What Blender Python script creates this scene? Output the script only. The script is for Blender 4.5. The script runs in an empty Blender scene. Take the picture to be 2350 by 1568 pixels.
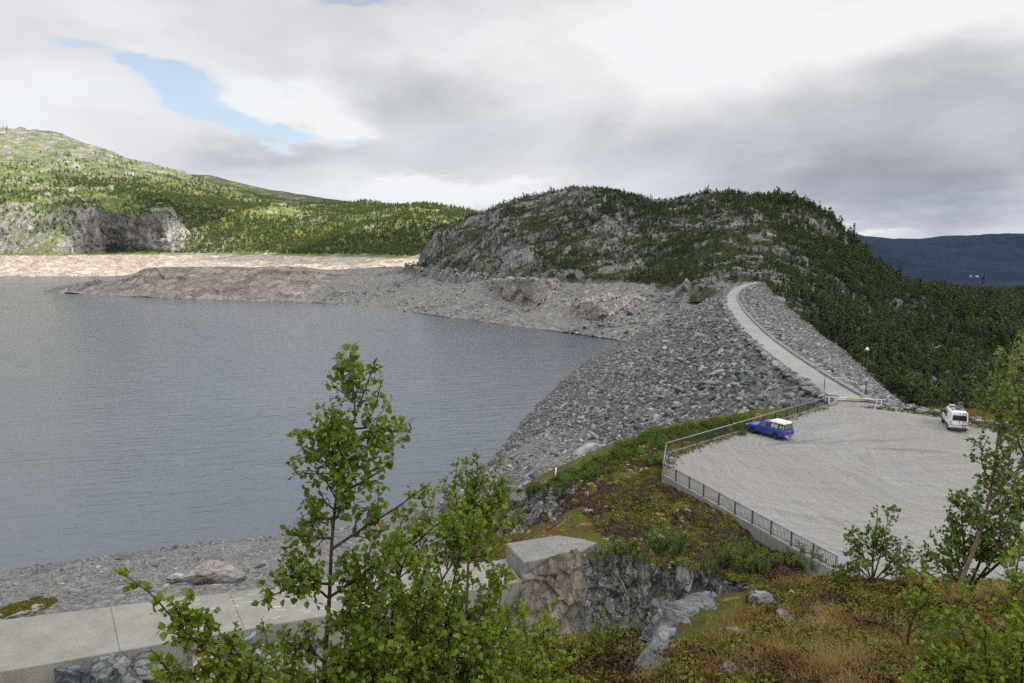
import bpy, bmesh, math, random
import numpy as np
from mathutils import Vector, Matrix, Euler
from mathutils.bvhtree import BVHTree
R = math.radians
sc = bpy.context.scene
COL = sc.collection
rng = np.random.default_rng(7)
random.seed(7)

# ------------------------------------------------------------------ camera
FOC, CX, CY = 2350 * 24 / 36, 1175.0, 784.0      # photo measured on a 2350 px wide copy
PITCH = math.atan((CY - 560) / FOC)
S = 1.26                                          # survey units -> metres
CAMZ = 45 * S
cam = bpy.data.cameras.new('camera')
cam.lens, cam.sensor_width, cam.clip_start, cam.clip_end = 24, 36, 0.05, 60000
camo = bpy.data.objects.new('camera', cam)
COL.objects.link(camo)
camo.location = (0, 0, CAMZ)
camo.rotation_euler = (math.pi / 2 - PITCH, 0, 0)
sc.camera = camo

# ------------------------------------------------------------------ light
SUN_DIR = Vector((-0.60, 0.50, -0.60)).normalized()      # the way the light travels
sun = bpy.data.lights.new('sun', 'SUN')
sun.energy, sun.angle, sun.color = 5.0, R(0.55), (1.0, 0.93, 0.82)
suno = bpy.data.objects.new('sun', sun)
COL.objects.link(suno)
suno.rotation_euler = SUN_DIR.to_track_quat('-Z', 'Y').to_euler()
sc.view_settings.view_transform = 'Standard'
sc.view_settings.look = 'None'
sc.view_settings.exposure = 0.0
sc.view_settings.gamma = 1.0
sc.cycles.use_denoising = False          # the photograph's own fine grain is kept, no smearing
sc.cycles.use_adaptive_sampling = False
sc.cycles.max_bounces = 7
sc.cycles.diffuse_bounces = 3
sc.cycles.transparent_max_bounces = 8
sc.cycles.caustics_reflective = False
sc.cycles.caustics_refractive = False
sc.cycles.sample_clamp_indirect = 2.0


# ------------------------------------------------------------------ node helpers
def nd(nt, typ, _p=None, **kw):
    n = nt.nodes.new('ShaderNode' + typ)
    for k, v in (_p or {}).items():
        setattr(n, k, v)
    for k, v in kw.items():
        s = n.inputs[int(k[1:])] if k[0] == '_' and k[1:].isdigit() else n.inputs[k.replace('_', ' ')]
        if isinstance(v, bpy.types.NodeSocket):
            nt.links.new(v, s)
        else:
            if isinstance(v, tuple) and len(v) == 3 and s.type == 'RGBA':
                v = (*v, 1)
            s.default_value = v
    return n


def mth(nt, op, a, b=0.0, c=None, clamp=False):
    kw = {'_0': a, '_1': b}
    if c is not None:
        kw['_2'] = c
    return nd(nt, 'Math', {'operation': op, 'use_clamp': clamp}, **kw).outputs[0]


def vm(nt, op, a, b=(0, 0, 0)):
    n = nd(nt, 'VectorMath', {'operation': op}, _0=a, _1=b)
    return n.outputs[1] if op in ('DOT_PRODUCT', 'LENGTH', 'DISTANCE') else n.outputs[0]


def mapr(nt, v, a, b, c=0.0, d=1.0, smooth=False):
    return nd(nt, 'MapRange', {'clamp': True, 'interpolation_type': 'SMOOTHSTEP' if smooth else 'LINEAR'},
              Value=v, From_Min=a, From_Max=b, To_Min=c, To_Max=d).outputs[0]


def mixc(nt, f, a, b, blend='MIX'):
    return nd(nt, 'Mix', {'data_type': 'RGBA', 'blend_type': blend}, _0=f, _6=a, _7=b).outputs[2]


def ramp(nt, f, stops, interp='LINEAR'):
    n = nd(nt, 'ValToRGB', None, Fac=f)
    cr = n.color_ramp
    cr.interpolation = interp
    while len(cr.elements) < len(stops):
        cr.elements.new(0.5)
    for e, (p, c) in zip(cr.elements, stops):
        e.position = p
        e.color = (*c, 1) if len(c) == 3 else c
    return n.outputs[0]


def noise(nt, vec, scale, detail=6, rough=0.55, dist=0.0, lac=2.0):
    return nd(nt, 'TexNoise', None, Vector=vec, Scale=scale, Detail=detail, Roughness=rough, Distortion=dist, Lacunarity=lac).outputs[0]


def voro(nt, vec, scale, feature='F1', out='Distance', rand=1.0):
    return nd(nt, 'TexVoronoi', {'feature': feature}, Vector=vec, Scale=scale, Randomness=rand).outputs[out]


def scalev(nt, vec, s):
    return vm(nt, 'MULTIPLY', vec, s)


def new_mat(name):
    m = bpy.data.materials.new(name)
    m.use_nodes = True
    nt = m.node_tree
    nt.nodes.clear()
    out = nt.nodes.new('ShaderNodeOutputMaterial')
    return m, nt, out


def finish(nt, out, base, rough=0.85, bump=None, strength=0.5, dist=0.1, spec=0.3, metallic=0.0, normal=None, coat=0.0):
    b = nd(nt, 'BsdfPrincipled', None, Base_Color=base, Roughness=rough, Metallic=metallic, Specular_IOR_Level=spec, Coat_Weight=coat)
    if bump is not None:
        bn = nd(nt, 'Bump', None, Height=bump, Strength=strength, Distance=dist)
        nt.links.new(bn.outputs[0], b.inputs['Normal'])
    nt.links.new(b.outputs[0], out.inputs[0])
    return b


def wpos(nt):
    return nd(nt, 'NewGeometry').outputs['Position']


def opos(nt):
    return nd(nt, 'TexCoord').outputs['Object']


# ------------------------------------------------------------------ sky
def build_world():
    w = bpy.data.worlds.new('World')
    sc.world = w
    w.use_nodes = True
    nt = w.node_tree
    nt.nodes.clear()
    out = nt.nodes.new('ShaderNodeOutputWorld')
    to_sun = -SUN_DIR
    sky = nd(nt, 'TexSky', {'sky_type': 'NISHITA', 'sun_disc': False,
                            'sun_elevation': math.asin(to_sun.z), 'sun_rotation': math.atan2(to_sun.x, to_sun.y)})
    bg1 = nd(nt, 'Background', None, Color=sky.outputs[0], Strength=0.15)
    d = vm(nt, 'NORMALIZE', nd(nt, 'TexCoord').outputs['Generated'])
    sep = nd(nt, 'SeparateXYZ', None, Vector=d)
    zc = mth(nt, 'MAXIMUM', sep.outputs[2], 0.0)
    zz = mth(nt, 'ADD', zc, 0.22)
    flat = nd(nt, 'CombineXYZ', None, X=mth(nt, 'DIVIDE', sep.outputs[0], zz), Y=mth(nt, 'DIVIDE', sep.outputs[1], zz), Z=mth(nt, 'MULTIPLY', zc, 2.0)).outputs[0]
    puff = scalev(nt, d, (1.0, 1.0, 2.1))
    n_big = noise(nt, vm(nt, 'ADD', puff, (3.1, 0.7, 0.2)), 2.1, 7, 0.50, 0.35)
    n_mid = noise(nt, vm(nt, 'ADD', puff, (5.3, 1.7, 0.4)), 5.2, 8, 0.52, 0.45)
    n_warp = nd(nt, 'TexNoise', None, Vector=flat, Scale=1.6, Detail=6, Roughness=0.6).outputs[1]
    dw = vm(nt, 'ADD', d, scalev(nt, vm(nt, 'SUBTRACT', n_warp, (0.5, 0.5, 0.5)), (0.22, 0.0, 0.13)))

    def sdir(u, v):
        x, y = (u - CX) / FOC, -(v - CY) / FOC
        c, s = math.cos(PITCH), math.sin(PITCH)
        return Vector((x, c + y * s, -s + y * c)).normalized()

    def blob(u, v, ru, rv, vec=None):
        q = vm(nt, 'SUBTRACT', vec or dw, tuple(sdir(u, v)))
        q = scalev(nt, q, (FOC / ru, FOC / ru, FOC / rv))
        l = vm(nt, 'LENGTH', q)
        return mapr(nt, l, 1.35, 0.35, 0, 1, True)

    def total(items):
        acc = None
        for it in items:
            w_ = it[4] if len(it) > 4 else 1.0
            b = mth(nt, 'MULTIPLY', blob(*it[:4]), w_)
            acc = b if acc is None else mth(nt, 'ADD', acc, b)
        return acc
    # brightness of the cloud deck
    base = mth(nt, 'ADD', mapr(nt, n_big, 0.32, 0.68, 0.66, 0.86), mapr(nt, n_mid, 0.3, 0.7, -0.085, 0.085))
    bright = total([(350, 60, 700, 160, .07), (120, 270, 300, 90, .03), (1600, 110, 420, 110, .12), (720, 255, 130, 60, .22), (560, 215, 60, 30, .12),
                    (1080, 450, 260, 32, .26), (1960, 528, 90, 16, .20), (2250, 30, 300, 60, .16), (1000, 160, 260, 100, .06)])
    dark = total([(2150, 350, 480, 140, .21), (2250, 470, 330, 60, .09), (1430, 330, 300, 60, .08), (900, 215, 160, 55, .13), (1060, 300, 160, 40, .08),
                  (860, 360, 300, 50, .10), (1900, 420, 400, 70, .10), (620, 350, 150, 30, .07), (2330, 180, 200, 120, .12)])
    br = mth(nt, 'SUBTRACT', mth(nt, 'ADD', base, bright), dark)
    br = mth(nt, 'MINIMUM', mth(nt, 'MAXIMUM', br, 0.25), 0.93)
    tint = ramp(nt, br, [(0.0, (0.91, 0.965, 1.05)), (0.38, (0.935, 0.97, 1.025)), (0.62, (0.965, 0.985, 1.02)), (0.85, (1.0, 1.0, 1.0))])
    ccol = mixc(nt, 1.0, tint, nd(nt, 'CombineColor', None, Red=br, Green=br, Blue=br).outputs[0], 'MULTIPLY')
    # an overcast sky is brightest overhead
    bg2 = nd(nt, 'Background', None, Color=ccol, Strength=mapr(nt, sep.outputs[2], 0.34, 0.95, 1.0, 2.5))
    blue = total([(335, 172, 62, 20), (425, 212, 85, 32), (510, 256, 85, 27), (600, 292, 80, 15), (205, 126, 70, 14, .6),
                  (830, 8, 90, 14, .7), (760, 315, 60, 14, .5)])
    nb = mth(nt, 'ADD', blue, mapr(nt, n_mid, 0.3, 0.7, -0.22, 0.22))
    cover = mapr(nt, nb, -0.05, 1.25, 1.0, 0.0, True)
    cover = mth(nt, 'MAXIMUM', cover, 0.36)
    mx = nd(nt, 'MixShader', None, Fac=cover)
    nt.links.new(bg1.outputs[0], mx.inputs[1])
    nt.links.new(bg2.outputs[0], mx.inputs[2])
    nt.links.new(mx.outputs[0], out.inputs[0])


build_world()


# ------------------------------------------------------------------ geometry helpers
def rays(u, v):
    u, v = np.asarray(u, float), np.asarray(v, float)
    x, y = (u - CX) / FOC, -(v - CY) / FOC
    c, s = math.cos(PITCH), math.sin(PITCH)
    return np.stack([x, c + y * s, -s + y * c], -1)


def Pm(u, v, Z):                      # a sight line of the photo met at Z metres ahead
    d = rays(u, v)
    return d * (np.asarray(Z, float) / d[..., 1])[..., None] + np.array([0, 0, CAMZ])


def P(u, v, Z):
    return Pm(u, v, np.asarray(Z, float) * S)


def on(u, v, z):                      # ... met at survey height z
    d = rays(u, v)
    t = (z * S - CAMZ) / d[..., 2]
    return d * np.asarray(t)[..., None] + np.array([0, 0, CAMZ])


def Zat(u, v, z):
    return float(on(u, v, z)[1]) / S


def proj(p):
    p = np.asarray(p, float) - np.array([0, 0, CAMZ])
    c, s = math.cos(PITCH), math.sin(PITCH)
    f = p[..., 1] * c - p[..., 2] * s
    y = p[..., 1] * s + p[..., 2] * c
    f = np.where(np.abs(f) < 1e-6, 1e-6, f)
    return CX + FOC * p[..., 0] / f, CY - FOC * y / f, f


def _hash(ix, iy, iz, s):
    n = (ix.astype(np.int64) * 374761393 + iy.astype(np.int64) * 668265263 + iz.astype(np.int64) * 1274126177 + s * 974711) & 0xFFFFFFFF
    n = ((n ^ (n >> 13)) * 1274126177) & 0xFFFFFFFF
    n = ((n ^ (n >> 16)) * 2246822519) & 0xFFFFFFFF
    return ((n ^ (n >> 15)) & 0xFFFFFF) / float(0x1000000)


def vnoise(p, s=0):
    i = np.floor(p).astype(np.int64)
    f = p - i
    f = f * f * (3 - 2 * f)
    r = 0
    for dx in (0, 1):
        wx = f[:, 0] if dx else 1 - f[:, 0]
        for dy in (0, 1):
            wy = f[:, 1] if dy else 1 - f[:, 1]
            for dz in (0, 1):
                wz = f[:, 2] if dz else 1 - f[:, 2]
                r = r + wx * wy * wz * _hash(i[:, 0] + dx, i[:, 1] + dy, i[:, 2] + dz, s)
    return r * 2 - 1


def fbm(p, octaves=4, s=0, gain=0.5):
    a, r, q = 1.0, 0, np.array(p, float)
    for k in range(octaves):
        r = r + a * vnoise(q, s + k * 17)
        a *= gain
        q = q * 2.03 + 11.3
    return r


def facet(p, s=0, tilt=0.6):          # random tilted planes per cell: jointed rock
    i = np.floor(p).astype(np.int64)
    best = np.full(len(p), 1e9)
    val = np.zeros(len(p))
    for dx in (-1, 0, 1):
        for dy in (-1, 0, 1):
            for dz in (-1, 0, 1):
                a, b, c = i[:, 0] + dx, i[:, 1] + dy, i[:, 2] + dz
                fx = np.stack([a + _hash(a, b, c, s + 1), b + _hash(a, b, c, s + 2), c + _hash(a, b, c, s + 3)], 1)
                d = p - fx
                dd = (d * d).sum(1)
                off = _hash(a, b, c, s + 4) - 0.5
                n = np.stack([_hash(a, b, c, s + 5) - .5, _hash(a, b, c, s + 6) - .5, _hash(a, b, c, s + 7) - .5], 1)
                h = off + tilt * 2 * (d * n).sum(1)
                m = dd < best
                best = np.where(m, dd, best)
                val = np.where(m, h, val)
    return val


def make_mesh(name, V, F, mat=None, smooth=True, tint=None, idx=None):
    V = np.ascontiguousarray(V, np.float32)
    F = np.ascontiguousarray(F, np.int32)
    me = bpy.data.meshes.new(name)
    m, k = F.shape
    me.vertices.add(len(V))
    me.vertices.foreach_set('co', V.ravel())
    me.loops.add(m * k)
    me.loops.foreach_set('vertex_index', F.ravel())
    me.polygons.add(m)
    me.polygons.foreach_set('loop_start', np.arange(0, m * k, k, dtype=np.int32))
    me.update(calc_edges=True)
    me.validate()
    if smooth:
        me.polygons.foreach_set('use_smooth', np.ones(len(me.polygons), bool))
    for mm in ([mat] if not isinstance(mat, (list, tuple)) else mat):
        if mm:
            me.materials.append(mm)
    if idx is not None:
        me.polygons.foreach_set('material_index', np.asarray(idx, np.int32))
    if tint is not None:
        a = me.attributes.new('tint', 'FLOAT', 'FACE')
        a.data.foreach_set('value', np.asarray(tint, np.float32))
    return me


def link(name, me, parent=None, **tags):
    o = bpy.data.objects.new(name, me)
    COL.objects.link(o)
    if parent is not None:
        o.parent = parent
    tag(o, **tags)
    return o


def tag(o, label=None, cat=None, group=None, kind=None):
    for k, v in (('label', label), ('category', cat), ('group', group), ('kind', kind)):
        if v:
            o[k] = v
    return o


def thing(name, label, cat, loc=(0, 0, 0), rotz=0.0, group=None):
    o = bpy.data.objects.new(name, None)
    o.empty_display_size = 0.2
    COL.objects.link(o)
    o.location = tuple(float(c) for c in loc)
    o.rotation_euler = (0, 0, rotz)
    return tag(o, label, cat, group)


def grid_faces(nr, nc):
    a = np.arange(nr * nc).reshape(nr, nc)
    return np.stack([a[:-1, :-1].ravel(), a[:-1, 1:].ravel(), a[1:, 1:].ravel(), a[1:, :-1].ravel()], 1)


def grid_normals(G):
    du = np.gradient(G, axis=1)
    dv = np.gradient(G, axis=0)
    n = np.cross(du, dv)
    n /= np.linalg.norm(n, axis=2, keepdims=True) + 1e-9
    n[n[..., 2] < 0] *= -1
    return n


def loft(curves, segs, us, metres=False):
    """curves from near to far, each a list of (u, v, Z) with Z a number or ('z', height)."""
    rows = []
    for c in curves:
        cu = np.array([q[0] for q in c], float)
        pts = []
        for q in c:
            if isinstance(q[2], tuple):
                pts.append(on(q[0], q[1], q[2][1]))
            else:
                pts.append(Pm(q[0], q[1], q[2]) if metres else P(q[0], q[1], q[2]))
        pts = np.array(pts)
        # interpolate depth and height separately so that columns keep their sight line
        Y = np.interp(us, cu, pts[:, 1])
        zz = np.interp(us, cu, pts[:, 2])
        # X from the column's azimuth
        xs = np.interp(us, cu, pts[:, 0] / pts[:, 1]) * Y
        rows.append(np.stack([xs, Y, zz], 1))
    out = []
    for k in range(len(rows) - 1):
        n = segs[k]
        for t in np.arange(n) / n:
            out.append(rows[k] * (1 - t) + rows[k + 1] * t)
    out.append(rows[-1])
    return np.array(out)


def smooth_rows(G, it=2):
    for _ in range(it):
        G[1:-1] = (G[:-2] + 2 * G[1:-1] + G[2:]) / 4
    return G


def smooth_cols(G, it=2):
    for _ in range(it):
        G[:, 1:-1] = (G[:, :-2] + 2 * G[:, 1:-1] + G[:, 2:]) / 4
    return G


STATIC = []                            # (V, F) of the ground pieces for ray casting


def add_static(V, F):
    STATIC.append((np.asarray(V, float).reshape(-1, 3), np.asarray(F)))


_bvh = {}


def bvh():
    if _bvh.get('n') != len(STATIC):
        vs, fs, o = [], [], 0
        for V, F in STATIC:
            vs.append(V)
            fs.append(F + o)
            o += len(V)
        V = np.concatenate(vs).tolist()
        F = [f for q in fs for f in q.tolist()]
        _bvh['t'] = BVHTree.FromPolygons(V, F)
        _bvh['n'] = len(STATIC)
    return _bvh['t']


def pick(u, v):                        # the ground point seen at a pixel
    d = rays(u, v)
    h = bvh().ray_cast(Vector((0, 0, CAMZ)), Vector(d).normalized())
    return h[0], h[1]


def drop(x, y, z=900.0):               # the ground under a point
    h = bvh().ray_cast(Vector((x, y, z)), Vector((0, 0, -1)))
    return h[0], h[1]


class MB:
    """collects boxes, bars, tubes and prisms into one mesh"""
    def __init__(self):
        self.bm = bmesh.new()

    def box(self, c, s, rot=None, bevel=0.0):
        r = bmesh.ops.create_cube(self.bm, size=1.0)
        vs = r['verts']
        M = Matrix.Translation(Vector(c)) @ (rot.to_4x4() if rot else Matrix()) @ Matrix.Diagonal((*s, 1))
        bmesh.ops.transform(self.bm, matrix=M, verts=vs)
        if bevel:
            es = {e for v in vs for e in v.link_edges}
            bmesh.ops.bevel(self.bm, geom=list(es), offset=bevel, segments=2, affect='EDGES')
        return self

    def bar(self, a, b, w, h=None):
        a, b = Vector(a), Vector(b)
        d = b - a
        q = d.to_track_quat('X', 'Z').to_matrix()
        return self.box((a + b) / 2, (d.length, w, h or w), q)

    def tube(self, pts, rad, n=8, caps=True):
        pts = [Vector(p) for p in pts]
        rads = rad if isinstance(rad, (list, tuple)) else [rad] * len(pts)
        prev = None
        up = Vector((0.31, 0.17, 0.93))
        for i, p in enumerate(pts):
            t = (pts[min(i + 1, len(pts) - 1)] - pts[max(i - 1, 0)]).normalized()
            a = t.cross(up)
            if a.length < 1e-3:
                a = t.cross(Vector((1, 0, 0)))
            a.normalize()
            b = t.cross(a)
            ring = [self.bm.verts.new(p + (a * math.cos(2 * math.pi * k / n) + b * math.sin(2 * math.pi * k / n)) * rads[i]) for k in range(n)]
            if prev:
                for k in range(n):
                    self.bm.faces.new((prev[k], prev[(k + 1) % n], ring[(k + 1) % n], ring[k]))
            elif caps:
                self.bm.faces.new(ring[::-1])
            prev = ring
        if caps:
            self.bm.faces.new(prev)
        return self

    def prism(self, pts, h, axis=2):
        """closed polygon pts (3-D) pushed along vector h"""
        h = Vector(h)
        lo = [self.bm.verts.new(Vector(p)) for p in pts]
        hi = [self.bm.verts.new(Vector(p) + h) for p in pts]
        n = len(pts)
        self.bm.faces.new(lo[::-1])
        self.bm.faces.new(hi)
        for k in range(n):
            self.bm.faces.new((lo[k], lo[(k + 1) % n], hi[(k + 1) % n], hi[k]))
        return self

    def sections(self, secs):
        """skin rings of equal length and cap both ends"""
        prev = None
        for ring in secs:
            r = [self.bm.verts.new(Vector(p)) for p in ring]
            n = len(r)
            if prev:
                for k in range(n):
                    self.bm.faces.new((prev[k], prev[(k + 1) % n], r[(k + 1) % n], r[k]))
            else:
                self.bm.faces.new(r[::-1])
            prev = r
        self.bm.faces.new(prev)
        return self

    def build(self, name, mat, parent=None, smooth=False, angle=None, **tags):
        bmesh.ops.recalc_face_normals(self.bm, faces=self.bm.faces[:])
        me = bpy.data.meshes.new(name)
        self.bm.to_mesh(me)
        self.bm.free()
        me.materials.append(mat)
        if smooth:
            me.polygons.foreach_set('use_smooth', np.ones(len(me.polygons), bool))
            if angle:
                me.set_sharp_from_angle(angle=R(angle))
        return link(name, me, parent, **tags)
# ------------------------------------------------------------------ materials
M = {}
_a, _b, _c = [on(u, v, 27.5) for u, v in ((1985, 1012), (2090, 1035), (1830, 1015))]
LOT_MARKS = [((float(_a[0]), float(_a[1]), 0), 0.10, 11.0, .55), ((float(_b[0]), float(_b[1]), 0), -0.25, 6.0, .9), ((float(_c[0]), float(_c[1]), 0), 0.35, 7.0, .45)]


def plain(name, col, rough=0.6, spec=0.4, metallic=0.0, var=0.0, scale=3.0, coat=0.0):
    m, nt, out = new_mat(name)
    c = col
    if var:
        n = noise(nt, opos(nt), scale, 5)
        k = mapr(nt, n, 0.3, 0.7, 1 - var, 1 + var)
        c = mixc(nt, 1.0, (*col, 1), nd(nt, 'CombineColor', None, Red=k, Green=k, Blue=k).outputs[0], 'MULTIPLY')
    else:
        c = (*col, 1)
    finish(nt, out, c, rough, spec=spec, metallic=metallic, coat=coat)
    M[name] = m
    return m


def mat_water():
    m, nt, out = new_mat('water')
    p = wpos(nt)
    rot = nd(nt, 'VectorRotate', {'rotation_type': 'Z_AXIS'}, Vector=p, Angle=R(-14)).outputs[0]
    w1 = noise(nt, scalev(nt, rot, (0.055, 0.40, 1)), 1.0, 3, 0.5, 0.5)
    w2 = noise(nt, scalev(nt, rot, (0.22, 1.1, 1)), 1.0, 3, 0.5, 0.3)
    gust = noise(nt, scalev(nt, rot, (0.008, 0.02, 1)), 1.0, 4, 0.5, 0.4)
    h = mth(nt, 'ADD', mth(nt, 'MULTIPLY', w1, 0.8), mth(nt, 'MULTIPLY', w2, 0.3))
    b = nd(nt, 'BsdfPrincipled', None, Base_Color=(0.086, 0.104, 0.128, 1), IOR=1.42, Specular_IOR_Level=0.5)
    nt.links.new(mapr(nt, gust, 0.35, 0.65, 0.12, 0.18), b.inputs['Roughness'])
    bn = nd(nt, 'Bump', None, Height=h, Distance=0.55)
    nt.links.new(mapr(nt, gust, 0.35, 0.65, 0.8, 1.0), bn.inputs['Strength'])
    nt.links.new(bn.outputs[0], b.inputs['Normal'])
    nt.links.new(b.outputs[0], out.inputs[0])
    M['water'] = m


def rock_nodes(nt, p, scale, stops, crack=1.0, strat=(1, 1, 1)):
    """returns colour socket, height socket"""
    ps = scalev(nt, p, tuple(scale * s for s in strat))
    n1 = noise(nt, ps, 1.0, 9, 0.62, 0.4)
    n2 = noise(nt, ps, 4.2, 7, 0.65, 0.2)
    v = voro(nt, vm(nt, 'ADD', ps, scalev(nt, nd(nt, 'TexNoise', None, Vector=ps, Scale=1.3, Detail=4).outputs[1], (0.6, 0.6, 0.6))), 1.3, 'DISTANCE_TO_EDGE')
    brk = mapr(nt, noise(nt, ps, 2.1, 4, 0.6), 0.45, 0.58)
    ck = mth(nt, 'MAXIMUM', mapr(nt, v, 0.0, 0.035, 0.0, 1.0), brk)
    t = mth(nt, 'ADD', mth(nt, 'MULTIPLY', n1, 0.6), mth(nt, 'MULTIPLY', n2, 0.4))
    col = ramp(nt, t, stops)
    k = mapr(nt, ck, 0, 1, 1 - 0.5 * crack, 1)
    col = mixc(nt, 1.0, col, nd(nt, 'CombineColor', None, Red=k, Green=k, Blue=k).outputs[0], 'MULTIPLY')
    wp = vm(nt, 'ADD', scalev(nt, ps, (1.9, 1.9, 1.9)), scalev(nt, nd(nt, 'TexNoise', None, Vector=ps, Scale=2.3, Detail=5).outputs[1], (1.1, 1.1, 1.1)))
    cell = nd(nt, 'SeparateColor', None, Color=voro(nt, wp, 1.0, 'F1', 'Color')).outputs[0]
    ce = voro(nt, wp, 1.0, 'DISTANCE_TO_EDGE')
    gap = mapr(nt, ce, 0.0, 0.07, 1 - 0.55 * crack, 1.0)
    kk = mth(nt, 'MULTIPLY', mapr(nt, cell, 0, 1, 1 - .34 * crack, 1 + .34 * crack), gap)
    col = mixc(nt, 1.0, col, nd(nt, 'CombineColor', None, Red=kk, Green=kk, Blue=kk).outputs[0], 'MULTIPLY')
    h = mth(nt, 'ADD', mth(nt, 'ADD', t, mth(nt, 'MULTIPLY', cell, .35 * crack)), mth(nt, 'MULTIPLY', mapr(nt, ce, 0, .1), 0.25 * crack))
    return col, h, n1, n2


def mat_rock(name, scale, stops, crack=1.0, strength=0.7, dist=None, strat=(1, 1, 1), lichen=None, moss=None, world=True, cap=None):
    m, nt, out = new_mat(name)
    p = wpos(nt) if world else opos(nt)
    col, h, n1, n2 = rock_nodes(nt, p, scale, stops, crack, strat)
    if lichen:
        l = noise(nt, p, lichen[1], 6, 0.7)
        col = mixc(nt, mapr(nt, l, 0.60, 0.68, 0, lichen[2]), col, (*lichen[0], 1))
    if moss:
        nz = nd(nt, 'SeparateXYZ', None, Vector=nd(nt, 'NewGeometry').outputs['Normal']).outputs[2]
        k = mth(nt, 'MULTIPLY', mapr(nt, nz, 0.55, 0.9), mapr(nt, noise(nt, p, moss[1], 5, 0.6), 0.48, 0.60))
        mc = mixc(nt, mapr(nt, noise(nt, p, moss[1] * 4, 4), 0.35, 0.65), (*moss[0], 1), (0.06, 0.035, 0.02, 1))
        col = mixc(nt, k, col, mc)
    if cap:
        nz = nd(nt, 'SeparateXYZ', None, Vector=nd(nt, 'NewGeometry').outputs['Normal']).outputs[2]
        k = mapr(nt, mth(nt, 'ADD', nz, mth(nt, 'MULTIPLY', mth(nt, 'SUBTRACT', n1, .5), .8)), .62, .80)
        col = mixc(nt, k, col, mixc(nt, 1.0, (*cap, 1), greyc(nt, mapr(nt, n2, .3, .7, .7, 1.25)), 'MULTIPLY'))
    finish(nt, out, col, 0.88, h, strength, dist or 0.5 / scale * 0.35, 0.2)
    M[name] = m
    return m


def mat_stone(name, cols, scale=1.2):
    """loose stones: one hue per stone, fine grain"""
    m, nt, out = new_mat(name)
    p = opos(nt)
    rnd = nd(nt, 'ObjectInfo').outputs['Random']
    n = noise(nt, vm(nt, 'ADD', p, nd(nt, 'CombineXYZ', None, X=mth(nt, 'MULTIPLY', rnd, 91.0), Y=rnd, Z=rnd).outputs[0]), scale, 8, 0.65)
    c = ramp(nt, rnd, cols, 'CONSTANT')
    k = mapr(nt, n, 0.3, 0.7, 0.58, 1.45)
    c = mixc(nt, 1.0, c, nd(nt, 'CombineColor', None, Red=k, Green=k, Blue=k).outputs[0], 'MULTIPLY')
    finish(nt, out, c, 0.9, n, 0.5, 0.15, 0.2)
    M[name] = m


def mat_leaf(name, ca, cb, cc=None, trans=0.35, scale=1.0, spec=0.3, rough=0.55, odd=0.0):
    """ca..cb by per-object and per-leaf chance, cc the odd yellow leaf"""
    m, nt, out = new_mat(name)
    rnd = nd(nt, 'ObjectInfo').outputs['Random']
    tint = nd(nt, 'Attribute', {'attribute_name': 'tint'}).outputs['Fac']
    f = mth(nt, 'ADD', mth(nt, 'MULTIPLY', rnd, 0.55), mth(nt, 'MULTIPLY', tint, 0.45))
    c = mixc(nt, f, (*ca, 1), (*cb, 1))
    if cc:
        c = mixc(nt, mapr(nt, tint, 0.9945 - odd, 0.9965), c, (*cc, 1))
    b = nd(nt, 'BsdfPrincipled', None, Base_Color=c, Roughness=rough, Specular_IOR_Level=spec)
    t = nd(nt, 'BsdfTranslucent', None, Color=mixc(nt, 1.0, c, (1.25, 1.2, 0.55, 1), 'MULTIPLY'))
    mx = nd(nt, 'MixShader', None, Fac=trans)
    nt.links.new(b.outputs[0], mx.inputs[1])
    nt.links.new(t.outputs[0], mx.inputs[2])
    nt.links.new(mx.outputs[0], out.inputs[0])
    M[name] = m


def greyc(nt, k):
    return nd(nt, 'CombineColor', None, Red=k, Green=k, Blue=k).outputs[0]


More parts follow.
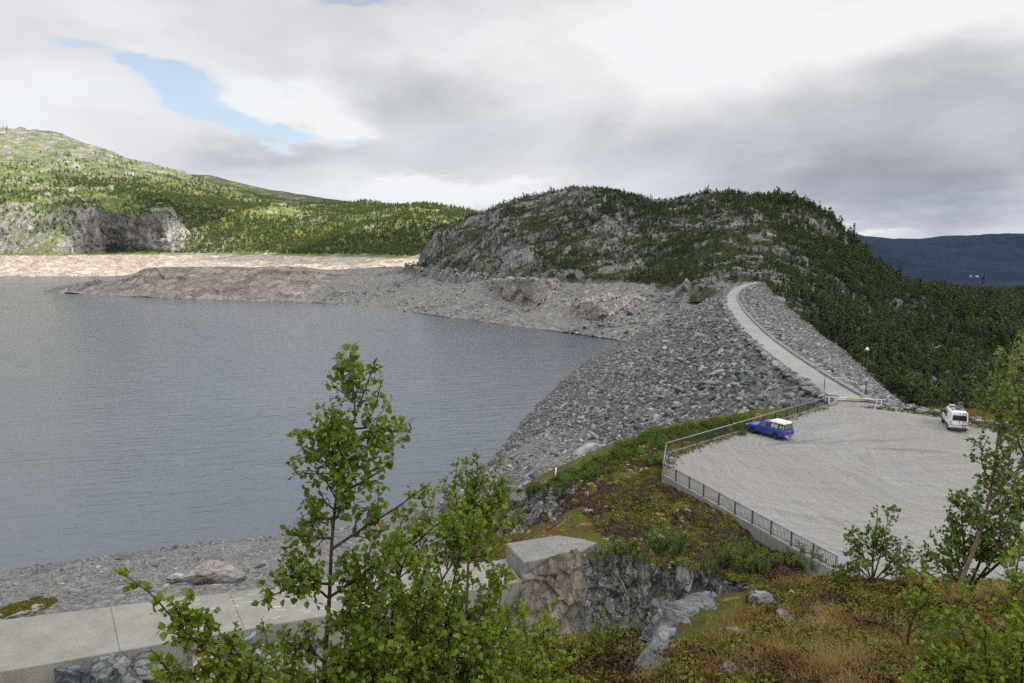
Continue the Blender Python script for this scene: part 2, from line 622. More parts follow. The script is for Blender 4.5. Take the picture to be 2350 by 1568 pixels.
def mat_lot():
    m, nt, out = new_mat('gravel_lot')
    p = wpos(nt)
    # tyre sweeps: rings round two turning centres, broken up by noise
    def sweep(cx, cy, s, seed):
        q = vm(nt, 'SUBTRACT', p, (cx, cy, 0))
        q = scalev(nt, q, (1.0, 0.8, 0.0))
        wob = noise(nt, p, 0.05, 3)
        r = mth(nt, 'ADD', vm(nt, 'LENGTH', q), mth(nt, 'MULTIPLY', wob, 9.0))
        sep = nd(nt, 'SeparateXYZ', None, Vector=q)
        a = mth(nt, 'ARCTAN2', sep.outputs[1], sep.outputs[0])
        c = nd(nt, 'CombineXYZ', None, X=mth(nt, 'MULTIPLY', r, s), Y=mth(nt, 'MULTIPLY', a, 1.2), Z=seed).outputs[0]
        return noise(nt, c, 1.0, 6, 0.62, 0.3)
    a = sweep(44, 66, 2.0, 3.0)
    b = sweep(36, 92, 2.6, 7.0)
    big = noise(nt, p, 0.07, 4)
    fine = noise(nt, p, 9.0, 4, 0.8)
    peb = voro(nt, p, 14.0, 'F1', 'Color')
    t = mth(nt, 'ADD', mth(nt, 'MULTIPLY', a, 0.5), mth(nt, 'MULTIPLY', b, 0.5))
    col = ramp(nt, t, [(0.30, (0.13, 0.13, 0.135)), (0.42, (0.215, 0.211, 0.206)), (0.52, (0.262, 0.255, 0.246)), (0.62, (0.286, 0.278, 0.268)), (0.72, (0.32, 0.314, 0.306))])
    col = mixc(nt, mapr(nt, big, 0.40, 0.65, 0, 0.5), col, (0.245, 0.225, 0.202, 1))
    # darker loose gravel left where cars turn
    for (c_, ang_, hl, hw) in LOT_MARKS:
        q = nd(nt, 'VectorRotate', {'rotation_type': 'Z_AXIS'}, Vector=vm(nt, 'SUBTRACT', p, c_), Angle=-ang_).outputs[0]
        q = scalev(nt, vm(nt, 'ADD', q, scalev(nt, nd(nt, 'TexNoise', None, Vector=p, Scale=0.25, Detail=5).outputs[1], (0.0, 2.6, 0.0))), (1 / hl, 1 / hw, 0))
        f_ = mapr(nt, vm(nt, 'LENGTH', vm(nt, 'SUBTRACT', q, (0, 1.3 / hw, 0))), 1.0, 0.25, 0, .6, True)
        col = mixc(nt, mth(nt, 'MULTIPLY', f_, mapr(nt, b, 0.35, 0.6, .3, 1)), col, (0.115, 0.118, 0.122, 1))
    k = mth(nt, 'MULTIPLY', mapr(nt, fine, 0.25, 0.75, 0.72, 1.28), mapr(nt, nd(nt, 'SeparateColor', None, Color=peb).outputs[0], 0, 1, 0.86, 1.14))
    col = mixc(nt, 1.0, col, greyc(nt, k), 'MULTIPLY')
    finish(nt, out, col, 0.95, mth(nt, 'ADD', fine, t), 0.35, 0.05, 0.1)
    M['gravel_lot'] = m


def mat_road():
    m, nt, out = new_mat('road_gravel')
    p = wpos(nt)
    big = noise(nt, p, 0.12, 5, 0.6)
    fine = noise(nt, p, 7.0, 4, 0.75)
    col = ramp(nt, big, [(0.3, (0.24, 0.236, 0.23)), (0.7, (0.33, 0.318, 0.305))])
    col = mixc(nt, 1.0, col, greyc(nt, mapr(nt, fine, 0.25, 0.75, 0.8, 1.2)), 'MULTIPLY')
    finish(nt, out, col, 0.95, fine, 0.3, 0.04, 0.1)
    M['road_gravel'] = m


def mat_heath(name, k=1.0, rocky=0.5, dry=0.3):
    """moorland floor: moss, dead heather, lichen, bare grit"""
    m, nt, out = new_mat(name)
    p = wpos(nt)
    a = noise(nt, p, 0.33 * k, 7, 0.62, 0.5)
    b = noise(nt, vm(nt, 'ADD', p, (13, 7, 3)), 0.8 * k, 7, 0.65, 0.4)
    c = noise(nt, vm(nt, 'ADD', p, (3, 31, 9)), 2.4 * k, 6, 0.7, 0.2)
    f = noise(nt, p, 9.0 * k, 4, 0.75)
    col = ramp(nt, a, [(0.30, (0.045, 0.020, 0.012)), (0.42, (0.095, 0.060, 0.026)), (0.50, (0.090, 0.082, 0.020)), (0.58, (0.075, 0.095, 0.015)), (0.70, (0.110, 0.120, 0.020))])
    col = mixc(nt, mapr(nt, b, 0.54, 0.62), col, (0.16 + dry * 0.1, 0.11 + dry * 0.06, 0.035, 1))
    col = mixc(nt, mapr(nt, c, 0.58, 0.66, 0, 0.8), col, (0.075, 0.035, 0.035, 1))
    col = mixc(nt, mapr(nt, mth(nt, 'MULTIPLY', b, c), 0.33, 0.38, 0, rocky), col, (0.30, 0.29, 0.22, 1))
    col = mixc(nt, 1.0, col, greyc(nt, mapr(nt, f, 0.25, 0.75, 0.35, 1.65)), 'MULTIPLY')
    nz = nd(nt, 'SeparateXYZ', None, Vector=nd(nt, 'NewGeometry').outputs['Normal']).outputs[2]
    rc, rh, _, _ = rock_nodes(nt, p, 0.7 * k, [(0.3, (0.06, 0.06, 0.06)), (0.5, (0.15, 0.145, 0.14)), (0.7, (0.28, 0.27, 0.26))])
    steep = mapr(nt, mth(nt, 'ADD', nz, mth(nt, 'MULTIPLY', mth(nt, 'SUBTRACT', a, 0.5), 0.5)), 0.70, 0.80, 1, 0)
    col = mixc(nt, steep, col, rc)
    finish(nt, out, col, 0.95, mth(nt, 'ADD', f, mth(nt, 'MULTIPLY', c, 2)), 0.8, 0.12 / k, 0.1)
    M[name] = m


def mat_shore(name, stops, fine=3.0, k=1.0):
    """pebbly drawdown slope: stones of several sizes with their own greys"""
    m, nt, out = new_mat(name)
    p = wpos(nt)
    big = noise(nt, p, 0.035 * k, 6, 0.6, 0.4)
    mid = noise(nt, p, 0.25 * k, 6, 0.65)
    v1 = voro(nt, p, fine, 'F1', 'Color')
    v2 = voro(nt, p, fine * 0.37, 'F1', 'Color')
    d2 = voro(nt, p, fine * 0.37, 'F1', 'Distance')
    s1 = nd(nt, 'SeparateColor', None, Color=v1).outputs[0]
    s2 = nd(nt, 'SeparateColor', None, Color=v2).outputs[0]
    t = mth(nt, 'ADD', mth(nt, 'MULTIPLY', s1, 0.34), mth(nt, 'ADD', mth(nt, 'MULTIPLY', mid, 0.40), mth(nt, 'MULTIPLY', big, 0.26)))
    col = ramp(nt, t, stops)
    big2 = mapr(nt, s2, 0.80, 0.82)
    stone = ramp(nt, nd(nt, 'SeparateColor', None, Color=v2).outputs[1], [(0, (0.065, 0.068, 0.072)), (0.4, (0.13, 0.13, 0.13)), (0.75, (0.22, 0.208, 0.195)), (1, (0.33, 0.29, 0.255))])
    col = mixc(nt, big2, col, stone)
    h = mth(nt, 'ADD', s1, mth(nt, 'MULTIPLY', mth(nt, 'SUBTRACT', 1.0, d2), 2.0))
    finish(nt, out, col, 0.93, h, 0.7, 0.12, 0.15)
    M[name] = m
    return m, nt, out


def mat_concrete(name, col, scale=0.6, streak=0.3):
    m, nt, out = new_mat(name)
    p = wpos(nt)
    a = noise(nt, p, scale, 7, 0.6)
    s = noise(nt, scalev(nt, p, (3.0, 3.0, 0.25)), scale * 2, 6, 0.65)
    f = noise(nt, p, 14, 4, 0.7)
    c = mixc(nt, mapr(nt, a, 0.3, 0.7), (*[x * 0.78 for x in col], 1), (*[x * 1.12 for x in col], 1))
    c = mixc(nt, mapr(nt, s, 0.52, 0.72, 0, streak), c, (*[x * 0.38 for x in col], 1))
    c = mixc(nt, 1.0, c, greyc(nt, mapr(nt, f, 0.2, 0.8, 0.88, 1.12)), 'MULTIPLY')
    finish(nt, out, c, 0.85, f, 0.15, 0.02, 0.25)
    M[name] = m


def mat_hill(name, green_a, green_b, brown, rock_stops, k, thr=(0.46, 0.60), slope=(0.62, 0.85), hwl=None, pale=None, yellow=None, high=None):
    """wild hillside: low scrub with bare rock where it is steep; below hwl the washed-out strip"""
    m, nt, out = new_mat(name)
    p = wpos(nt)
    a = noise(nt, p, k, 8, 0.62, 0.5)
    b = noise(nt, vm(nt, 'ADD', p, (40, 9, 77)), k * 3.7, 8, 0.65, 0.3)
    f = noise(nt, p, k * 22, 5, 0.75)
    col = mixc(nt, mapr(nt, a, 0.38, 0.62), (*green_a, 1), (*green_b, 1))
    col = mixc(nt, mapr(nt, b, 0.52, 0.64, 0, 0.85), col, (*brown, 1))
    if yellow:
        y = noise(nt, vm(nt, 'ADD', p, (511, 90, 7)), k * 0.8, 4, 0.5)
        col = mixc(nt, mapr(nt, y, 0.60, 0.68, 0, .8), col, (*yellow, 1))
    col = mixc(nt, 1.0, col, greyc(nt, mapr(nt, f, 0.25, 0.75, 0.45, 1.55)), 'MULTIPLY')
    rc, rh, _, _ = rock_nodes(nt, p, k * 5, rock_stops, 1.0, (1, 1, 0.35))
    nz = nd(nt, 'SeparateXYZ', None, Vector=nd(nt, 'NewGeometry').outputs['Normal']).outputs[2]
    st = mapr(nt, mth(nt, 'ADD', nz, mth(nt, 'MULTIPLY', mth(nt, 'SUBTRACT', b, 0.5), 0.9)), slope[0], slope[1], 1, 0)
    bare = mth(nt, 'MULTIPLY', mapr(nt, mth(nt, 'ADD', mth(nt, 'MULTIPLY', a, 0.5), mth(nt, 'MULTIPLY', b, 0.5)), thr[0], thr[1]), 0.9)
    if high:
        zh = nd(nt, 'SeparateXYZ', None, Vector=p).outputs[2]
        up = mth(nt, 'MULTIPLY', mapr(nt, zh, high[0], high[1]), mapr(nt, b, 0.42, 0.56, 0.15, .85))
        bare = mth(nt, 'MAXIMUM', bare, up)
    rk = mth(nt, 'MAXIMUM', st, bare)
    col = mixc(nt, rk, col, rc)
    h = mth(nt, 'ADD', mth(nt, 'MULTIPLY', f, 0.5), rh)
    if pale:
        z = nd(nt, 'SeparateXYZ', None, Vector=p).outputs[2]
        pc, ph, _, _ = rock_nodes(nt, p, k * 6, pale, 0.9, (1, 1, 1.5))
        zz = mth(nt, 'ADD', z, mth(nt, 'MULTIPLY', mth(nt, 'SUBTRACT', b, 0.5), 7.0))
        col = mixc(nt, mapr(nt, zz, hwl - 0.7, hwl + 0.7, 1, 0), col, pc)
    finish(nt, out, col, 0.95, h, 0.8, 0.25 / k * 0.05, 0.1)
    M[name] = m


def build_mats():
    mat_water()
    mat_lot()
    mat_road()
    mat_heath('heath', 1.0, 0.8, 0.2)
    mat_heath('knoll', 2.6, 0.7, 0.5)
    mat_shore('shore_near', [(0.25, (0.06, 0.06, 0.06)), (0.42, (0.125, 0.126, 0.125)), (0.56, (0.19, 0.185, 0.176)), (0.72, (0.30, 0.288, 0.27))], 5.0)
    mat_shore('shore_far', [(0.25, (0.075, 0.075, 0.075)), (0.42, (0.135, 0.132, 0.127)), (0.54, (0.18, 0.172, 0.16)), (0.72, (0.28, 0.264, 0.245))], 1.1)
    mat_rock('pink_rock', 0.045, [(0.30, (0.10, 0.10, 0.092)), (0.40, (0.19, 0.165, 0.15)), (0.47, (0.27, 0.215, 0.19)), (0.53, (0.19, 0.178, 0.165)), (0.60, (0.33, 0.275, 0.25)), (0.70, (0.46, 0.41, 0.38))], 0.7, 0.9, 2.0, (1, 1, 1.6))
    mat_rock('headland_rock', 0.30, [(0.28, (0.10, 0.097, 0.09)), (0.42, (0.19, 0.175, 0.16)), (0.52, (0.27, 0.235, 0.21)), (0.62, (0.25, 0.235, 0.22)), (0.75, (0.40, 0.365, 0.335))], 0.45, 0.9, 0.8, (1, 1, 1.2), cap=(0.36, 0.335, 0.315))
    mat_rock('cliff_rock', 0.55, [(0.26, (0.05, 0.051, 0.053)), (0.42, (0.125, 0.125, 0.122)), (0.55, (0.215, 0.208, 0.196)), (0.72, (0.34, 0.325, 0.30))], 0.8, 0.9, 0.5, (1.6, 1.6, 0.4), ((0.34, 0.34, 0.31), 6.0, 0.8), ((0.045, 0.06, 0.012), 0.8))
    mat_rock('tan_rock', 0.55, [(0.26, (0.09, 0.075, 0.06)), (0.42, (0.19, 0.155, 0.125)), (0.55, (0.29, 0.225, 0.18)), (0.72, (0.38, 0.31, 0.26))], 0.9, 0.9, 0.4, (1, 1, 0.8), cap=(0.31, 0.28, 0.255))
    mat_rock('buttress_rock', 0.45, [(0.26, (0.075, 0.058, 0.046)), (0.42, (0.145, 0.122, 0.104)), (0.55, (0.21, 0.178, 0.152)), (0.72, (0.29, 0.26, 0.23))], 0.6, 0.8, 0.5, (1, 1, 0.7), ((0.07, 0.07, 0.068), 3.0, 0.7), ((0.05, 0.065, 0.012), 0.8))
    mat_rock('grey_rock', 0.8, [(0.26, (0.07, 0.075, 0.08)), (0.42, (0.16, 0.165, 0.17)), (0.55, (0.25, 0.25, 0.25)), (0.72, (0.40, 0.39, 0.37))], 1.0, 0.9, 0.3, (1, 1, 1), ((0.40, 0.40, 0.37), 7.0, 0.6))
    mat_rock('slab_rock', 1.5, [(0.26, (0.06, 0.063, 0.067)), (0.42, (0.13, 0.135, 0.14)), (0.55, (0.205, 0.21, 0.212)), (0.72, (0.36, 0.36, 0.355))], 0.5, 1.0, 0.10, (0.5, 1.2, 2.2), ((0.05, 0.05, 0.045), 9.0, 0.7))
    mat_rock('pale_rock', 0.5, [(0.26, (0.15, 0.14, 0.13)), (0.42, (0.32, 0.28, 0.26)), (0.55, (0.48, 0.42, 0.39)), (0.72, (0.60, 0.54, 0.50))], 1.0, 0.9, 0.4, (1, 1, 1.4))
    mat_rock('pale_boulder', 0.8, [(0.26, (0.13, 0.12, 0.115)), (0.42, (0.25, 0.225, 0.215)), (0.55, (0.34, 0.305, 0.29)), (0.72, (0.42, 0.385, 0.365))], 0.3, 0.9, 0.3, (.6, 1.5, 1.6))
    mat_rock('blue_rock', 0.6, [(0.26, (0.045, 0.05, 0.056)), (0.42, (0.11, 0.12, 0.13)), (0.55, (0.19, 0.20, 0.205)), (0.72, (0.36, 0.36, 0.35))], 1.0, 0.8, 0.4)
    g = [(0.0, (0.085, 0.093, 0.093)), (0.22, (0.145, 0.146, 0.142)), (0.42, (0.068, 0.080, 0.083)), (0.58, (0.185, 0.178, 0.168)), (0.72, (0.11, 0.112, 0.107)), (0.86, (0.25, 0.248, 0.242)), (0.975, (0.19, 0.148, 0.13))]
    g = [(p, tuple(1.14 * x for x in c)) for p, c in g]
    mat_stone('riprap', g, 1.6)
    mat_stone('riprap_small', [(p, tuple(1.12 * x for x in c)) for p, c in g], 1.6)
    mat_stone('shore_stone', [(0.0, (0.085, 0.09, 0.095)), (0.25, (0.16, 0.158, 0.155)), (0.5, (0.115, 0.12, 0.124)), (0.7, (0.23, 0.222, 0.208)), (0.88, (0.34, 0.322, 0.30)), (0.975, (0.17, 0.115, 0.095))], 1.6)
    mat_hill('hill', (0.024, 0.032, 0.010), (0.044, 0.048, 0.016), (0.058, 0.043, 0.026),
             [(0.28, (0.06, 0.06, 0.062)), (0.45, (0.14, 0.138, 0.135)), (0.6, (0.22, 0.215, 0.21)), (0.75, (0.32, 0.31, 0.30))], 0.016, (0.492, 0.532), (0.52, 0.78))
    mat_hill('mountain', (0.085, 0.118, 0.027), (0.150, 0.175, 0.042), (0.23, 0.205, 0.115),
             [(0.28, (0.13, 0.125, 0.12)), (0.45, (0.25, 0.24, 0.225)), (0.6, (0.36, 0.34, 0.32)), (0.75, (0.48, 0.46, 0.43))], 0.0080, (0.52, 0.60), (0.55, 0.80), 25 * S,
             [(0.28, (0.17, 0.145, 0.12)), (0.45, (0.36, 0.31, 0.255)), (0.6, (0.47, 0.41, 0.345)), (0.75, (0.56, 0.51, 0.44))], (0.25, 0.215, 0.03), (210, 380))
    mat_hill('far_ridge', (0.05, 0.065, 0.022), (0.075, 0.09, 0.03), (0.13, 0.12, 0.085),
             [(0.3, (0.12, 0.12, 0.12)), (0.6, (0.3, 0.29, 0.28)), (0.75, (0.42, 0.41, 0.39))], 0.006, (0.53, 0.62), (0.5, 0.7))
    mat_hill('blue_mountain', (0.003, 0.007, 0.012), (0.005, 0.010, 0.016), (0.010, 0.014, 0.020),  # darkened blue base colours stand in for cloud shade and distance
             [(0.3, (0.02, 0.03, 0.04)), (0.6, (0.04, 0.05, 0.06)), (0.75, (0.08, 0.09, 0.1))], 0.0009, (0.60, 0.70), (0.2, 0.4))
    mat_concrete('concrete', (0.265, 0.252, 0.228), 0.35, 0.35)
    mat_concrete('concrete_dark', (0.215, 0.208, 0.193), 0.7, 0.85)
    mat_concrete('kerb_stone', (0.25, 0.245, 0.235), 1.2, 0.6)
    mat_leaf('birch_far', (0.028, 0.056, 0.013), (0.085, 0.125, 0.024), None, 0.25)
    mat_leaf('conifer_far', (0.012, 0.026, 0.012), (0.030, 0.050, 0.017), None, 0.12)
    mat_leaf('birch_sun', (0.070, 0.112, 0.024), (0.135, 0.175, 0.036), None, 0.25)  # lit copy of the far birch: sunlight put into the leaf colour
    mat_leaf('leaf', (0.085, 0.150, 0.013), (0.240, 0.310, 0.024), (0.50, 0.26, 0.03), 0.44, 1, 0.45, 0.42, 0.0)
    mat_leaf('leaf_dark', (0.048, 0.095, 0.014), (0.135, 0.200, 0.022), (0.45, 0.20, 0.02), 0.34, 1, 0.45, 0.42, 0.0)
    mat_leaf('willow', (0.075, 0.125, 0.036), (0.130, 0.185, 0.048), None, 0.3)
    mat_leaf('willow_green', (0.085, 0.150, 0.022), (0.160, 0.235, 0.032), None, 0.3)
    mat_leaf('heather', (0.075, 0.040, 0.032), (0.150, 0.080, 0.080), None, 0.2)
    mat_leaf('moss_green', (0.075, 0.090, 0.012), (0.190, 0.175, 0.022), None, 0.2)
    mat_leaf('rust_plant', (0.10, 0.038, 0.014), (0.24, 0.085, 0.022), None, 0.25)
    mat_leaf('lichen', (0.30, 0.30, 0.20), (0.48, 0.47, 0.33), None, 0.1)
    mat_leaf('crowberry', (0.040, 0.022, 0.012), (0.095, 0.050, 0.022), None, 0.15)
    mat_leaf('grass_dry', (0.16, 0.115, 0.035), (0.33, 0.23, 0.075), (0.10, 0.13, 0.02), 0.3, 1, 0.2, 0.6, 0.12)
    mat_leaf('grass_pale', (0.26, 0.19, 0.075), (0.46, 0.35, 0.16), None, 0.3, 1, 0.2, 0.6)
    mat_leaf('grass_green', (0.075, 0.095, 0.014), (0.17, 0.16, 0.025), None, 0.3)
    plain('bark', (0.085, 0.055, 0.045), 0.8, 0.2, var=0.4, scale=30)
    plain('bark_pink', (0.20, 0.135, 0.11), 0.7, 0.25, var=0.35, scale=18)
    plain('bark_far', (0.14, 0.12, 0.10), 0.9, 0.1, var=0.3, scale=2)
    plain('dead_wood', (0.26, 0.235, 0.21), 0.9, 0.1, var=0.3, scale=3)
    plain('galvanised', (0.30, 0.33, 0.36), 0.45, 0.5, 0.5, 0.12, 4)
    plain('rail_grey', (0.055, 0.058, 0.058), 0.5, 0.4, 0.3, 0.15, 4)
    plain('blue_paint', (0.020, 0.050, 0.36), 0.32, 0.5, 0.15, 0.05, 2, 0.5)
    plain('white_paint', (0.76, 0.77, 0.78), 0.32, 0.5, 0.0, 0.04, 2, 0.4)
    plain('white_shell', (0.80, 0.79, 0.74), 0.45, 0.4, 0.0, 0.06, 2)
    plain('black_plastic', (0.022, 0.023, 0.024), 0.55, 0.35, var=0.2)
    plain('grey_plastic', (0.09, 0.09, 0.09), 0.6, 0.3, var=0.2)
    plain('canopy_dark', (0.030, 0.031, 0.030), 0.45, 0.4, var=0.2)
    plain('tyre', (0.022, 0.022, 0.022), 0.9, 0.2, var=0.3, scale=6)
    plain('alloy', (0.42, 0.43, 0.44), 0.32, 0.5, 0.8)
    plain('chrome', (0.70, 0.71, 0.72), 0.2, 0.5, 0.9)
    plain('glass', (0.010, 0.012, 0.014), 0.06, 0.7)
    plain('glass_side', (0.055, 0.075, 0.085), 0.05, 0.9)
    plain('window_frame', (0.42, 0.42, 0.40), 0.5, 0.4)
    plain('blind', (0.38, 0.36, 0.34), 0.5, 0.4)
    plain('red_lens', (0.50, 0.018, 0.012), 0.2, 0.6)
    plain('clear_lens', (0.72, 0.74, 0.76), 0.15, 0.6)
    plain('plate_green', (0.02, 0.22, 0.17), 0.4, 0.4)
    plain('plate_white', (0.62, 0.66, 0.64), 0.4, 0.4)
    plain('red_tape', (0.42, 0.035, 0.03), 0.4, 0.4)
    plain('warning_yellow', (0.72, 0.58, 0.03), 0.5, 0.4)
    plain('lamp_black', (0.014, 0.015, 0.017), 0.45, 0.4)
    plain('lamp_white', (0.72, 0.74, 0.75), 0.3, 0.5)
    plain('sign_blue', (0.45, 0.58, 0.70), 0.4, 0.4)
    plain('scratch_white', (0.66, 0.66, 0.64), 0.9, 0.1)
    plain('farm_white', (0.24, 0.24, 0.24), 0.7, 0.2)
    plain('farm_roof', (0.16, 0.15, 0.15), 0.8, 0.2)
    plain('field', (0.045, 0.055, 0.035), 0.95, 0.1, var=0.3, scale=0.01)
    mat_shore('track', [(0.25, (0.12, 0.117, 0.113)), (0.5, (0.175, 0.169, 0.162)), (0.72, (0.235, 0.225, 0.213))], 1.6)
    m, nt, out = new_mat('cloud')
    t = nd(nt, 'BsdfTranslucent', None, Color=(0.92, 0.93, 0.95, 1))
    thin = nd(nt, 'BsdfTransparent')
    mx = nd(nt, 'MixShader', None, Fac=0.36)
    nt.links.new(t.outputs[0], mx.inputs[1])
    nt.links.new(thin.outputs[0], mx.inputs[2])
    nt.links.new(mx.outputs[0], out.inputs[0])
    M['cloud'] = m
    m, nt, out = new_mat('haze')
    v = nd(nt, 'VolumePrincipled', None, Color=(0.16, 0.36, 1.0, 1), Density=0.85e-5, Anisotropy=0.0)
    nt.links.new(v.outputs[0], out.inputs['Volume'])
    M['haze'] = m


build_mats()
# ------------------------------------------------------------------ terrain
def put(name, G, mat, **tags):
    nr, nc = G.shape[:2]
    F = grid_faces(nr, nc)
    V = G.reshape(-1, 3)
    add_static(V, F)
    return link(name, make_mesh(name, V, F, mat), **tags)


def jig(G, amp, scale, octv=4, s=0, rows=None, vert=True):
    """fractal relief; rows = amplitude factor per row"""
    V = G.reshape(-1, 3)
    n = fbm(V / scale, octv, s).reshape(G.shape[:2])
    a = amp if rows is None else amp * np.asarray(rows)[:, None]
    if vert:
        G[..., 2] += n * a
    else:
        G += grid_normals(G) * (n * a)[..., None]
    return G


def rowfac(segs, vals):
    out = []
    for k, n in enumerate(segs):
        for t in np.arange(n) / n:
            out.append(vals[k] * (1 - t) + vals[k + 1] * t)
    out.append(vals[-1])
    return np.array(out)


# --- lake
lake = [(5, 58), (20, 100), (40, 160), (60, 250), (75, 320), (200, 600), (300, 1000), (300, 1700), (-2600, 1700), (-2600, 15), (-20, 40)]
bm = bmesh.new()
bm.faces.new([bm.verts.new((x * S, y * S, 0)) for x, y in lake])
bmesh.ops.triangulate(bm, faces=bm.faces[:])
me = bpy.data.meshes.new('lake')
bm.to_mesh(me)
bm.free()
me.materials.append(M['water'])
link('lake_water', me, kind='structure')

# --- near shore behind the spillway weir
us = np.linspace(-500, 1380, 420)
shore_line = [(-600, 1390), (-100, 1322), (0, 1309), (120, 1292), (300, 1268), (450, 1250), (600, 1233), (800, 1212), (950, 1188), (1060, 1130), (1150, 1045), (1380, 880)]
def vz(Z, z):
    return float(proj(np.array([0, Z * S, z * S]))[1])


g = loft([[(-600, vz(19, 21.5), 19), (1380, vz(19, 21.5), 19)],
          [(-600, vz(30, 22.2), 30), (0, vz(31, 24.2), 31), (600, vz(34, 24.0), 34), (850, vz(35, 23.2), 35), (1100, vz(37, 22.4), 37), (1380, vz(37, 22.5), 37)],
          [(-600, 1500, ('z', 22.4)), (0, 1440, ('z', 23.6)), (610, 1352, ('z', 23.2)), (1160, 1300, ('z', 22.5)), (1380, 1290, ('z', 23.5))],
          [(-600, 1440, ('z', 21.8)), (0, 1392, ('z', 21.6)), (200, 1370, ('z', 20.5)), (610, 1330, ('z', 19.5)), (1160, 1240, ('z', 19)), (1380, 1200, ('z', 18))],
          [(u, v, ('z', 0.0)) for u, v in shore_line],
          [(u, v - 22, ('z', -6.0)) for u, v in shore_line]], [24, 20, 24, 130, 14], us)
jig(g, 0.5, 9, 5, 3, rowfac([24, 20, 24, 130, 14], [1, 1, .2, 1, .9, .6]))
jig(g, 0.16, 1.2, 3, 5)
near_shore = put('shore', g, M['shore_near'], kind='structure')

# --- moorland on the dam's shoulder
us = np.linspace(1060, 3000, 430)
g = loft([[(1060, 1700, ('z', 21.5)), (1200, 1620, ('z', 22.5)), (1740, 1560, ('z', 22.5)), (3000, 1560, ('z', 22.5))],
          [(1060, 1420, ('z', 22.5)), (1200, 1440, ('z', 23.2)), (1330, 1450, ('z', 23.3)), (1600, 1430, ('z', 23.6)), (1740, 1400, ('z', 24.3)), (3000, 1400, ('z', 25))],
          [(1060, 1345, ('z', 23.0)), (1200, 1335, ('z', 24.4)), (1230, 1305, ('z', 25.6)), (1330, 1292, ('z', 26.0)), (1450, 1292, ('z', 26.1)), (1600, 1318, ('z', 26.2)), (1740, 1345, ('z', 26.3)), (1900, 1338, ('z', 26.5)), (3000, 1370, ('z', 26.6))],
          [(1060, 1270, ('z', 21)), (1150, 1225, ('z', 22.6)), (1230, 1190, ('z', 24.0)), (1320, 1150, ('z', 25.2)), (1450, 1150, ('z', 26.1)), (1500, 1120, ('z', 26.9)), (1580, 1150, ('z', 27.1)), (1700, 1180, ('z', 27.15)), (1900, 1230, ('z', 27.1)), (3000, 1250, ('z', 27.0))],
          [(1060, 1215, ('z', 19.0)), (1150, 1165, ('z', 21.3)), (1205, 1125, ('z', 23.6)), (1290, 1087, ('z', 25.2)), (1400, 1038, ('z', 25.9)), (1480, 994, ('z', 26.9)), (1600, 967, ('z', 27.15)), (1720, 946, ('z', 27.15)), (1900, 932, ('z', 27.1)), (2090, 938, ('z', 27.25)), (2350, 944, ('z', 27.2)), (3000, 960, ('z', 27.2))],
          [(1060, 1200, ('z', 12)), (1205, 1105, ('z', 10)), (1400, 1020, ('z', 12)), (1600, 960, ('z', 16)), (1720, 943, ('z', 20)), (1900, 945, ('z', 18)), (2090, 962, ('z', 12)), (2350, 985, ('z', 6)), (3000, 1010, ('z', 4))]],
         [20, 40, 70, 90, 16], us)
rf = rowfac([20, 40, 70, 90, 16], [.8, 1, 1, .9, .5, .6])
# the level yard and its wall leave no room for bumps under them
Vx, Vy = g[..., 0] / S, g[..., 1] / S
under = (Vx > 11.3 + (52 - Vy) * 0.38) & (Vx > 12.6 + (Vy - 57.7) * 1.29) & (Vy < 71)
n = fbm(g.reshape(-1, 3) / 7, 5, 21).reshape(g.shape[:2]) * .55 + fbm(g.reshape(-1, 3) / 1.3, 3, 22).reshape(g.shape[:2]) * .16
g[..., 2] += np.where(under, np.minimum(n * rf[:, None], 0), n * rf[:, None])
g = smooth_cols(g, 1)
put('moorland', g, M['heath'], kind='structure')

# --- far shore: drawdown gravel, the road shelf and the pink headland
us = np.linspace(92, 1700, 560)
sh = [(92, 669), (150, 674), (300, 681), (500, 689), (690, 693), (850, 705), (1000, 725), (1150, 745), (1300, 765), (1445, 786), (1560, 822), (1700, 900)]
g = loft([[(u, v + 8, ('z', -7)) for u, v in sh],
          [(u, v, ('z', 0.0)) for u, v in sh],
          [(92, 667, 662), (150, 657, 655), (230, 652, 640), (290, 641, 632), (330, 622, 628), (370, 616, 626), (500, 618, 620), (600, 619, 615), (700, 624, 610), (760, 640, 590), (850, 657, 575), (1000, 668, 513), (1150, 683, 440), (1300, 693, 392), (1445, 708, 354), (1560, 726, 322), (1700, 745, 295)],
          [(92, 666, 672), (230, 648, 668), (290, 637, 668), (370, 614, 660), (600, 614, 690), (760, 621, 700), (930, 613, 690), (975, 611, 640), (1100, 640, 510), (1340, 637, 440), (1420, 648, 400), (1550, 659, 350), (1660, 657, 322), (1700, 652, 310)],
          [(92, 664, 700), (230, 645, 700), (370, 618, 720), (600, 617, 740), (760, 622, 760), (930, 612, 760), (975, 605, 700), (1100, 630, 570), (1340, 627, 500), (1550, 650, 410), (1700, 645, 370)],
          [(92, 662, 760), (370, 630, 780), (600, 632, 800), (760, 632, 820), (930, 620, 820), (975, 600, 760), (1100, 620, 640), (1340, 620, 560), (1550, 645, 470), (1700, 640, 430)]],
         [10, 70, 60, 16, 12], us)
sg = [10, 70, 60, 16, 12]
jig(g, 2.2, 45, 5, 31, rowfac(sg, [.2, .25, 1, .5, .7, .8]))
pink = np.clip((-160 * S - g[..., 0] + fbm(g.reshape(-1, 3) / 30, 3, 9).reshape(g.shape[:2]) * 14) / 8, 0, 1)
fac = facet(g.reshape(-1, 3) / np.array([40, 40, 22]), 5).reshape(g.shape[:2]) * 6 + facet(g.reshape(-1, 3) / np.array([14, 14, 8]), 6).reshape(g.shape[:2]) * 1.6
g += grid_normals(g) * (fac * pink * rowfac(sg, [0, .6, 1, .4, .3, 0])[:, None])[..., None]
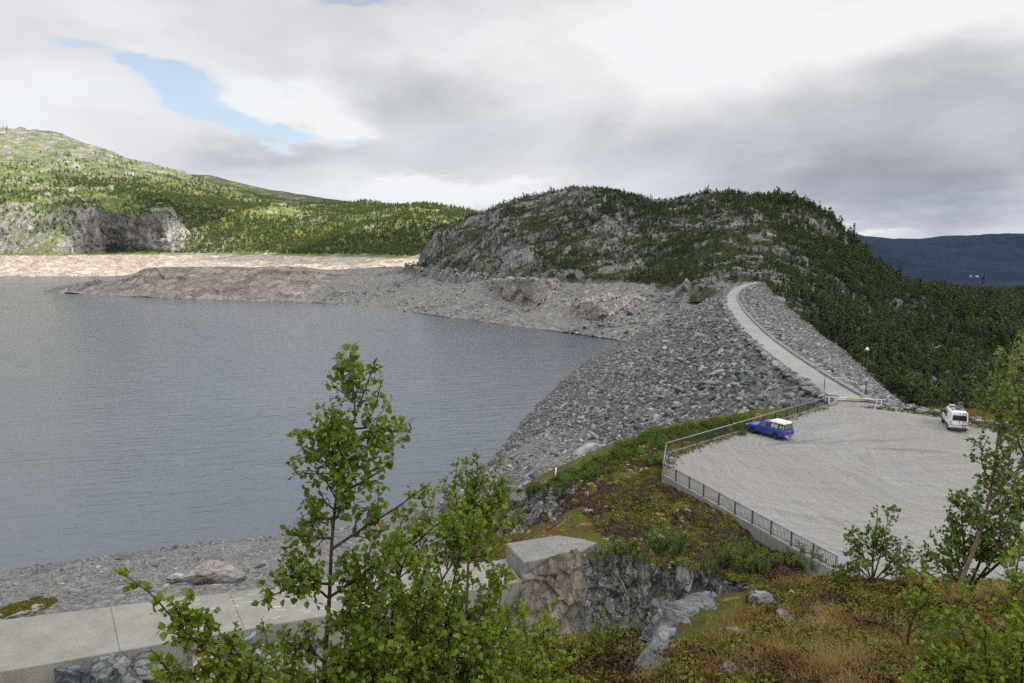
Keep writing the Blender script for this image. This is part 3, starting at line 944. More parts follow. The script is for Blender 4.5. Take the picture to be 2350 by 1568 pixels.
jig(g, 0.5, 5, 3, 33, rowfac(sg, [.2, .3, 1, .6, 1, 1]))
F = grid_faces(*g.shape[:2])
pk = pink.ravel()[F].mean(1) > 0.5
add_static(g.reshape(-1, 3), F)
V = g.reshape(-1, 3)


def sub(name, sel, mat, **tags):
    ids = np.unique(F[sel])
    mp = np.full(len(V), -1)
    mp[ids] = np.arange(len(ids))
    return link(name, make_mesh(name, V[ids], mp[F[sel]], mat), **tags)


sub('far_shore', ~pk, M['shore_far'], kind='structure')
sub('headland', pk, M['pink_rock'], kind='structure')

# --- dam: centre line from the road's two edges
ZC = 27.5
RL = [(1925, 925), (1907, 914), (1879, 891), (1823, 854), (1770, 809), (1725, 768), (1695, 734), (1677, 708), (1669, 686), (1671, 674), (1680, 663), (1703, 653), (1735, 647)]
RR = [(2010, 925), (1973, 914), (1935, 889), (1890, 863), (1830, 824), (1785, 796), (1737, 755), (1707, 723), (1690, 696), (1688, 684), (1694, 671), (1709, 660), (1738, 650)]
L0 = np.array([on(u, v, ZC)[:2] for u, v in RL])
R0 = np.array([on(u, v, ZC)[:2] for u, v in RR])


def resample(pts, n):
    pts = np.asarray(pts, float)
    d = np.r_[0, np.cumsum(np.linalg.norm(np.diff(pts, axis=0), axis=1))]
    t = np.linspace(0, d[-1], n)
    return np.stack([np.interp(t, d, pts[:, k]) for k in range(pts.shape[1])], 1)


def smooth_line(p, it=20):
    p = p.copy()
    for _ in range(it):
        p[1:-1] = (p[:-2] + 2 * p[1:-1] + p[2:]) / 4
    return p


NS = 240
mid = smooth_line(resample((resample(L0, 60) + resample(R0, 60)) / 2, NS), 60)
tan = np.gradient(mid, axis=0)
tan /= np.linalg.norm(tan, axis=1, keepdims=True)
rgt = np.stack([tan[:, 1], -tan[:, 0]], 1)
RW = 2.05                                           # half the road's width
# carry the body on past both ends
ext0 = mid[0] - tan[0] * np.linspace(26, 2, 12)[:, None]
ext1 = mid[-1] + tan[-1] * np.linspace(2, 26, 12)[:, None]
axis = np.concatenate([ext0, mid, ext1])
atan_ = np.gradient(axis, axis=0)
atan_ /= np.linalg.norm(atan_, axis=1, keepdims=True)
argt = np.stack([atan_[:, 1], -atan_[:, 0]], 1)
zc = ZC * S
UPSL, DNSL = 1.85, 1.55


def face(side, off0, dist, slope, n, z0):
    t = np.linspace(0, 1, n)
    d = off0 + dist * t
    xy = axis[None] + side * argt[None] * d[:, None, None]
    z = z0 - (d - off0) / slope
    return np.concatenate([xy, np.broadcast_to(z[:, None, None], (n, len(axis), 1))], 2)


dam = thing('rockfill_dam', 'long curved rockfill dam of grey stones holding back the lake', 'dam', (*mid[120], zc))


def dam_part(name, G, mat, tags=None):
    V = G.reshape(-1, 3)
    F = grid_faces(*G.shape[:2])
    add_static(V, F)
    o = link(name, make_mesh(name, V - np.array(dam.location), F, mat), dam)
    return o


m_, nt_, out_ = mat_shore('dam_fill', [(0.25, (0.03, 0.032, 0.033)), (0.42, (0.055, 0.057, 0.058)), (0.56, (0.09, 0.088, 0.086)), (0.72, (0.15, 0.145, 0.14))], 1.6)  # fill darkened so the gaps between the stones look shaded
mat_shore('dam_fill_fine', [(0.25, (0.06, 0.062, 0.062)), (0.42, (0.11, 0.11, 0.108)), (0.56, (0.17, 0.166, 0.16)), (0.72, (0.26, 0.255, 0.245))], 2.4)
GU = face(-1, RW + 0.5, 84 * S, UPSL, 120, zc - 0.25)
jig(GU, 0.35, 4, 3, 41)
up_o = dam_part('upstream_face', GU, M['dam_fill'])
GD = face(1, RW + 2.0, 72 * S, DNSL, 90, zc + 0.1)
low_ = np.clip((97 - axis[:, 1]) / 6, 0, 1) * .6
GD[..., 2] -= low_[None]
GD[..., 2] -= 0
jig(GD, 0.25, 4, 3, 42)
dn_o = dam_part('downstream_face', GD, M['dam_fill_fine'])
GC = np.stack([np.concatenate([axis - argt * (RW + .5), np.full((len(axis), 1), zc - .25)], 1),
               np.concatenate([axis - argt * (RW + .3), np.full((len(axis), 1), zc - .02)], 1),
               np.concatenate([axis + argt * (RW + .6), np.full((len(axis), 1), zc - .02)], 1),
               np.concatenate([axis + argt * (RW + 2.0), np.full((len(axis), 1), zc + .1)], 1)])
GC[2:, :, 2] -= low_[None] * .6
GC[3, :, 2] -= low_ * .4
dam_part('crest', GC, M['dam_fill_fine'])
# the road on the crest
GR = np.stack([np.concatenate([axis + argt * o, np.full((len(axis), 1), zc + h)], 1) for o, h in ((-RW, .02), (-RW * .5, .05), (0, .04), (RW * .5, .05), (RW, .02))])
GR = GR[:, int(np.argmin(np.abs(axis[:120, 1] - 95))):-4]
put('road', GR, M['road_gravel'], kind='structure')

# --- wooded hill and the valley side below the dam
toe = [(1748, 650, 318), (1770, 671, 300), (1800, 698, 288), (1845, 737, 275), (1879, 769, 266), (1924, 804, 258), (1965, 836, 250), (2010, 875, 228), (2048, 907, 214), (2093, 939, 200)]
base = [(930, 613, 640), (960, 614, 600), (1000, 624, 560), (1100, 641, 505), (1220, 640, 470), (1340, 639, 432), (1420, 648, 400), (1550, 660, 346), (1660, 657, 320), (1700, 652, 317)] + toe + [(2200, 985, 190), (2350, 1030, 178), (3000, 1150, 150)]
base0 = [(u, v + (40 if u > 1740 else 34), Z - (22 if u > 1740 else 12)) for u, v, Z in base]
mid1 = [(930, 610, 650), (960, 606, 615), (1000, 585, 590), (1080, 560, 570), (1150, 545, 545), (1240, 545, 520), (1340, 555, 490), (1430, 580, 465), (1550, 575, 430), (1660, 570, 405), (1748, 580, 395), (1850, 620, 385), (1950, 690, 370), (2050, 760, 345), (2150, 800, 310), (2350, 830, 290), (3000, 880, 260)]
mid2 = [(930, 608, 655), (960, 604, 625), (1000, 545, 620), (1080, 512, 612), (1150, 488, 602), (1240, 470, 592), (1340, 465, 572), (1430, 485, 560), (1500, 495, 545), (1560, 480, 528), (1660, 470, 500), (1748, 480, 480), (1850, 530, 465), (1930, 590, 455), (2050, 685, 450), (2150, 715, 440), (2350, 735, 450), (3000, 760, 450)]
ridge = [(930, 607, 665), (955, 605, 632), (975, 566, 640), (1000, 528, 645), (1080, 496, 655), (1150, 470, 655), (1200, 453, 655), (1300, 431, 645), (1400, 438, 635), (1450, 449, 625), (1500, 461, 612), (1530, 459, 602), (1620, 445, 582), (1700, 444, 562), (1800, 460, 542), (1880, 488, 524), (1930, 532, 512), (1990, 590, 524), (2060, 640, 565), (2130, 655, 620), (2200, 664, 690), (2350, 674, 820), (3000, 690, 900)]
back_ = [(u, v + 70, Z + 170) for u, v, Z in ridge]
us = np.concatenate([np.linspace(930, 2400, 640), np.linspace(2405, 3000, 60)])
sg = [10, 110, 80, 40, 16]
g = loft([base0, base, mid1, mid2, ridge, back_], sg, us)
g = smooth_rows(g, 4)
g = smooth_cols(g, 3)
left = np.clip((1760 - us) / 250, 0, 1)[None, :] * rowfac(sg, [0, .3, 1, 1, .5, .6])[:, None]
rf = rowfac(sg, [.1, .25, 1, 1, .55, 1])
jig(g, 8.0, 95, 5, 51, rf)
gv = g.reshape(-1, 3)
fac = facet(gv / np.array([42, 42, 30]), 15).reshape(g.shape[:2]) * 11 + facet(gv / np.array([16, 16, 11]), 16).reshape(g.shape[:2]) * 4.5
rk = np.clip(fbm(gv / 90, 3, 55).reshape(g.shape[:2]) * 1.4 + .35, 0.08, 1)
g += grid_normals(g) * (fac * (0.25 + .75 * left) * rk * rf[:, None])[..., None]
jig(g, 1.0, 9, 3, 53, rf)
HILL = g
put('hill', g, M['hill'], kind='structure')

# --- valley beyond, blue mountain far off
us = np.linspace(1650, 3100, 200)
def hz(us_, v, Z): return [(u, v, Z) for u in us_]
g = loft([[(1650, 720, 760), (2100, 720, 800), (3100, 740, 900)],
          [(1650, 664, 2600), (2100, 664, 2600), (3100, 668, 2600)],
          [(1650, 650, 4300), (2100, 648, 4300), (2350, 650, 4300), (3100, 652, 4300)],
          [(1650, 560, 5600), (1950, 556, 5600), (2050, 562, 5500), (2200, 562, 5500), (2350, 556, 5600), (3100, 556, 5600)],
          [(1650, 540, 6600), (1900, 533, 6600), (1990, 540, 6500), (2080, 544, 6400), (2200, 537, 6300), (2350, 532, 6400), (3100, 528, 6400)],
          [(1650, 560, 7600), (3100, 560, 7600)]], [16, 16, 50, 24, 8], us)
rf = rowfac([16, 16, 50, 24, 8], [.1, .1, .25, 1, .6, 1])
jig(g, 70, 900, 6, 61, rf)
put('blue_mountain', g, M['blue_mountain'], kind='structure')

# --- sunlit mountain across the lake
us = np.linspace(-650, 1330, 620)
sg = [6, 46, 90, 60, 90, 10]
f0 = [(-650, 645, ('z', -5)), (1330, 640, ('z', -5))]
f1 = [(-650, 635, 950), (0, 633.5, 965), (240, 633, 965), (600, 634, 900), (930, 640, 800), (1330, 650, 700)]
f2 = [(-650, 584, ('z', 25)), (0, 585.5, ('z', 25)), (130, 587, ('z', 25)), (260, 583, ('z', 25)), (400, 584, ('z', 25)), (570, 586, ('z', 25)), (700, 588, ('z', 25)), (860, 592, ('z', 25)), (1000, 594, ('z', 25)), (1330, 596, ('z', 25))]
f3 = [(-650, 470, 1345), (0, 484, 1330), (60, 480, 1325), (130, 482, 1320), (190, 488, 1320), (240, 497, 1322), (262, 508, 1326), (300, 506, 1326), (350, 500, 1322), (385, 497, 1322), (400, 520, 1350), (430, 545, 1370), (570, 540, 1380), (700, 540, 1340), (860, 545, 1240), (1000, 550, 1150), (1330, 556, 1050)]
f4 = [(-650, 405, 1600), (0, 410, 1560), (130, 415, 1560), (260, 425, 1570), (400, 445, 1600), (500, 470, 1600), (570, 482, 1580), (700, 490, 1540), (860, 494, 1450), (1000, 510, 1350), (1330, 520, 1250)]
f5 = [(-650, 262, 2150), (-200, 272, 2100), (0, 290, 2050), (60, 295, 2040), (140, 305, 2020), (200, 327, 2000), (300, 363, 1980), (430, 396, 1960), (500, 424, 1950), (600, 448, 1920), (700, 460, 1880), (780, 467, 1830), (840, 461, 1780), (900, 471, 1720), (1000, 477, 1680), (1090, 490, 1650), (1330, 510, 1600)]
f6 = [(u, v + 60, Z + 350) for u, v, Z in f5]
g = loft([f0, f1, f2, f3, f4, f5, f6], sg, us)
g = smooth_cols(g, 2)
rf = rowfac(sg, [0, .08, .22, .8, 1, .45, 1])
jig(g, 24, 240, 6, 71, rf)
gv = g.reshape(-1, 3)
cl = np.clip((420 - us) / 60, 0, 1)[None, :] * rowfac(sg, [0, .1, .5, 1, .35, .1, 0])[:, None]
low = rowfac(sg, [0, .5, .35, 0, 0, 0, 0])[:, None]
fac = facet(gv / np.array([70, 70, 95]), 25).reshape(g.shape[:2]) * 9 + facet(gv / np.array([24, 24, 34]), 26).reshape(g.shape[:2]) * 9
f2_ = facet(gv / np.array([45, 45, 12]), 27).reshape(g.shape[:2]) * 9
upper = rowfac(sg, [0, 0, 0, .3, .9, .5, .5])[:, None]
f3_ = facet(gv / np.array([60, 60, 26]), 28).reshape(g.shape[:2]) * 13
g += grid_normals(g) * (fac * cl + f2_ * low + f3_ * upper * np.clip(.4 + fbm(gv / 200, 3, 77).reshape(g.shape[:2]), 0, 1))[..., None]
jig(g, 2.0, 20, 3, 73, rf)
MOUNT = g
put('mountain', g, M['mountain'], kind='structure')

# darker ridge behind
us = np.linspace(150, 1330, 240)
g = loft([[(150, 470, 2150), (1330, 560, 2000)],
          [(150, 420, 2500), (400, 440, 2450), (620, 470, 2400), (900, 490, 2300), (1330, 520, 2200)],
          [(150, 372, 2900), (360, 385, 2850), (430, 398, 2800), (480, 401, 2780), (560, 421, 2740), (620, 437, 2700), (700, 447, 2650), (780, 459, 2600), (850, 468, 2560), (1000, 486, 2500), (1330, 530, 2400)],
          [(150, 440, 3400), (1330, 560, 2900)]], [16, 40, 10], us)
jig(g, 22, 300, 6, 81, rowfac([16, 40, 10], [.5, 1, .3, 1]))
put('far_ridge', g, M['far_ridge'], kind='structure')

# --- the yard (gravel car park)
yard_px = [(1530, 1040), (1545, 1036), (1640, 1006), (1760, 970), (1897, 931), (1930, 922), (2010, 926), (2060, 934), (2094, 940), (2130, 949), (2160, 955), (2230, 975), (2300, 990), (2380, 1005), (2600, 1050), (3200, 1200)]
back = np.array([on(u, v, ZC)[:2] for u, v in yard_px])
near_px = [(1523, 1087), (1560, 1108), (1640, 1154), (1760, 1222), (1918, 1312)]
front = np.array([on(u, v, ZC)[:2] for u, v in near_px])
front = np.concatenate([front, [front[-1] + (front[-1] - front[0]) * .35, (60, 30), (130, 45)]])
A, B = resample(back, 120), resample(front, 120)
ts = np.linspace(0, 1, 60)[:, None, None]
xy = B[None] * (1 - ts) + A[None] * ts
g = np.concatenate([xy, np.full((60, 120, 1), zc)], 2)
g[..., 2] += fbm(g.reshape(-1, 3) / 9, 3, 91).reshape(60, 120) * 0.05
YARD = g
# earth sides of the filled yard
def skirt(q):
    w_ = np.concatenate([q[:1], q, q[-1:]], 0)
    w_[0, :, 2] -= 3.5
    w_[-1, :, 2] -= 3.5
    return w_


g = skirt(g)
g = skirt(g.transpose(1, 0, 2)).transpose(1, 0, 2)
put('car_park', g, M['gravel_lot'], kind='structure')

# --- the knoll the photograph was taken from
us = np.linspace(-900, 3300, 520)
kn = [[(-900, 1568, 0.3), (3300, 1568, 0.3)],
      [(-900, 1900, 3.0), (1000, 1900, 3.2), (1300, 1800, 3.4), (3300, 1800, 3.2)],
      [(-900, 1900, 5.5), (1000, 1760, 6), (1200, 1640, 7), (1450, 1600, 6.4), (1550, 1568, 5.8), (2350, 1568, 5.6), (3300, 1568, 5.6)],
      [(-900, 1900, 8), (900, 1680, 9), (1100, 1580, 10), (1250, 1505, 10.5), (1350, 1483, 10.5), (1430, 1476, 10.3), (1480, 1450, 9.5), (1534, 1404, 9.2), (1600, 1374, 9.3), (1740, 1348, 9.5), (1800, 1330, 9.8), (2070, 1334, 9.8), (2350, 1346, 9.8), (3300, 1346, 9.8)],
      [(-900, 2300, 11), (900, 2100, 12), (1250, 1850, 12.5), (1534, 1700, 12), (1740, 1600, 12.5), (2350, 1560, 13), (3300, 1560, 13)],
      [(-900, 2300, 24), (900, 2000, 24), (1250, 1700, 25), (1740, 1600, 26), (2350, 1600, 26), (3300, 1600, 26)]]
sg = [10, 30, 110, 30, 12]
g = loft(kn, sg, us, metres=True)
g[0, :, 2] = CAMZ - 2.0
g[0, :, 1] = -4.0
g = smooth_rows(g, 2)
jig(g, 0.16, 1.3, 4, 101, rowfac(sg, [0, .2, .7, .55, 1.5, 2]))
jig(g, 0.05, 0.22, 3, 102, rowfac(sg, [0, .5, 1, .8, 1, 1]))
KNOLL = g
put('ground', g, M['knoll'], kind='structure')
print('terrain done', sum(len(v) for v, f in STATIC))
# ------------------------------------------------------------------ out-of-view cloud added to shade the dam, and the air
def build_cloud():
    """one broad cloud added out of view, overhead and behind; it lies where its shadow covers the dam and the near lake"""
    alt = 1750.0
    k = alt / -SUN_DIR.z
    off = -SUN_DIR * k                       # ground point -> cloud point
    nx, ny = 150, 130
    xs, ys = np.linspace(-1700, 3300, nx), np.linspace(-900, 3600, ny)
    X, Y = np.meshgrid(xs, ys)
    q = np.stack([X.ravel() / 260, Y.ravel() / 260, np.zeros(X.size)], 1)
    n = fbm(q, 5, 5).reshape(X.shape)
    edge = 1030 - np.clip(X + 100, -9e9, 0) * 0.10 + np.clip(X - 250, 0, 1500) * 0.45
    f = (edge - Y) / 130 + n * 0.55
    # strays shaped to throw shade on the lower woods and the ridge behind
    f = np.maximum(f, 1.15 - np.hypot((X + 330) / 330, (Y - 1480) / 200) * 1.3 + n * .8)
    f = np.maximum(f, 1.15 - np.hypot((X + 1150) / 230, (Y - 1870) / 160) * 1.3 + n * .6)
    f = np.maximum(f, 1.0 - np.hypot((X + 1000) / 900, (Y - 3200) / 320) * 1.2 + n * .6)
    f[[0, -1]] = -1
    f[:, [0, -1]] = -1
    th = np.sqrt(np.clip(f, 0, 1)) * 95
    cell = (f[:-1, :-1] > 0) | (f[1:, :-1] > 0) | (f[:-1, 1:] > 0) | (f[1:, 1:] > 0)
    a = np.arange(nx * ny).reshape(ny, nx)
    Q = np.stack([a[:-1, :-1], a[:-1, 1:], a[1:, 1:], a[1:, :-1]], -1)[cell]
    top = np.stack([X + off.x, Y + off.y, alt + th + 6], -1).reshape(-1, 3)
    bot = np.stack([X + off.x, Y + off.y, alt - th * .45 - 6 + n * 14], -1).reshape(-1, 3)
    ids = np.unique(Q)
    mp = np.full(nx * ny, -1)
    mp[ids] = np.arange(len(ids))
    V = np.concatenate([top[ids], bot[ids]])
    F = np.concatenate([mp[Q], mp[Q][:, ::-1] + len(ids)])
    # close the rim
    e = np.concatenate([F[:len(Q)][:, [i, (i + 1) % 4]] for i in range(4)])
    key = {}
    for s_, t_ in e:
        key[(s_, t_)] = 1
    rim = [(s_, t_) for s_, t_ in key if (t_, s_) not in key]
    side = np.array([(t_, s_, s_ + len(ids), t_ + len(ids)) for s_, t_ in rim])
    link('cloud', make_mesh('cloud', V, np.concatenate([F, side]), M['cloud']), kind='stuff', label='broad unseen cloud added overhead to shade the dam and lake', group=None)


build_cloud()
hz_ = MB().box((2600, 4700, 90), (10400, 10600, 1180))
hz_.build('haze', M['haze'], kind='stuff', label='thin blue haze in the air over the valley')
# ------------------------------------------------------------------ plants: leaf clouds as many small faces
def leaf_quads(C, N, size, r, aspect=1.0, ragged=0.35):
    """one ragged four-cornered spray per centre C, facing N"""
    n = len(C)
    N = N / (np.linalg.norm(N, axis=1, keepdims=True) + 1e-9)
    t = r.normal(size=(n, 3))
    t -= (t * N).sum(1, keepdims=True) * N
    t /= np.linalg.norm(t, axis=1, keepdims=True) + 1e-9
    b = np.cross(N, t)
    size = np.asarray(size, float).reshape(-1, 1) * np.ones((n, 1))
    out = []
    for sx, sy in ((-1, -.4), (.2, -1), (1, .3), (-.3, 1)):
        j = 1 + (r.random((n, 1)) - .5) * 2 * ragged
        out.append(C + t * sx * size * aspect * j + b * sy * size * j + N * (r.random((n, 1)) - .5) * size * .5)
    V = np.stack(out, 1).reshape(-1, 3)
    F = np.arange(4 * n).reshape(n, 4)
    return V, F


def trunk_mesh(name, pts, rads, mat, n=5):
    mb = MB().tube(pts, rads, n)
    mb.bm.normal_update()
    me = bpy.data.meshes.new(name)
    mb.bm.to_mesh(me)
    mb.bm.free()
    me.materials.append(mat)
    return me


def limbs_mesh(name, limbs, mat, n=4):
    mb = MB()
    for pts, rads in limbs:
        mb.tube(pts, rads, n)
    me = bpy.data.meshes.new(name)
    mb.bm.to_mesh(me)
    mb.bm.free()
    me.materials.append(mat)
    return me


def birch_proto(seed, h=8.0, w=1.7, n=430, mat='birch_far', leaf=0.27):
    r = np.random.default_rng(seed)
    lean = r.normal(size=2) * 0.05 * h
    limbs = [([(0, 0, -.5), (lean[0] * .4, lean[1] * .4, h * .45), (lean[0], lean[1], h * .93)], [.10, .07, .015])]
    lobes = []
    for k in range(13):
        t = r.uniform(.22, .98)
        rad = w * (1.15 - abs(t - .45) * 1.1) * r.uniform(.4, 1.0)
        a = r.uniform(0, 6.28)
        c = np.array([lean[0] * t + math.cos(a) * rad, lean[1] * t + math.sin(a) * rad, h * t])
        lobes.append((c, w * r.uniform(.34, .62) * (1.1 - .5 * t)))
        limbs.append(([(lean[0] * t * .8, lean[1] * t * .8, h * t * .8), tuple(c)], [.04, .01]))
    lobes.append((np.array([lean[0], lean[1], h * .95]), w * .3))
    vol = np.array([l[1] ** 2 for l in lobes])
    pick_ = r.choice(len(lobes), n, p=vol / vol.sum())
    d = r.normal(size=(n, 3))
    d /= np.linalg.norm(d, axis=1, keepdims=True)
    C = np.array([lobes[i][0] for i in pick_]) + d * np.array([lobes[i][1] for i in pick_])[:, None] * (r.random((n, 1)) ** .45) * np.array([1, 1, 1.25])
    V, F = leaf_quads(C, d + r.normal(size=(n, 3)) * .6 + np.array([0, 0, .5]), leaf * r.uniform(.6, 1.25, n), r)
    return limbs_mesh('trunk', limbs, M['bark_far']), make_mesh('crown', V, F, M[mat], False, r.random(n))


def conifer_proto(seed, h=10.5, w=1.75, n=420):
    r = np.random.default_rng(seed)
    C, N, sz = [], [], []
    limbs = [([(0, 0, -.5), (0, 0, h * .6), (0, 0, h)], [.13, .08, .01])]
    z = .12 * h
    while z < h * .97:
        f = 1 - z / h
        rad = w * (f ** .8) * r.uniform(.7, 1.15) + .12
        m = r.integers(5, 8)
        a0 = r.uniform(0, 6.28)
        for k in range(m):
            a = a0 + k * 6.283 / m + r.normal() * .2
            L = rad * r.uniform(.65, 1.1)
            for s_ in np.linspace(.3, 1, max(2, int(L / .38))):
                C.append((math.cos(a) * L * s_, math.sin(a) * L * s_, z - L * s_ * .28 + r.normal() * .07))
                N.append((math.cos(a) * .3 + r.normal() * .35, math.sin(a) * .3 + r.normal() * .35, 1))
                sz.append(.33 * (1.15 - .35 * s_) * r.uniform(.7, 1.25))
        z += h * .045 * r.uniform(.8, 1.3)
    C, N, sz = np.array(C), np.array(N), np.array(sz)
    V, F = leaf_quads(C, N, sz, r)
    return limbs_mesh('trunk', limbs, M['bark_far']), make_mesh('crown', V, F, M['conifer_far'], False, r.random(len(C)))


def pine_proto(seed, h=9.5, n=380):
    r = np.random.default_rng(seed)
    b = r.normal(size=2) * .35
    limbs = [([(0, 0, -.5), (b[0], b[1], h * .5), (b[0] * 1.6, b[1] * .7, h * .97)], [.15, .10, .02])]
    lobes = []
    for k in range(11):
        t = r.uniform(.42, 1.0)
        rad = 1.7 * (1.25 - t) * r.uniform(.3, 1.2) + .15
        a = r.uniform(0, 6.28)
        c = np.array([b[0] * 1.4 + math.cos(a) * rad, b[1] + math.sin(a) * rad, h * t])
        lobes.append((c, r.uniform(.45, .85)))
        limbs.append(([(b[0] * 1.2, b[1] * .9, h * t * .92), tuple(c)], [.05, .015]))
    pick_ = r.integers(0, len(lobes), n)
    d = r.normal(size=(n, 3))
    d /= np.linalg.norm(d, axis=1, keepdims=True)
    C = np.array([lobes[i][0] for i in pick_]) + d * np.array([lobes[i][1] for i in pick_])[:, None] * (r.random((n, 1)) ** .5) * np.array([1.1, 1.1, .65])
    V, F = leaf_quads(C, d + np.array([0, 0, .8]), .24 * r.uniform(.6, 1.2, n), r)
    return limbs_mesh('trunk', limbs, M['bark_far']), make_mesh('crown', V, F, M['conifer_far'], False, r.random(n))


def stone_mesh(name, seed, mat, sub_=2, flat=0.75, planes=15, smooth=False, rough=0.05):
    r = np.random.default_rng(seed)
    bm = bmesh.new()
    bmesh.ops.create_icosphere(bm, subdivisions=sub_, radius=1.0)
    V = np.array([v.co for v in bm.verts])
    F = np.array([[v.index for v in f.verts] for f in bm.faces])
    bm.free()
    N = r.normal(size=(planes, 3))
    N /= np.linalg.norm(N, axis=1, keepdims=True)
    D = r.uniform(.50, 1.0, planes)
    dots = V @ N.T
    rad = np.where(dots > 1e-3, D / np.maximum(dots, 1e-3), 9).min(1)
    rad = np.minimum(rad, 1.25)
    V = V * rad[:, None]
    V = V * (1 + fbm(V * 2.2 + seed, 3, seed)[:, None] * rough)
    V = V * np.array([1.0, r.uniform(.65, .9), flat * r.uniform(.75, 1.05)])
    return make_mesh(name, V, F, mat, smooth)


def scatter_stuff(name, pts, rots, scls, idx, protos, label, **tags):
    """everything nobody would count: one object, copies by geometry nodes"""
    me = bpy.data.meshes.new(name)
    me.vertices.add(len(pts))
    me.vertices.foreach_set('co', np.ascontiguousarray(pts, np.float32).ravel())
    for an, dat in (('rot', rots), ('scl', scls)):
        a = me.attributes.new(an, 'FLOAT_VECTOR', 'POINT')
        a.data.foreach_set('vector', np.ascontiguousarray(dat, np.float32).ravel())
    a = me.attributes.new('pick', 'INT', 'POINT')
    a.data.foreach_set('value', np.ascontiguousarray(idx, np.int32))
    o = link(name, me, label=label, kind='stuff', **tags)
    ng = bpy.data.node_groups.new(name, 'GeometryNodeTree')
    ng.interface.new_socket('Geometry', in_out='INPUT', socket_type='NodeSocketGeometry')
    ng.interface.new_socket('Geometry', in_out='OUTPUT', socket_type='NodeSocketGeometry')
    gi, go = ng.nodes.new('NodeGroupInput'), ng.nodes.new('NodeGroupOutput')
    join = ng.nodes.new('GeometryNodeJoinGeometry')
    for p in protos[::-1]:
        oi = ng.nodes.new('GeometryNodeObjectInfo')
        oi.inputs['Object'].default_value = p
        oi.inputs['As Instance'].default_value = True
        oi.transform_space = 'ORIGINAL'
        ng.links.new(oi.outputs['Geometry'], join.inputs[0])
    iop = ng.nodes.new('GeometryNodeInstanceOnPoints')

    def attr(nm, t):
        n = ng.nodes.new('GeometryNodeInputNamedAttribute')
        n.data_type = t
        n.inputs[0].default_value = nm
        return n.outputs[0]
    ng.links.new(gi.outputs[0], iop.inputs['Points'])
    ng.links.new(join.outputs[0], iop.inputs['Instance'])
    iop.inputs['Pick Instance'].default_value = True
    ng.links.new(attr('pick', 'INT'), iop.inputs['Instance Index'])
    e2r = ng.nodes.new('FunctionNodeEulerToRotation')
    ng.links.new(attr('rot', 'FLOAT_VECTOR'), e2r.inputs[0])
    ng.links.new(e2r.outputs[0], iop.inputs['Rotation'])
    ng.links.new(attr('scl', 'FLOAT_VECTOR'), iop.inputs['Scale'])
    ng.links.new(iop.outputs[0], go.inputs[0])
    md = o.modifiers.new('scatter', 'NODES')
    md.node_group = ng
    return o


def grid_sample(G, n, r, dens=None):
    """n random points on a grid surface, even per square metre; returns points and normals"""
    d1 = G[:-1, 1:] - G[:-1, :-1]
    d2 = G[1:, :-1] - G[:-1, :-1]
    cr = np.cross(d1, d2)
    ar = np.linalg.norm(cr, axis=2)
    nn = cr / (ar[..., None] + 1e-9)
    nn[nn[..., 2] < 0] *= -1
    w = ar if dens is None else ar * dens
    w = w.ravel() / w.sum()
    k = r.choice(w.size, n, p=w)
    i, j = np.unravel_index(k, ar.shape)
    a, b = r.random((n, 1)), r.random((n, 1))
    p = G[i, j] * (1 - a) * (1 - b) + G[i, j + 1] * a * (1 - b) + G[i + 1, j] * (1 - a) * b + G[i + 1, j + 1] * a * b
    return p, nn[i, j]


def visible(pts, tol=2.0):
    """not hidden by the ground"""
    t = bvh()
    o = Vector((0, 0, CAMZ))
    ok = np.zeros(len(pts), bool)
    for i, p in enumerate(pts):
        d = Vector(p) - o
        L = d.length
        h = t.ray_cast(o, d / L, L - tol)
        ok[i] = h[0] is None
    return ok


def in_frame(pts, m=0):
    u, v, f = proj(pts)
    return (f > 0) & (u > -m) & (u < 2350 + m) & (v > -m) & (v < 1568 + m)


TREES = []      # (trunk mesh, crown mesh, kind)
for s_ in range(6):
    TREES.append((*birch_proto(100 + s_, 7.5 + s_ * .3, 1.5 + .12 * s_), 'birch'))
for s_ in range(3):
    TREES.append((*conifer_proto(200 + s_, 9.5 + s_, 1.6 + .15 * s_), 'spruce'))
for s_ in range(3):
    TREES.append((*pine_proto(300 + s_), 'pine'))


def place_tree(k, loc, rot, s, label, group, name=None):
    tm, cm, kind = TREES[k]
    t = thing(name or kind + '_tree', label, 'tree', loc, rot, group)
    t.scale = (s, s, s)
    link('trunk', tm, t)
    c = link('crown', cm, t)
    return t, c


# --- woods on the hill and down the valley side
r = np.random.default_rng(11)
nr, nc = HILL.shape[:2]
cellp = (HILL[:-1, :-1] + HILL[1:, 1:]) / 2
q = cellp.reshape(-1, 3)
pn = grid_normals(HILL)[:-1, :-1]
uu, vv, ff = proj(q)
nois = fbm(q / 38, 4, 201)
nois2 = fbm(q / 14, 3, 202)
uu2 = uu.reshape(nr - 1, nc - 1)
valley = np.clip((uu - 1720 + (vv - 600) * -.25) / 160, 0, 1)
gully = np.exp(-((uu - (1440 + (vv - 450) * .35)) / 75) ** 2) * (vv < 645)
east = np.clip((uu - 1450) / 120, 0, 1)
dens = np.clip(.60 + .12 * east + nois * .95 + nois2 * .6 + gully * 1.1, 0.05, 1.6)
dens = dens * (1 - valley) + np.clip(1.25 + nois * .9 + nois2 * .4, .05, 1.8) * valley
dens *= np.clip((pn[..., 2].ravel() - .38) / .3, 0.06, 1)
dens = dens.reshape(nr - 1, nc - 1)
dens[:11] = 0
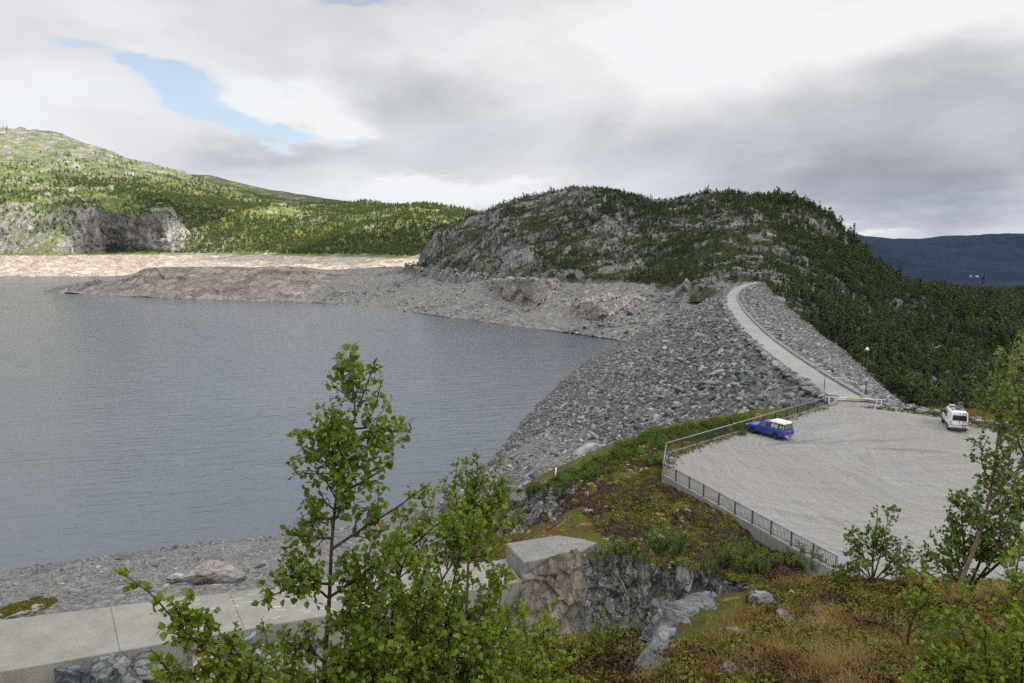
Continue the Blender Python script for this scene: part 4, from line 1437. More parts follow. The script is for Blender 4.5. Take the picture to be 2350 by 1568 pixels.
# keep trees off the dam
pts, nrm = grid_sample(HILL, 60000, r, dens)
pu, pv, pf = proj(pts)
ok = in_frame(pts, 420)
pts, nrm, pu, pv, pf = pts[ok], nrm[ok], pu[ok], pv[ok], pf[ok]
n = len(pts)
val = np.clip((pu - 1720 + (pv - 600) * -.25) / 160, 0, 1)
con = r.random(n) < .30 + .12 * fbm(pts / 60, 2, 203)
kind = np.where(con, np.where(r.random(n) < .45, r.integers(6, 9, n), r.integers(9, 12, n)), r.integers(0, 6, n))
scl = r.lognormal(-.22, .30, n) * (.62 + .48 * val) * np.where(con, .92, 1.0)
scl *= np.clip(.75 + .35 * fbm(pts / 50, 2, 204), .5, 1.2)
rot = r.uniform(0, 6.28, n)
# nearest, largest in view stand as trees of their own
size = scl * 8 / pf
top = pts + np.array([0, 0, 1]) * (scl * 6.5)[:, None]
cand = np.argsort(-size)
cand = cand[in_frame(pts[cand])][:1500]
vis = visible(top[cand])
own = cand[vis][:285]
mask = np.ones(n, bool)
mask[own] = False
labels = {'birch': 'leafy green birch in the dense wood filling the slope below the dam',
          'spruce': 'narrow dark conical spruce in the dense wood filling the slope below the dam',
          'pine': 'dark round topped pine in the dense wood filling the slope below the dam'}
protos = {}
for i in own:
    k = int(kind[i])
    kd = TREES[k][2]
    t, c = place_tree(k, pts[i], rot[i], float(scl[i]), labels[kd], {'birch': 'birches on the slope below the dam', 'spruce': 'spruces on the slope below the dam', 'pine': 'pines on the slope below the dam'}[kd])
    protos.setdefault(k, c)
keys = sorted(protos)
for k in range(12):
    if k not in protos:
        raise RuntimeError('tree kind %d has no standing copy' % k)
PROTO = [protos[k] for k in range(12)]
m = mask
scatter_stuff('woods', pts[m], np.stack([0 * rot[m], 0 * rot[m], rot[m]], 1), np.repeat(scl[m][:, None], 3, 1), kind[m], PROTO,
              'mixed birch and pine woods covering the rocky hill')

# low scrub between the trees
nb = 26000
p2, n2 = grid_sample(HILL, nb, r, np.clip(dens, .35, 1) * (np.arange(nr - 1)[:, None] > 9))
ok = in_frame(p2, 250)
p2 = p2[ok]
nb = len(p2)
s2 = r.uniform(.16, .42, nb)
scatter_stuff('scrub', p2 - np.array([0, 0, .4]), np.stack([0 * s2, 0 * s2, r.uniform(0, 6.28, nb)], 1), np.stack([s2 * 1.5, s2 * 1.5, s2 * .75], 1), r.integers(0, 6, nb), PROTO,
              'low green scrub among rocks of the wooded hill')

# --- woods on the far sunlit side: leaf colour brightened as if by sun
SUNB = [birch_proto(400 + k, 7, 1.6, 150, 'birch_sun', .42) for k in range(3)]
nr, nc = MOUNT.shape[:2]
q = ((MOUNT[:-1, :-1] + MOUNT[1:, 1:]) / 2).reshape(-1, 3)
pn = grid_normals(MOUNT)[:-1, :-1]
uu, vv, ff = proj(q)
nois = fbm(q / 150, 4, 211)
nois2 = fbm(q / 45, 3, 212)
lowland = np.clip((uu - 250) / 220, 0, 1)
height = np.clip((vv - 440) / 70, 0, 1)
band = np.exp(-((vv - (405 + (uu - 130) * .18)) / 22) ** 2) * ((uu > 120) & (uu < 620))
d = np.clip(.16 + nois * .5 + nois2 * .35 + 1.5 * lowland * height + band * 1.5, 0.02, 1.9) * np.clip((vv - 340) / 90, .02, 1)
d *= np.clip((pn[..., 2].ravel() - .5) / .25, 0.04, 1)
d *= (q[:, 2] > 25.5 * S + 3)
# the stream beds and bogs stay open
for a_, b_ in (((560, 500), (570, 586)), ((945, 480), (960, 520))):
    xs_ = a_[0] + (vv - a_[1]) * (b_[0] - a_[0]) / (b_[1] - a_[1])
    d *= 1 - np.exp(-((uu - xs_) / 2.5) ** 2) * ((vv > a_[1] - 10))
d *= 1 - .92 * np.clip(np.exp(-((uu - 640) / 90) ** 2 - ((vv - 488) / 13) ** 2) * 1.4, 0, 1)
p3, n3 = grid_sample(MOUNT, 50000, r, d.reshape(nr - 1, nc - 1))
ok = in_frame(p3, 260)
p3 = p3[ok]
n = len(p3)
s3 = r.lognormal(-.12, .28, n)
con = r.random(n) < .015
t_, c_ = None, None
sunp = []
spots = [(430, 572), (505, 577), (330, 577)]
for k, (u_, v_) in enumerate(spots):
    h, _ = pick(u_, v_)
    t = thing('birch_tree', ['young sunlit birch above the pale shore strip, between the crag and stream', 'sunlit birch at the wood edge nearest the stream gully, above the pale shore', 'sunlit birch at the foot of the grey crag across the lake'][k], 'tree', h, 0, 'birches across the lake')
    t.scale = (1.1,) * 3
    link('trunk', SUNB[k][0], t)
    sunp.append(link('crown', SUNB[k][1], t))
rot = r.uniform(0, 6.28, n)
idx = np.where(con, 3 + r.integers(0, 2, n), r.integers(0, 3, n))
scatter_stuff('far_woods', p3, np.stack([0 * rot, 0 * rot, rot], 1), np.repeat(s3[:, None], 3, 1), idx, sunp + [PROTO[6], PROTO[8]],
              'sunlit birch woods on the mountainside across the lake')
print('woods done')
# ------------------------------------------------------------------ loose stone
RIP = [stone_mesh('riprap_boulder', 500 + k, M['riprap'], 3, .75, 9, False, .03) for k in range(8)]
RIPS = [stone_mesh('riprap_stone', 520 + k, M['riprap_small'], 2, .7, 8, False, .03) for k in range(6)]
SHS = [stone_mesh('beach_stone', 540 + k, M['shore_stone'], 2, .62, 14, False, .08) for k in range(6)]


def rand_rot(n, r, full=1.0):
    return np.stack([r.uniform(-.6, .6, n) * full, r.uniform(-.6, .6, n) * full, r.uniform(0, 6.28, n)], 1)


def individuals(name, pts, rots, scls, idx, meshes, n_own, label, cat, group, tol=1.5, lift=.5):
    """the largest in view become things; returns the mask of the rest and one standing copy of every mesh"""
    pu, pv, pf = proj(pts)
    size = scls.max(1) / pf
    cand = np.argsort(-size)
    cand = cand[in_frame(pts[cand])][:n_own * 6]
    vis = visible(pts[cand] + np.array([0, 0, lift]), tol)
    own = cand[vis][:n_own]
    seen = {}
    for i in own:
        o = link(name, meshes[idx[i]], None, label=label, cat=cat, group=group)
        o.location = tuple(pts[i].tolist())
        o.rotation_euler = tuple(rots[i].tolist())
        o.scale = tuple(scls[i].tolist())
        seen.setdefault(int(idx[i]), o)
    rest = np.ones(len(pts), bool)
    rest[own] = False
    return rest, seen


YP = np.concatenate([back, front[::-1]])


def in_yard(p):
    x, y = p[:, 0], p[:, 1]
    ins = np.zeros(len(p), bool)
    j = len(YP) - 1
    for i in range(len(YP)):
        c = ((YP[i, 1] > y) != (YP[j, 1] > y))
        ins ^= c & (x < (YP[j, 0] - YP[i, 0]) * (y - YP[i, 1]) / (YP[j, 1] - YP[i, 1] + 1e-12) + YP[i, 0])
        j = i
    return ins


r = np.random.default_rng(21)
# upstream face: big blocks at the crest, smaller towards the water
nr, nc = GU.shape[:2]
zmid = ((GU[:-1, :-1] + GU[1:, 1:]) / 2)
pu, pv, pf = proj(zmid.reshape(-1, 3))
dens = ((zmid[..., 2] > -2) * in_frame(zmid.reshape(-1, 3), 260).reshape(nr - 1, nc - 1)).astype(float)
pts, nrm = grid_sample(GU, 36000, r, dens + 1e-9)
pts = pts[~in_yard(pts)]
hgt = np.clip(pts[:, 2] / zc, 0, 1)
n = len(pts)
s = r.lognormal(-.80, .36, n) * (.66 + .58 * hgt) * (1 + .18 * fbm(pts / 9, 2, 251))
s = np.minimum(s, 1.35)
scl = np.stack([s * r.uniform(.95, 1.5, n), s * r.uniform(.8, 1.1, n), s * r.uniform(.75, 1.0, n)], 1)
rot = rand_rot(n, r, .8)
rot[:, 1] += .25
idx = r.integers(0, 8, n)
rest, seen = individuals('riprap_boulder', pts, rot, scl, idx, RIP, 292, 'rough angular grey boulder packed high on the dam\'s lake side, beyond the railing', 'boulder', 'large boulders on the lake side of the dam')
scatter_stuff('riprap', pts[rest], rot[rest], scl[rest], idx[rest], [seen[k] for k in range(8)], 'grey rock armour covering the lake side of the dam')
# kerb row of blocks along both crest edges
al = np.arange(10, len(axis) - 8)
pp, ss = [], []
for side, off, st in ((-1, RW + .95, 2), (1, RW + 2.1, 2)):
    for i in al[::1]:
        for rep in range(2):
            a = axis[i] + argt[i] * side * (off + r.normal() * .45) + atan_[i] * r.uniform(-.8, .8)
            pp.append((a[0], a[1], zc - .12))
            ss.append(r.uniform(.42, .85))
pp, ss = np.array(pp), np.array(ss)
keep = ~in_yard(pp)
pp, ss = pp[keep], ss[keep]
n = len(pp)
scatter_stuff('crest_blocks', pp, rand_rot(n, r, .5), np.stack([ss * 1.25, ss, ss * .8], 1), r.integers(0, 8, n), [seen[k] for k in range(8)], 'row of rough blocks along both edges of the dam road')

# downstream face: finer
nr, nc = GD.shape[:2]
zmid = ((GD[:-1, :-1] + GD[1:, 1:]) / 2)
dens = in_frame(zmid.reshape(-1, 3), 200).reshape(nr - 1, nc - 1).astype(float)
pts, nrm = grid_sample(GD, 34000, r, dens + 1e-9)
pts = pts[~in_yard(pts)]
n = len(pts)
s = r.lognormal(-1.0, .38, n)
scl = np.stack([s * 1.25, s, s * .8], 1)
rot = rand_rot(n, r, .8)
idx = r.integers(0, 6, n)
big = np.argsort(-(s / proj(pts)[2]))
rest, seen2 = individuals('riprap_stone', pts, rot, scl, idx, RIPS, 120, 'grey stone on the valley side of the dam, near the crest kerb', 'stone', 'stones on the valley side of the dam')
scatter_stuff('dam_stones', pts[rest], rot[rest], scl[rest], idx[rest], [seen2[k] for k in sorted(seen2)] + [seen2[sorted(seen2)[0]]] * (6 - len(seen2)), 'grey stones covering the valley side of the dam')

# near beach
G = None
for V_, F_ in STATIC[:1]:
    GN_ = V_.reshape(-1, 420, 3)
q = ((GN_[:-1, :-1] + GN_[1:, 1:]) / 2)
fl = q.reshape(-1, 3)
nz_ = fbm(fl / 6, 3, 231).reshape(q.shape[:2])
hgt = q[..., 2] / S
u_, v_, _ = proj(fl)
u_ = u_.reshape(q.shape[:2])
dens = (hgt > -.6) * (hgt < 22) * np.clip(.5 + nz_, .05, 2) * in_frame(fl, 200).reshape(q.shape[:2])
dens = dens * (1 + 2.5 * (hgt < 2.5)) * (1 - .85 * np.clip((u_ - 470) / 200, 0, 1) * (hgt > 3) * (u_ < 1000)) + 1e-9
pts, nrm = grid_sample(GN_, 15000, r, dens)
n = len(pts)
big = r.random(n)
s = r.lognormal(-2.1, .55, n) * np.where(big > .965, 2.2, 1)
s *= np.where(proj(pts)[0] > 1010, 2.4, 1)
scl = np.stack([s * 1.3, s, s * .8], 1)
rot = rand_rot(n, r)
idx = r.integers(0, 6, n)
rest, seen3 = individuals('beach_stone', pts, rot, scl, idx, SHS, 230, 'loose weathered stone lying on the pebble beach between weir and lake', 'stone', 'stones on the pebble beach', .6, .15)
scatter_stuff('beach_pebbles', pts[rest], rot[rest], scl[rest], idx[rest], [seen3[k] for k in range(6)], 'grey pebbles and cobbles of the near beach')

# far gravel slope: scattered rubble

Vf, Ff = STATIC[2]
GF = Vf.reshape(-1, 560, 3)
qm = (GF[:-1, :-1] + GF[1:, 1:]) / 2
fl = qm.reshape(-1, 3)
pkm = fl[:, 0] > -150 * S
dens = np.clip(.15 + fbm(fl / 25, 4, 241), 0.02, 2) * pkm * (fl[:, 2] > -.5)
pts, nrm = grid_sample(GF, 9000, r, dens.reshape(qm.shape[:2]) + 1e-9)
n = len(pts)
s = r.lognormal(-.45, .5, n)
scl = np.stack([s * 1.3, s, s * .75], 1)
scatter_stuff('far_rubble', pts, rand_rot(n, r), scl, r.integers(0, 6, n), [seen3[k] for k in range(6)], 'grey rubble strewn over the far drawdown slope')


# ------------------------------------------------------------------ single rocks
def rock(name, label, at, size, seed, mat, cat='boulder', rot=0.0, group=None, flat=.7, sub_=4, sink=.3, rough=.10, tilt=(0, 0), planes=12, fine=True, rag=1.0):
    r_ = np.random.default_rng(seed)
    me = stone_mesh(name, seed, mat, sub_, flat, planes, False, rough)
    if fine:
        n_ = len(me.vertices)
        V = np.zeros(n_ * 3, np.float32)
        me.vertices.foreach_get('co', V)
        V = V.reshape(-1, 3).astype(float)
        L = np.linalg.norm(V, axis=1, keepdims=True)
        V *= 1 + (facet(V * np.array([1.9, 1.9, 1.9]) + seed, seed)[:, None] * .26 * rag + facet(V * 4.5 + seed, seed + 3)[:, None] * .10 * rag + facet(V * 11.0 + seed, seed + 5)[:, None] * .03) / np.maximum(L, .4)
        me.vertices.foreach_set('co', V.astype(np.float32).ravel())
        me.update()
    o = link(name, me, None, label=label, cat=cat, group=group)
    o.location = (float(at[0]), float(at[1]), float(at[2]) + size[2] * (1 - sink) * .5)
    o.rotation_euler = (tilt[0], tilt[1], rot)
    o.scale = size
    return o


def ground_at(u, v):
    h, nn = pick(u, v)
    return np.array(h)


# big pink boulder on the beach, above the weir
a = ground_at(478, 1340)
rock('boulder', 'large pale pink boulder with cracked ridges on the beach just behind the concrete weir', a + np.array([0, .6, 0.1]), (2.7, 1.6, 1.9), 611, M['pale_boulder'], rot=.35, sink=.35, flat=.75, rough=.10, rag=.45, sub_=5)
rock('boulder', 'low grey pink boulder leaning on the left end of the large pale boulder', ground_at(405, 1338) + np.array([-.1, .5, 0]), (1.0, .8, .6), 613, M['pale_rock'], rot=.9)
rock('boulder', 'dark grey flat boulder lying at the water edge of the near beach', ground_at(278, 1283), (1.5, .7, .6), 614, M['blue_rock'], rot=.2)
rock('boulder', 'upright pale green grey boulder standing at the water edge', ground_at(373, 1265), (.62, .5, .75), 615, M['grey_rock'], rot=.4)
rock('boulder', 'brown boulder at the far right of the near waterline', ground_at(575, 1240), (.8, .5, .35), 616, M['tan_rock'], rot=.1)
rock('boulder', 'small grey boulder beside the brown one at the waterline', ground_at(543, 1240), (.7, .5, .4), 617, M['blue_rock'], rot=1.1)
rock('boulder', 'dark grey rock at the lake edge nearest the left end of the weir', ground_at(82, 1300), (.8, .55, .5), 618, M['blue_rock'], rot=.5)
rock('boulder', 'grey brown rock among moss behind the left end of the weir', ground_at(60, 1418), (1.0, .8, .6), 619, M['tan_rock'], rot=.5)
rock('boulder', 'small tan rock in the moss patch behind the weir', ground_at(92, 1398), (.5, .4, .4), 620, M['tan_rock'], rot=.3)
# rocks in front of the weir
for k, (u, v, sx, sy, sz, mt, lb) in enumerate([
        (235, 1560, 3.2, 2.6, 2.0, 'blue_rock', 'large dark blue grey rock in front of the weir with white veins'),
        (355, 1530, 2.0, 1.8, 1.5, 'blue_rock', 'blue grey rock beside the birch twigs in front of the weir'),
        (95, 1600, 2.0, 1.6, .9, 'grey_rock', 'low pale grey rock under the left end of the weir'),
        (470, 1560, 2.0, 1.6, 1.4, 'tan_rock', 'pinkish rock behind the low birch branch in front of the weir'),
        (560, 1500, 1.7, 1.6, 1.6, 'blue_rock', 'dark rock tucked under the middle of the weir face'),
        (650, 1500, 1.8, 1.5, 1.5, 'grey_rock', 'pale grey slab of rock against the weir beside the tall birch')]):
    rock('boulder', lb, ground_at(u, v) + np.array([0, 0, -.2]), (sx, sy, sz), 630 + k, M[mt], rot=k * .8, sink=.45, flat=.8)

# blocks in the rubble at the foot of the riprap
for k, (u, v, s_, lb) in enumerate([(1232, 1092, 1.1, 'dark grey boulder low in the rubble below the riprap'), (1205, 1120, 1.0, 'blue grey slab in the rubble left of the moorland'),
                                    (1190, 1150, .9, 'rounded dark boulder in the rubble above the thin metal stake'), (1175, 1205, 1.1, 'pale boulder low in the rubble behind the young birch'),
                                    (1215, 1080, .8, 'flat dark stone at the head of the rubble chute')]):
    rock('boulder', lb, ground_at(u, v), (s_ * 1.2, s_, s_ * .8), 650 + k, M['grey_rock' if k % 2 else 'blue_rock'], rot=k)

# yard edge boulders
for k, (u, v, s_, lb) in enumerate([(2087, 940, 1.0, 'grey boulder closing the car park at the toe of the dam'), (2116, 945, .95, 'grey boulder second from the dam on the car park edge'),
                                    (2149, 951, .95, 'rounded grey boulder just left of the white van'), (2248, 969, 1.0, 'flat grey boulder right behind the white van'),
                                    (2281, 975, .8, 'grey boulder between the flat one and the birch trunk'), (2315, 982, .85, 'grey boulder half hidden by the birch trunk')]):
    p = on(u, v, ZC)
    rock('boulder', lb, p, (s_ * 1.15, s_ * .8, s_ * .75), 670 + k, M['grey_rock'], rot=.5 * k, sub_=3, sink=.35, group='boulders along the car park edge')

# outcrops on the far gravel slope
def bluff(label, foot, brow, mat, seed, big=4.0, amp=3.0, lean=5.0, depth=9.0, nu=120, nv=70, cat='rock outcrop'):
    """a broken bluff: foot line lies on the ground seen at those pixels, brow stands over it"""
    us_ = np.linspace(foot[0][0], foot[-1][0], nu)
    fu = np.array([q[0] for q in foot], float)
    fz = []
    for u, v in foot:
        h_, _ = pick(u, v)
        fz.append(h_[1])
    lo = [(u, v + 3, z_ - 1.0) for (u, v), z_ in zip(foot, fz)]
    hi = [(u, v, float(np.interp(u, fu, fz)) + lean) for u, v in brow]
    bk_ = [(u, v + 4, float(np.interp(u, fu, fz)) + lean + depth) for u, v in brow]
    bk2 = [(u, v + 14, float(np.interp(u, fu, fz)) + lean + depth * 1.3) for u, v in brow]
    rj = np.random.default_rng(seed)

    def ragged(c, a, closed=True):           # break the smooth outline
        uu_ = np.linspace(c[0][0], c[-1][0], 34)
        cu = [q[0] for q in c]
        j_ = rj.normal(size=34) * a
        j_[[0, -1]] *= .3
        return [(float(u), float(np.interp(u, cu, [q[1] for q in c]) + j), float(np.interp(u, cu, [q[2] for q in c]))) for u, j in zip(uu_, j_)]
    lo, hi = ragged(lo, 4.2), ragged(hi, 2.4)
    g_ = loft([lo, hi, bk_, bk2], [int(nv * .6), int(nv * .25), int(nv * .15)], us_, metres=True)
    q_ = g_.reshape(-1, 3)
    n_ = smooth_cols(grid_normals(g_), 6)
    f_ = facet(q_ / (np.array([1.3, 1.3, 1.0]) * big), seed) * amp + facet(q_ / (np.array([.5, .5, .45]) * big), seed + 1) * amp * .22 + facet(q_ / (np.array([.2, .2, .16]) * big), seed + 2) * amp * .08
    t_ = np.linspace(0, 1, g_.shape[0])[:, None]
    e_ = np.linspace(0, 1, nu)[None]
    fade = np.clip(np.minimum(t_ * 5 + .2, (1 - t_) * 5), 0, 1) * np.clip(np.minimum(e_, 1 - e_) * 7 + .1, 0, 1)
    g_ += n_ * (f_.reshape(g_.shape[:2]) * fade)[..., None]
    F_ = grid_faces(*g_.shape[:2])
    return link('rock_outcrop', make_mesh('rock_outcrop', g_.reshape(-1, 3), F_, M[mat], False), None, label=label, cat=cat)


bluff('long brown rock outcrop with pale top on the far gravel slope below the hill', [(1108, 654), (1130, 668), (1160, 688), (1195, 697), (1225, 704), (1250, 694), (1268, 676)], [(1108, 648), (1145, 642), (1185, 637), (1225, 638), (1268, 648)], 'headland_rock', 701, 10, 4.0, 7, 12)
bluff('pink broken rock at the right end of the long brown outcrop', [(1236, 668), (1262, 672), (1284, 660)], [(1236, 650), (1262, 640), (1284, 645)], 'pale_rock', 702, 3, 2.0, 5, 7, 60, 40)
bluff('broken tan rock outcrop low on the far slope near the dam', [(1302, 712), (1318, 728), (1345, 733), (1380, 735), (1410, 724)], [(1302, 705), (1325, 697), (1352, 690), (1380, 698), (1410, 712)], 'headland_rock', 703, 7, 3.0, 5, 8)
bluff('pale tilted slab of rock above the tan outcrop near the dam', [(1388, 716), (1410, 716), (1445, 708), (1482, 692)], [(1388, 704), (1420, 690), (1460, 678), (1482, 684)], 'pale_rock', 704, 6.0, 1.6, 3, 6)
bluff('pale broken rock strip uphill of the tan outcrop', [(1338, 698), (1365, 694), (1400, 688), (1425, 682)], [(1338, 690), (1365, 681), (1400, 676), (1425, 673)], 'pale_rock', 705, 4.5, 1.6, 4, 5, 90, 40)
bluff('great smooth grey rock face at the foot of the wooded hill', [(1150, 618), (1180, 614), (1212, 606), (1235, 596)], [(1150, 600), (1178, 574), (1208, 568), (1235, 580)], 'grey_rock', 711, 9, 1.6, 14, 12, 90, 60)
bluff('low pinkish rock strip at the foot of the hill above the far road', [(985, 628), (1030, 634), (1080, 640), (1130, 642)], [(985, 616), (1030, 622), (1080, 625), (1130, 630)], 'headland_rock', 712, 8, 3.4, 6, 8, 140, 40)
bluff('grey rock bank behind the gravel below the gully', [(1240, 640), (1290, 640), (1340, 639)], [(1240, 628), (1285, 621), (1328, 618), (1340, 628)], 'cliff_rock', 714, 8, 3.2, 6, 8, 110, 40)
bluff('brown low rock at the left foot of the hill beside the far road', [(945, 628), (960, 631), (985, 630)], [(945, 618), (962, 612), (985, 620)], 'headland_rock', 713, 4, 2.5, 5, 7, 60, 40)


def outcrop(name, label, u, v, size, seed, mat, rot, tilt=(0, 0), sub_=4, sink=.6, cat='rock outcrop', planes=12):
    return rock(name, label, ground_at(u, v), size, seed, M[mat], cat, rot, None, .8, sub_, sink, .08, tilt, planes)


outcrop('rock_outcrop', 'small whitish rock alone on the far gravel slope left of the tan outcrop', 1297, 690, (2.8, 1.8, 1.6), 706, 'pale_rock', .2)
outcrop('rock_outcrop', 'pinkish flat rock beside the dam shoulder at the head of the gravel slope', 1530, 680, (4.5, 2.6, 2.0), 707, 'pale_rock', .2)
outcrop('rock_outcrop', 'pointed grey rock at the foot of the hill near the dam end', 1575, 664, (4.6, 4, 6.5), 708, 'grey_rock', .3)
outcrop('rock_outcrop', 'low grey rock right of the pointed rock at the hill foot near the dam', 1612, 662, (3.5, 3, 3.4), 715, 'grey_rock', .9)
outcrop('rock_outcrop', 'brown broken boulders at the waterline below the tan outcrop', 1345, 754, (3.0, 2.2, 2.6), 709, 'tan_rock', .7)
outcrop('rock_outcrop', 'dark rock beside the brown boulders near the far waterline', 1378, 749, (2.6, 2, 2.2), 710, 'grey_rock', .2)


# ------------------------------------------------------------------ rock faces near the weir
def rock_wall(name, label, lo, hi, back, mat, seed, big=1.0, amp=.9, nu=340, nv=190, bulge=.4):
    """a rock face: foot line, brow line and a line behind the brow, in photo sight lines"""
    us_ = np.linspace(lo[0][0], lo[-1][0], nu)
    g_ = loft([lo, hi, back], [int(nv * .68), int(nv * .32)], us_)
    q_ = g_.reshape(-1, 3)
    n_ = grid_normals(g_)
    n_ = smooth_cols(n_, 8)
    f_ = facet(q_ / (np.array([1.5, 1.5, 2.6]) * big), seed) * amp + facet(q_ / (np.array([.55, .55, 1.1]) * big), seed + 1) * amp * .35 + facet(q_ / (np.array([.22, .22, .3]) * big), seed + 2) * amp * .12
    t_ = np.linspace(0, 1, g_.shape[0])[:, None]
    fade = np.clip(np.minimum(t_ * 6, (1 - t_) * 4), 0, 1)
    e_ = np.linspace(0, 1, nu)[None]
    fade = fade * np.clip(np.minimum(e_, 1 - e_) * 10, 0, 1)
    g_ += n_ * ((f_.reshape(g_.shape[:2]) + bulge) * fade)[..., None]
    F_ = grid_faces(*g_.shape[:2])
    add_static(g_.reshape(-1, 3), F_)
    return link(name, make_mesh(name, g_.reshape(-1, 3), F_, M[mat], False), None, label=label, cat='rock outcrop')


rock_wall('rock_outcrop', 'dark ribbed rock face with white lichen between the concrete block and the grassy knoll',
          [(1330, 1462, ('z', 23.0)), (1450, 1462, ('z', 22.9)), (1560, 1446, ('z', 23.1)), (1650, 1405, ('z', 23.9)), (1745, 1372, ('z', 25.2))],
          [(1330, 1305, ('z', 25.9)), (1360, 1293, ('z', 26.15)), (1450, 1290, ('z', 26.25)), (1520, 1300, ('z', 26.2)), (1580, 1318, ('z', 26.2)), (1650, 1322, ('z', 26.4)), (1745, 1350, ('z', 26.1))],
          [(1330, 1285, ('z', 25.9)), (1450, 1274, ('z', 26.2)), (1580, 1296, ('z', 26.2)), (1745, 1332, ('z', 26.2))], 'cliff_rock', 801, 1.0, 1.5)
rock_wall('rock_outcrop', 'tan pink rock buttress beneath the end of the concrete block',
          [(1195, 1490, ('z', 22.2)), (1260, 1480, ('z', 22.6)), (1345, 1470, ('z', 22.9))],
          [(1195, 1345, ('z', 24.7)), (1225, 1318, ('z', 25.4)), (1260, 1305, ('z', 25.7)), (1345, 1288, ('z', 26.1))],
          [(1195, 1310, ('z', 24.9)), (1260, 1282, ('z', 25.7)), (1345, 1272, ('z', 26.0))], 'buttress_rock', 811, 2.2, .85, bulge=.5)
rock_wall('rock_outcrop', 'jagged grey rock outcrop left of the moorland, above the concrete block',
          [(1190, 1248, ('z', 23.2)), (1240, 1240, ('z', 23.9)), (1300, 1236, ('z', 24.3)), (1390, 1226, ('z', 24.8))],
          [(1190, 1196, ('z', 23.9)), (1215, 1158, ('z', 24.6)), (1250, 1146, ('z', 25.0)), (1300, 1148, ('z', 25.3)), (1345, 1160, ('z', 25.4)), (1390, 1190, ('z', 25.3))],
          [(1190, 1180, ('z', 23.2)), (1230, 1126, ('z', 24.2)), (1300, 1112, ('z', 25.0)), (1390, 1160, ('z', 25.4))], 'grey_rock', 821, 1.5, 1.4)
rock_wall('rock_outcrop', 'small dark rock step at the lower left edge of the moorland',
          [(1385, 1238, ('z', 24.9)), (1460, 1236, ('z', 25.1))],
          [(1385, 1200, ('z', 25.5)), (1425, 1188, ('z', 25.8)), (1460, 1196, ('z', 25.8))],
          [(1385, 1184, ('z', 25.5)), (1460, 1178, ('z', 25.8))], 'cliff_rock', 831, .8, .6, 80, 50)

rock_wall('rock_outcrop', 'low broken grey rock at the left foot of the jagged outcrop by the metal stake',
          [(1140, 1275, ('z', 21.6)), (1190, 1262, ('z', 22.8)), (1240, 1250, ('z', 23.6)), (1290, 1244, ('z', 24.2))],
          [(1140, 1222, ('z', 22.4)), (1165, 1192, ('z', 23.0)), (1200, 1182, ('z', 23.8)), (1250, 1196, ('z', 24.4)), (1290, 1212, ('z', 24.6))],
          [(1140, 1205, ('z', 22.2)), (1190, 1168, ('z', 23.4)), (1290, 1190, ('z', 24.9))], 'grey_rock', 861, 1.4, 1.2)
# the bare slab on the knoll
us_ = np.linspace(0, 1, 150)
LE = np.array([Pm(u, v, Z) for u, v, Z in [(1425, 1640, 7.3), (1437, 1568, 7.7), (1452, 1505, 8.1), (1470, 1452, 8.6), (1500, 1425, 8.9), (1534, 1396, 9.2), (1565, 1384, 9.35), (1596, 1369, 9.5)]])
RE = np.array([Pm(u, v, Z) for u, v, Z in [(1530, 1640, 5.6), (1528, 1568, 6.1), (1560, 1515, 6.6), (1590, 1470, 7.2), (1625, 1440, 7.8), (1650, 1420, 8.4), (1665, 1402, 8.9), (1672, 1384, 9.3)]])
LE, RE = resample(LE, 150), resample(RE, 150)
rows = []
for t in np.linspace(-.35, 1, 100):
    if t < 0:
        q = LE + (LE - RE) * (-t) * .25 + np.array([0, 0, 1]) * (t * 4.2)
    else:
        q = LE * (1 - t) + RE * t + np.array([0, 0, 1]) * (.24 * math.sin(math.pi * min(1, t * .9 + .08)) - .10 * t)
    rows.append(q)
g = np.array(rows)
q = g.reshape(-1, 3)
f_ = facet(q / np.array([1.5, 1.1, .8]), 841) * .20 + facet(q / np.array([.50, .32, .22]), 842) * .085 + facet(q / np.array([.17, .13, .09]), 844) * .022 + fbm(q / .4, 4, 843) * .035
e_ = np.clip(np.minimum((np.linspace(0, 1, 100)) * 8, (1 - np.linspace(0, 1, 100)) * 5), 0, 1)[:, None]
g += smooth_cols(grid_normals(g), 4) * (f_.reshape(g.shape[:2]) * e_)[..., None]
link('rock_slab', make_mesh('rock_slab', g.reshape(-1, 3), grid_faces(*g.shape[:2]), M['slab_rock'], False), None, label='bare grey bedrock slab breaking out of the grassy knoll', cat='rock')
add_static(g.reshape(-1, 3), grid_faces(*g.shape[:2]))
for k, (u, v, s_, lb) in enumerate([(1755, 1392, .34, 'flat lichen grey stone among black soil right of the slab top'), (1800, 1430, .26, 'small grey stone in the middle of the black soil patch on the knoll'),
                                    (1735, 1532, .20, 'rounded blue grey stone at the foot of the knoll grass'), (1985, 1450, .18, 'small grey stone near the bent sapling on the knoll'),
                                    (1700, 1460, .22, 'pale grey stone beside the lower edge of the slab'), (1890, 1405, .20, 'lichen covered stone behind the grass crest of the knoll'), (1660, 1555, .25, 'low grey stone by the slab at the bottom of the knoll')]):
    rock('stone', lb, ground_at(u, v), (s_ * .75, s_ * .6, s_ * .5), 880 + k, M['slab_rock'], 'stone', k * .7, None, .7, 4, .45)
print('stones done')
# ------------------------------------------------------------------ concrete weir and block
zw = 25.0
bk = np.array([on(u, v, zw) for u, v in [(0, 1423), (1161, 1283)]])
fr = np.array([on(u, v, zw) for u, v in [(0, 1543), (1199, 1335)]])
bdir, fdir = bk[1] - bk[0], fr[1] - fr[0]
weir = thing('spillway_weir', 'long pale concrete spillway weir with a broad flat top', 'weir', (bk[0] + fr[1]) / 2)
o0 = np.array(weir.location)


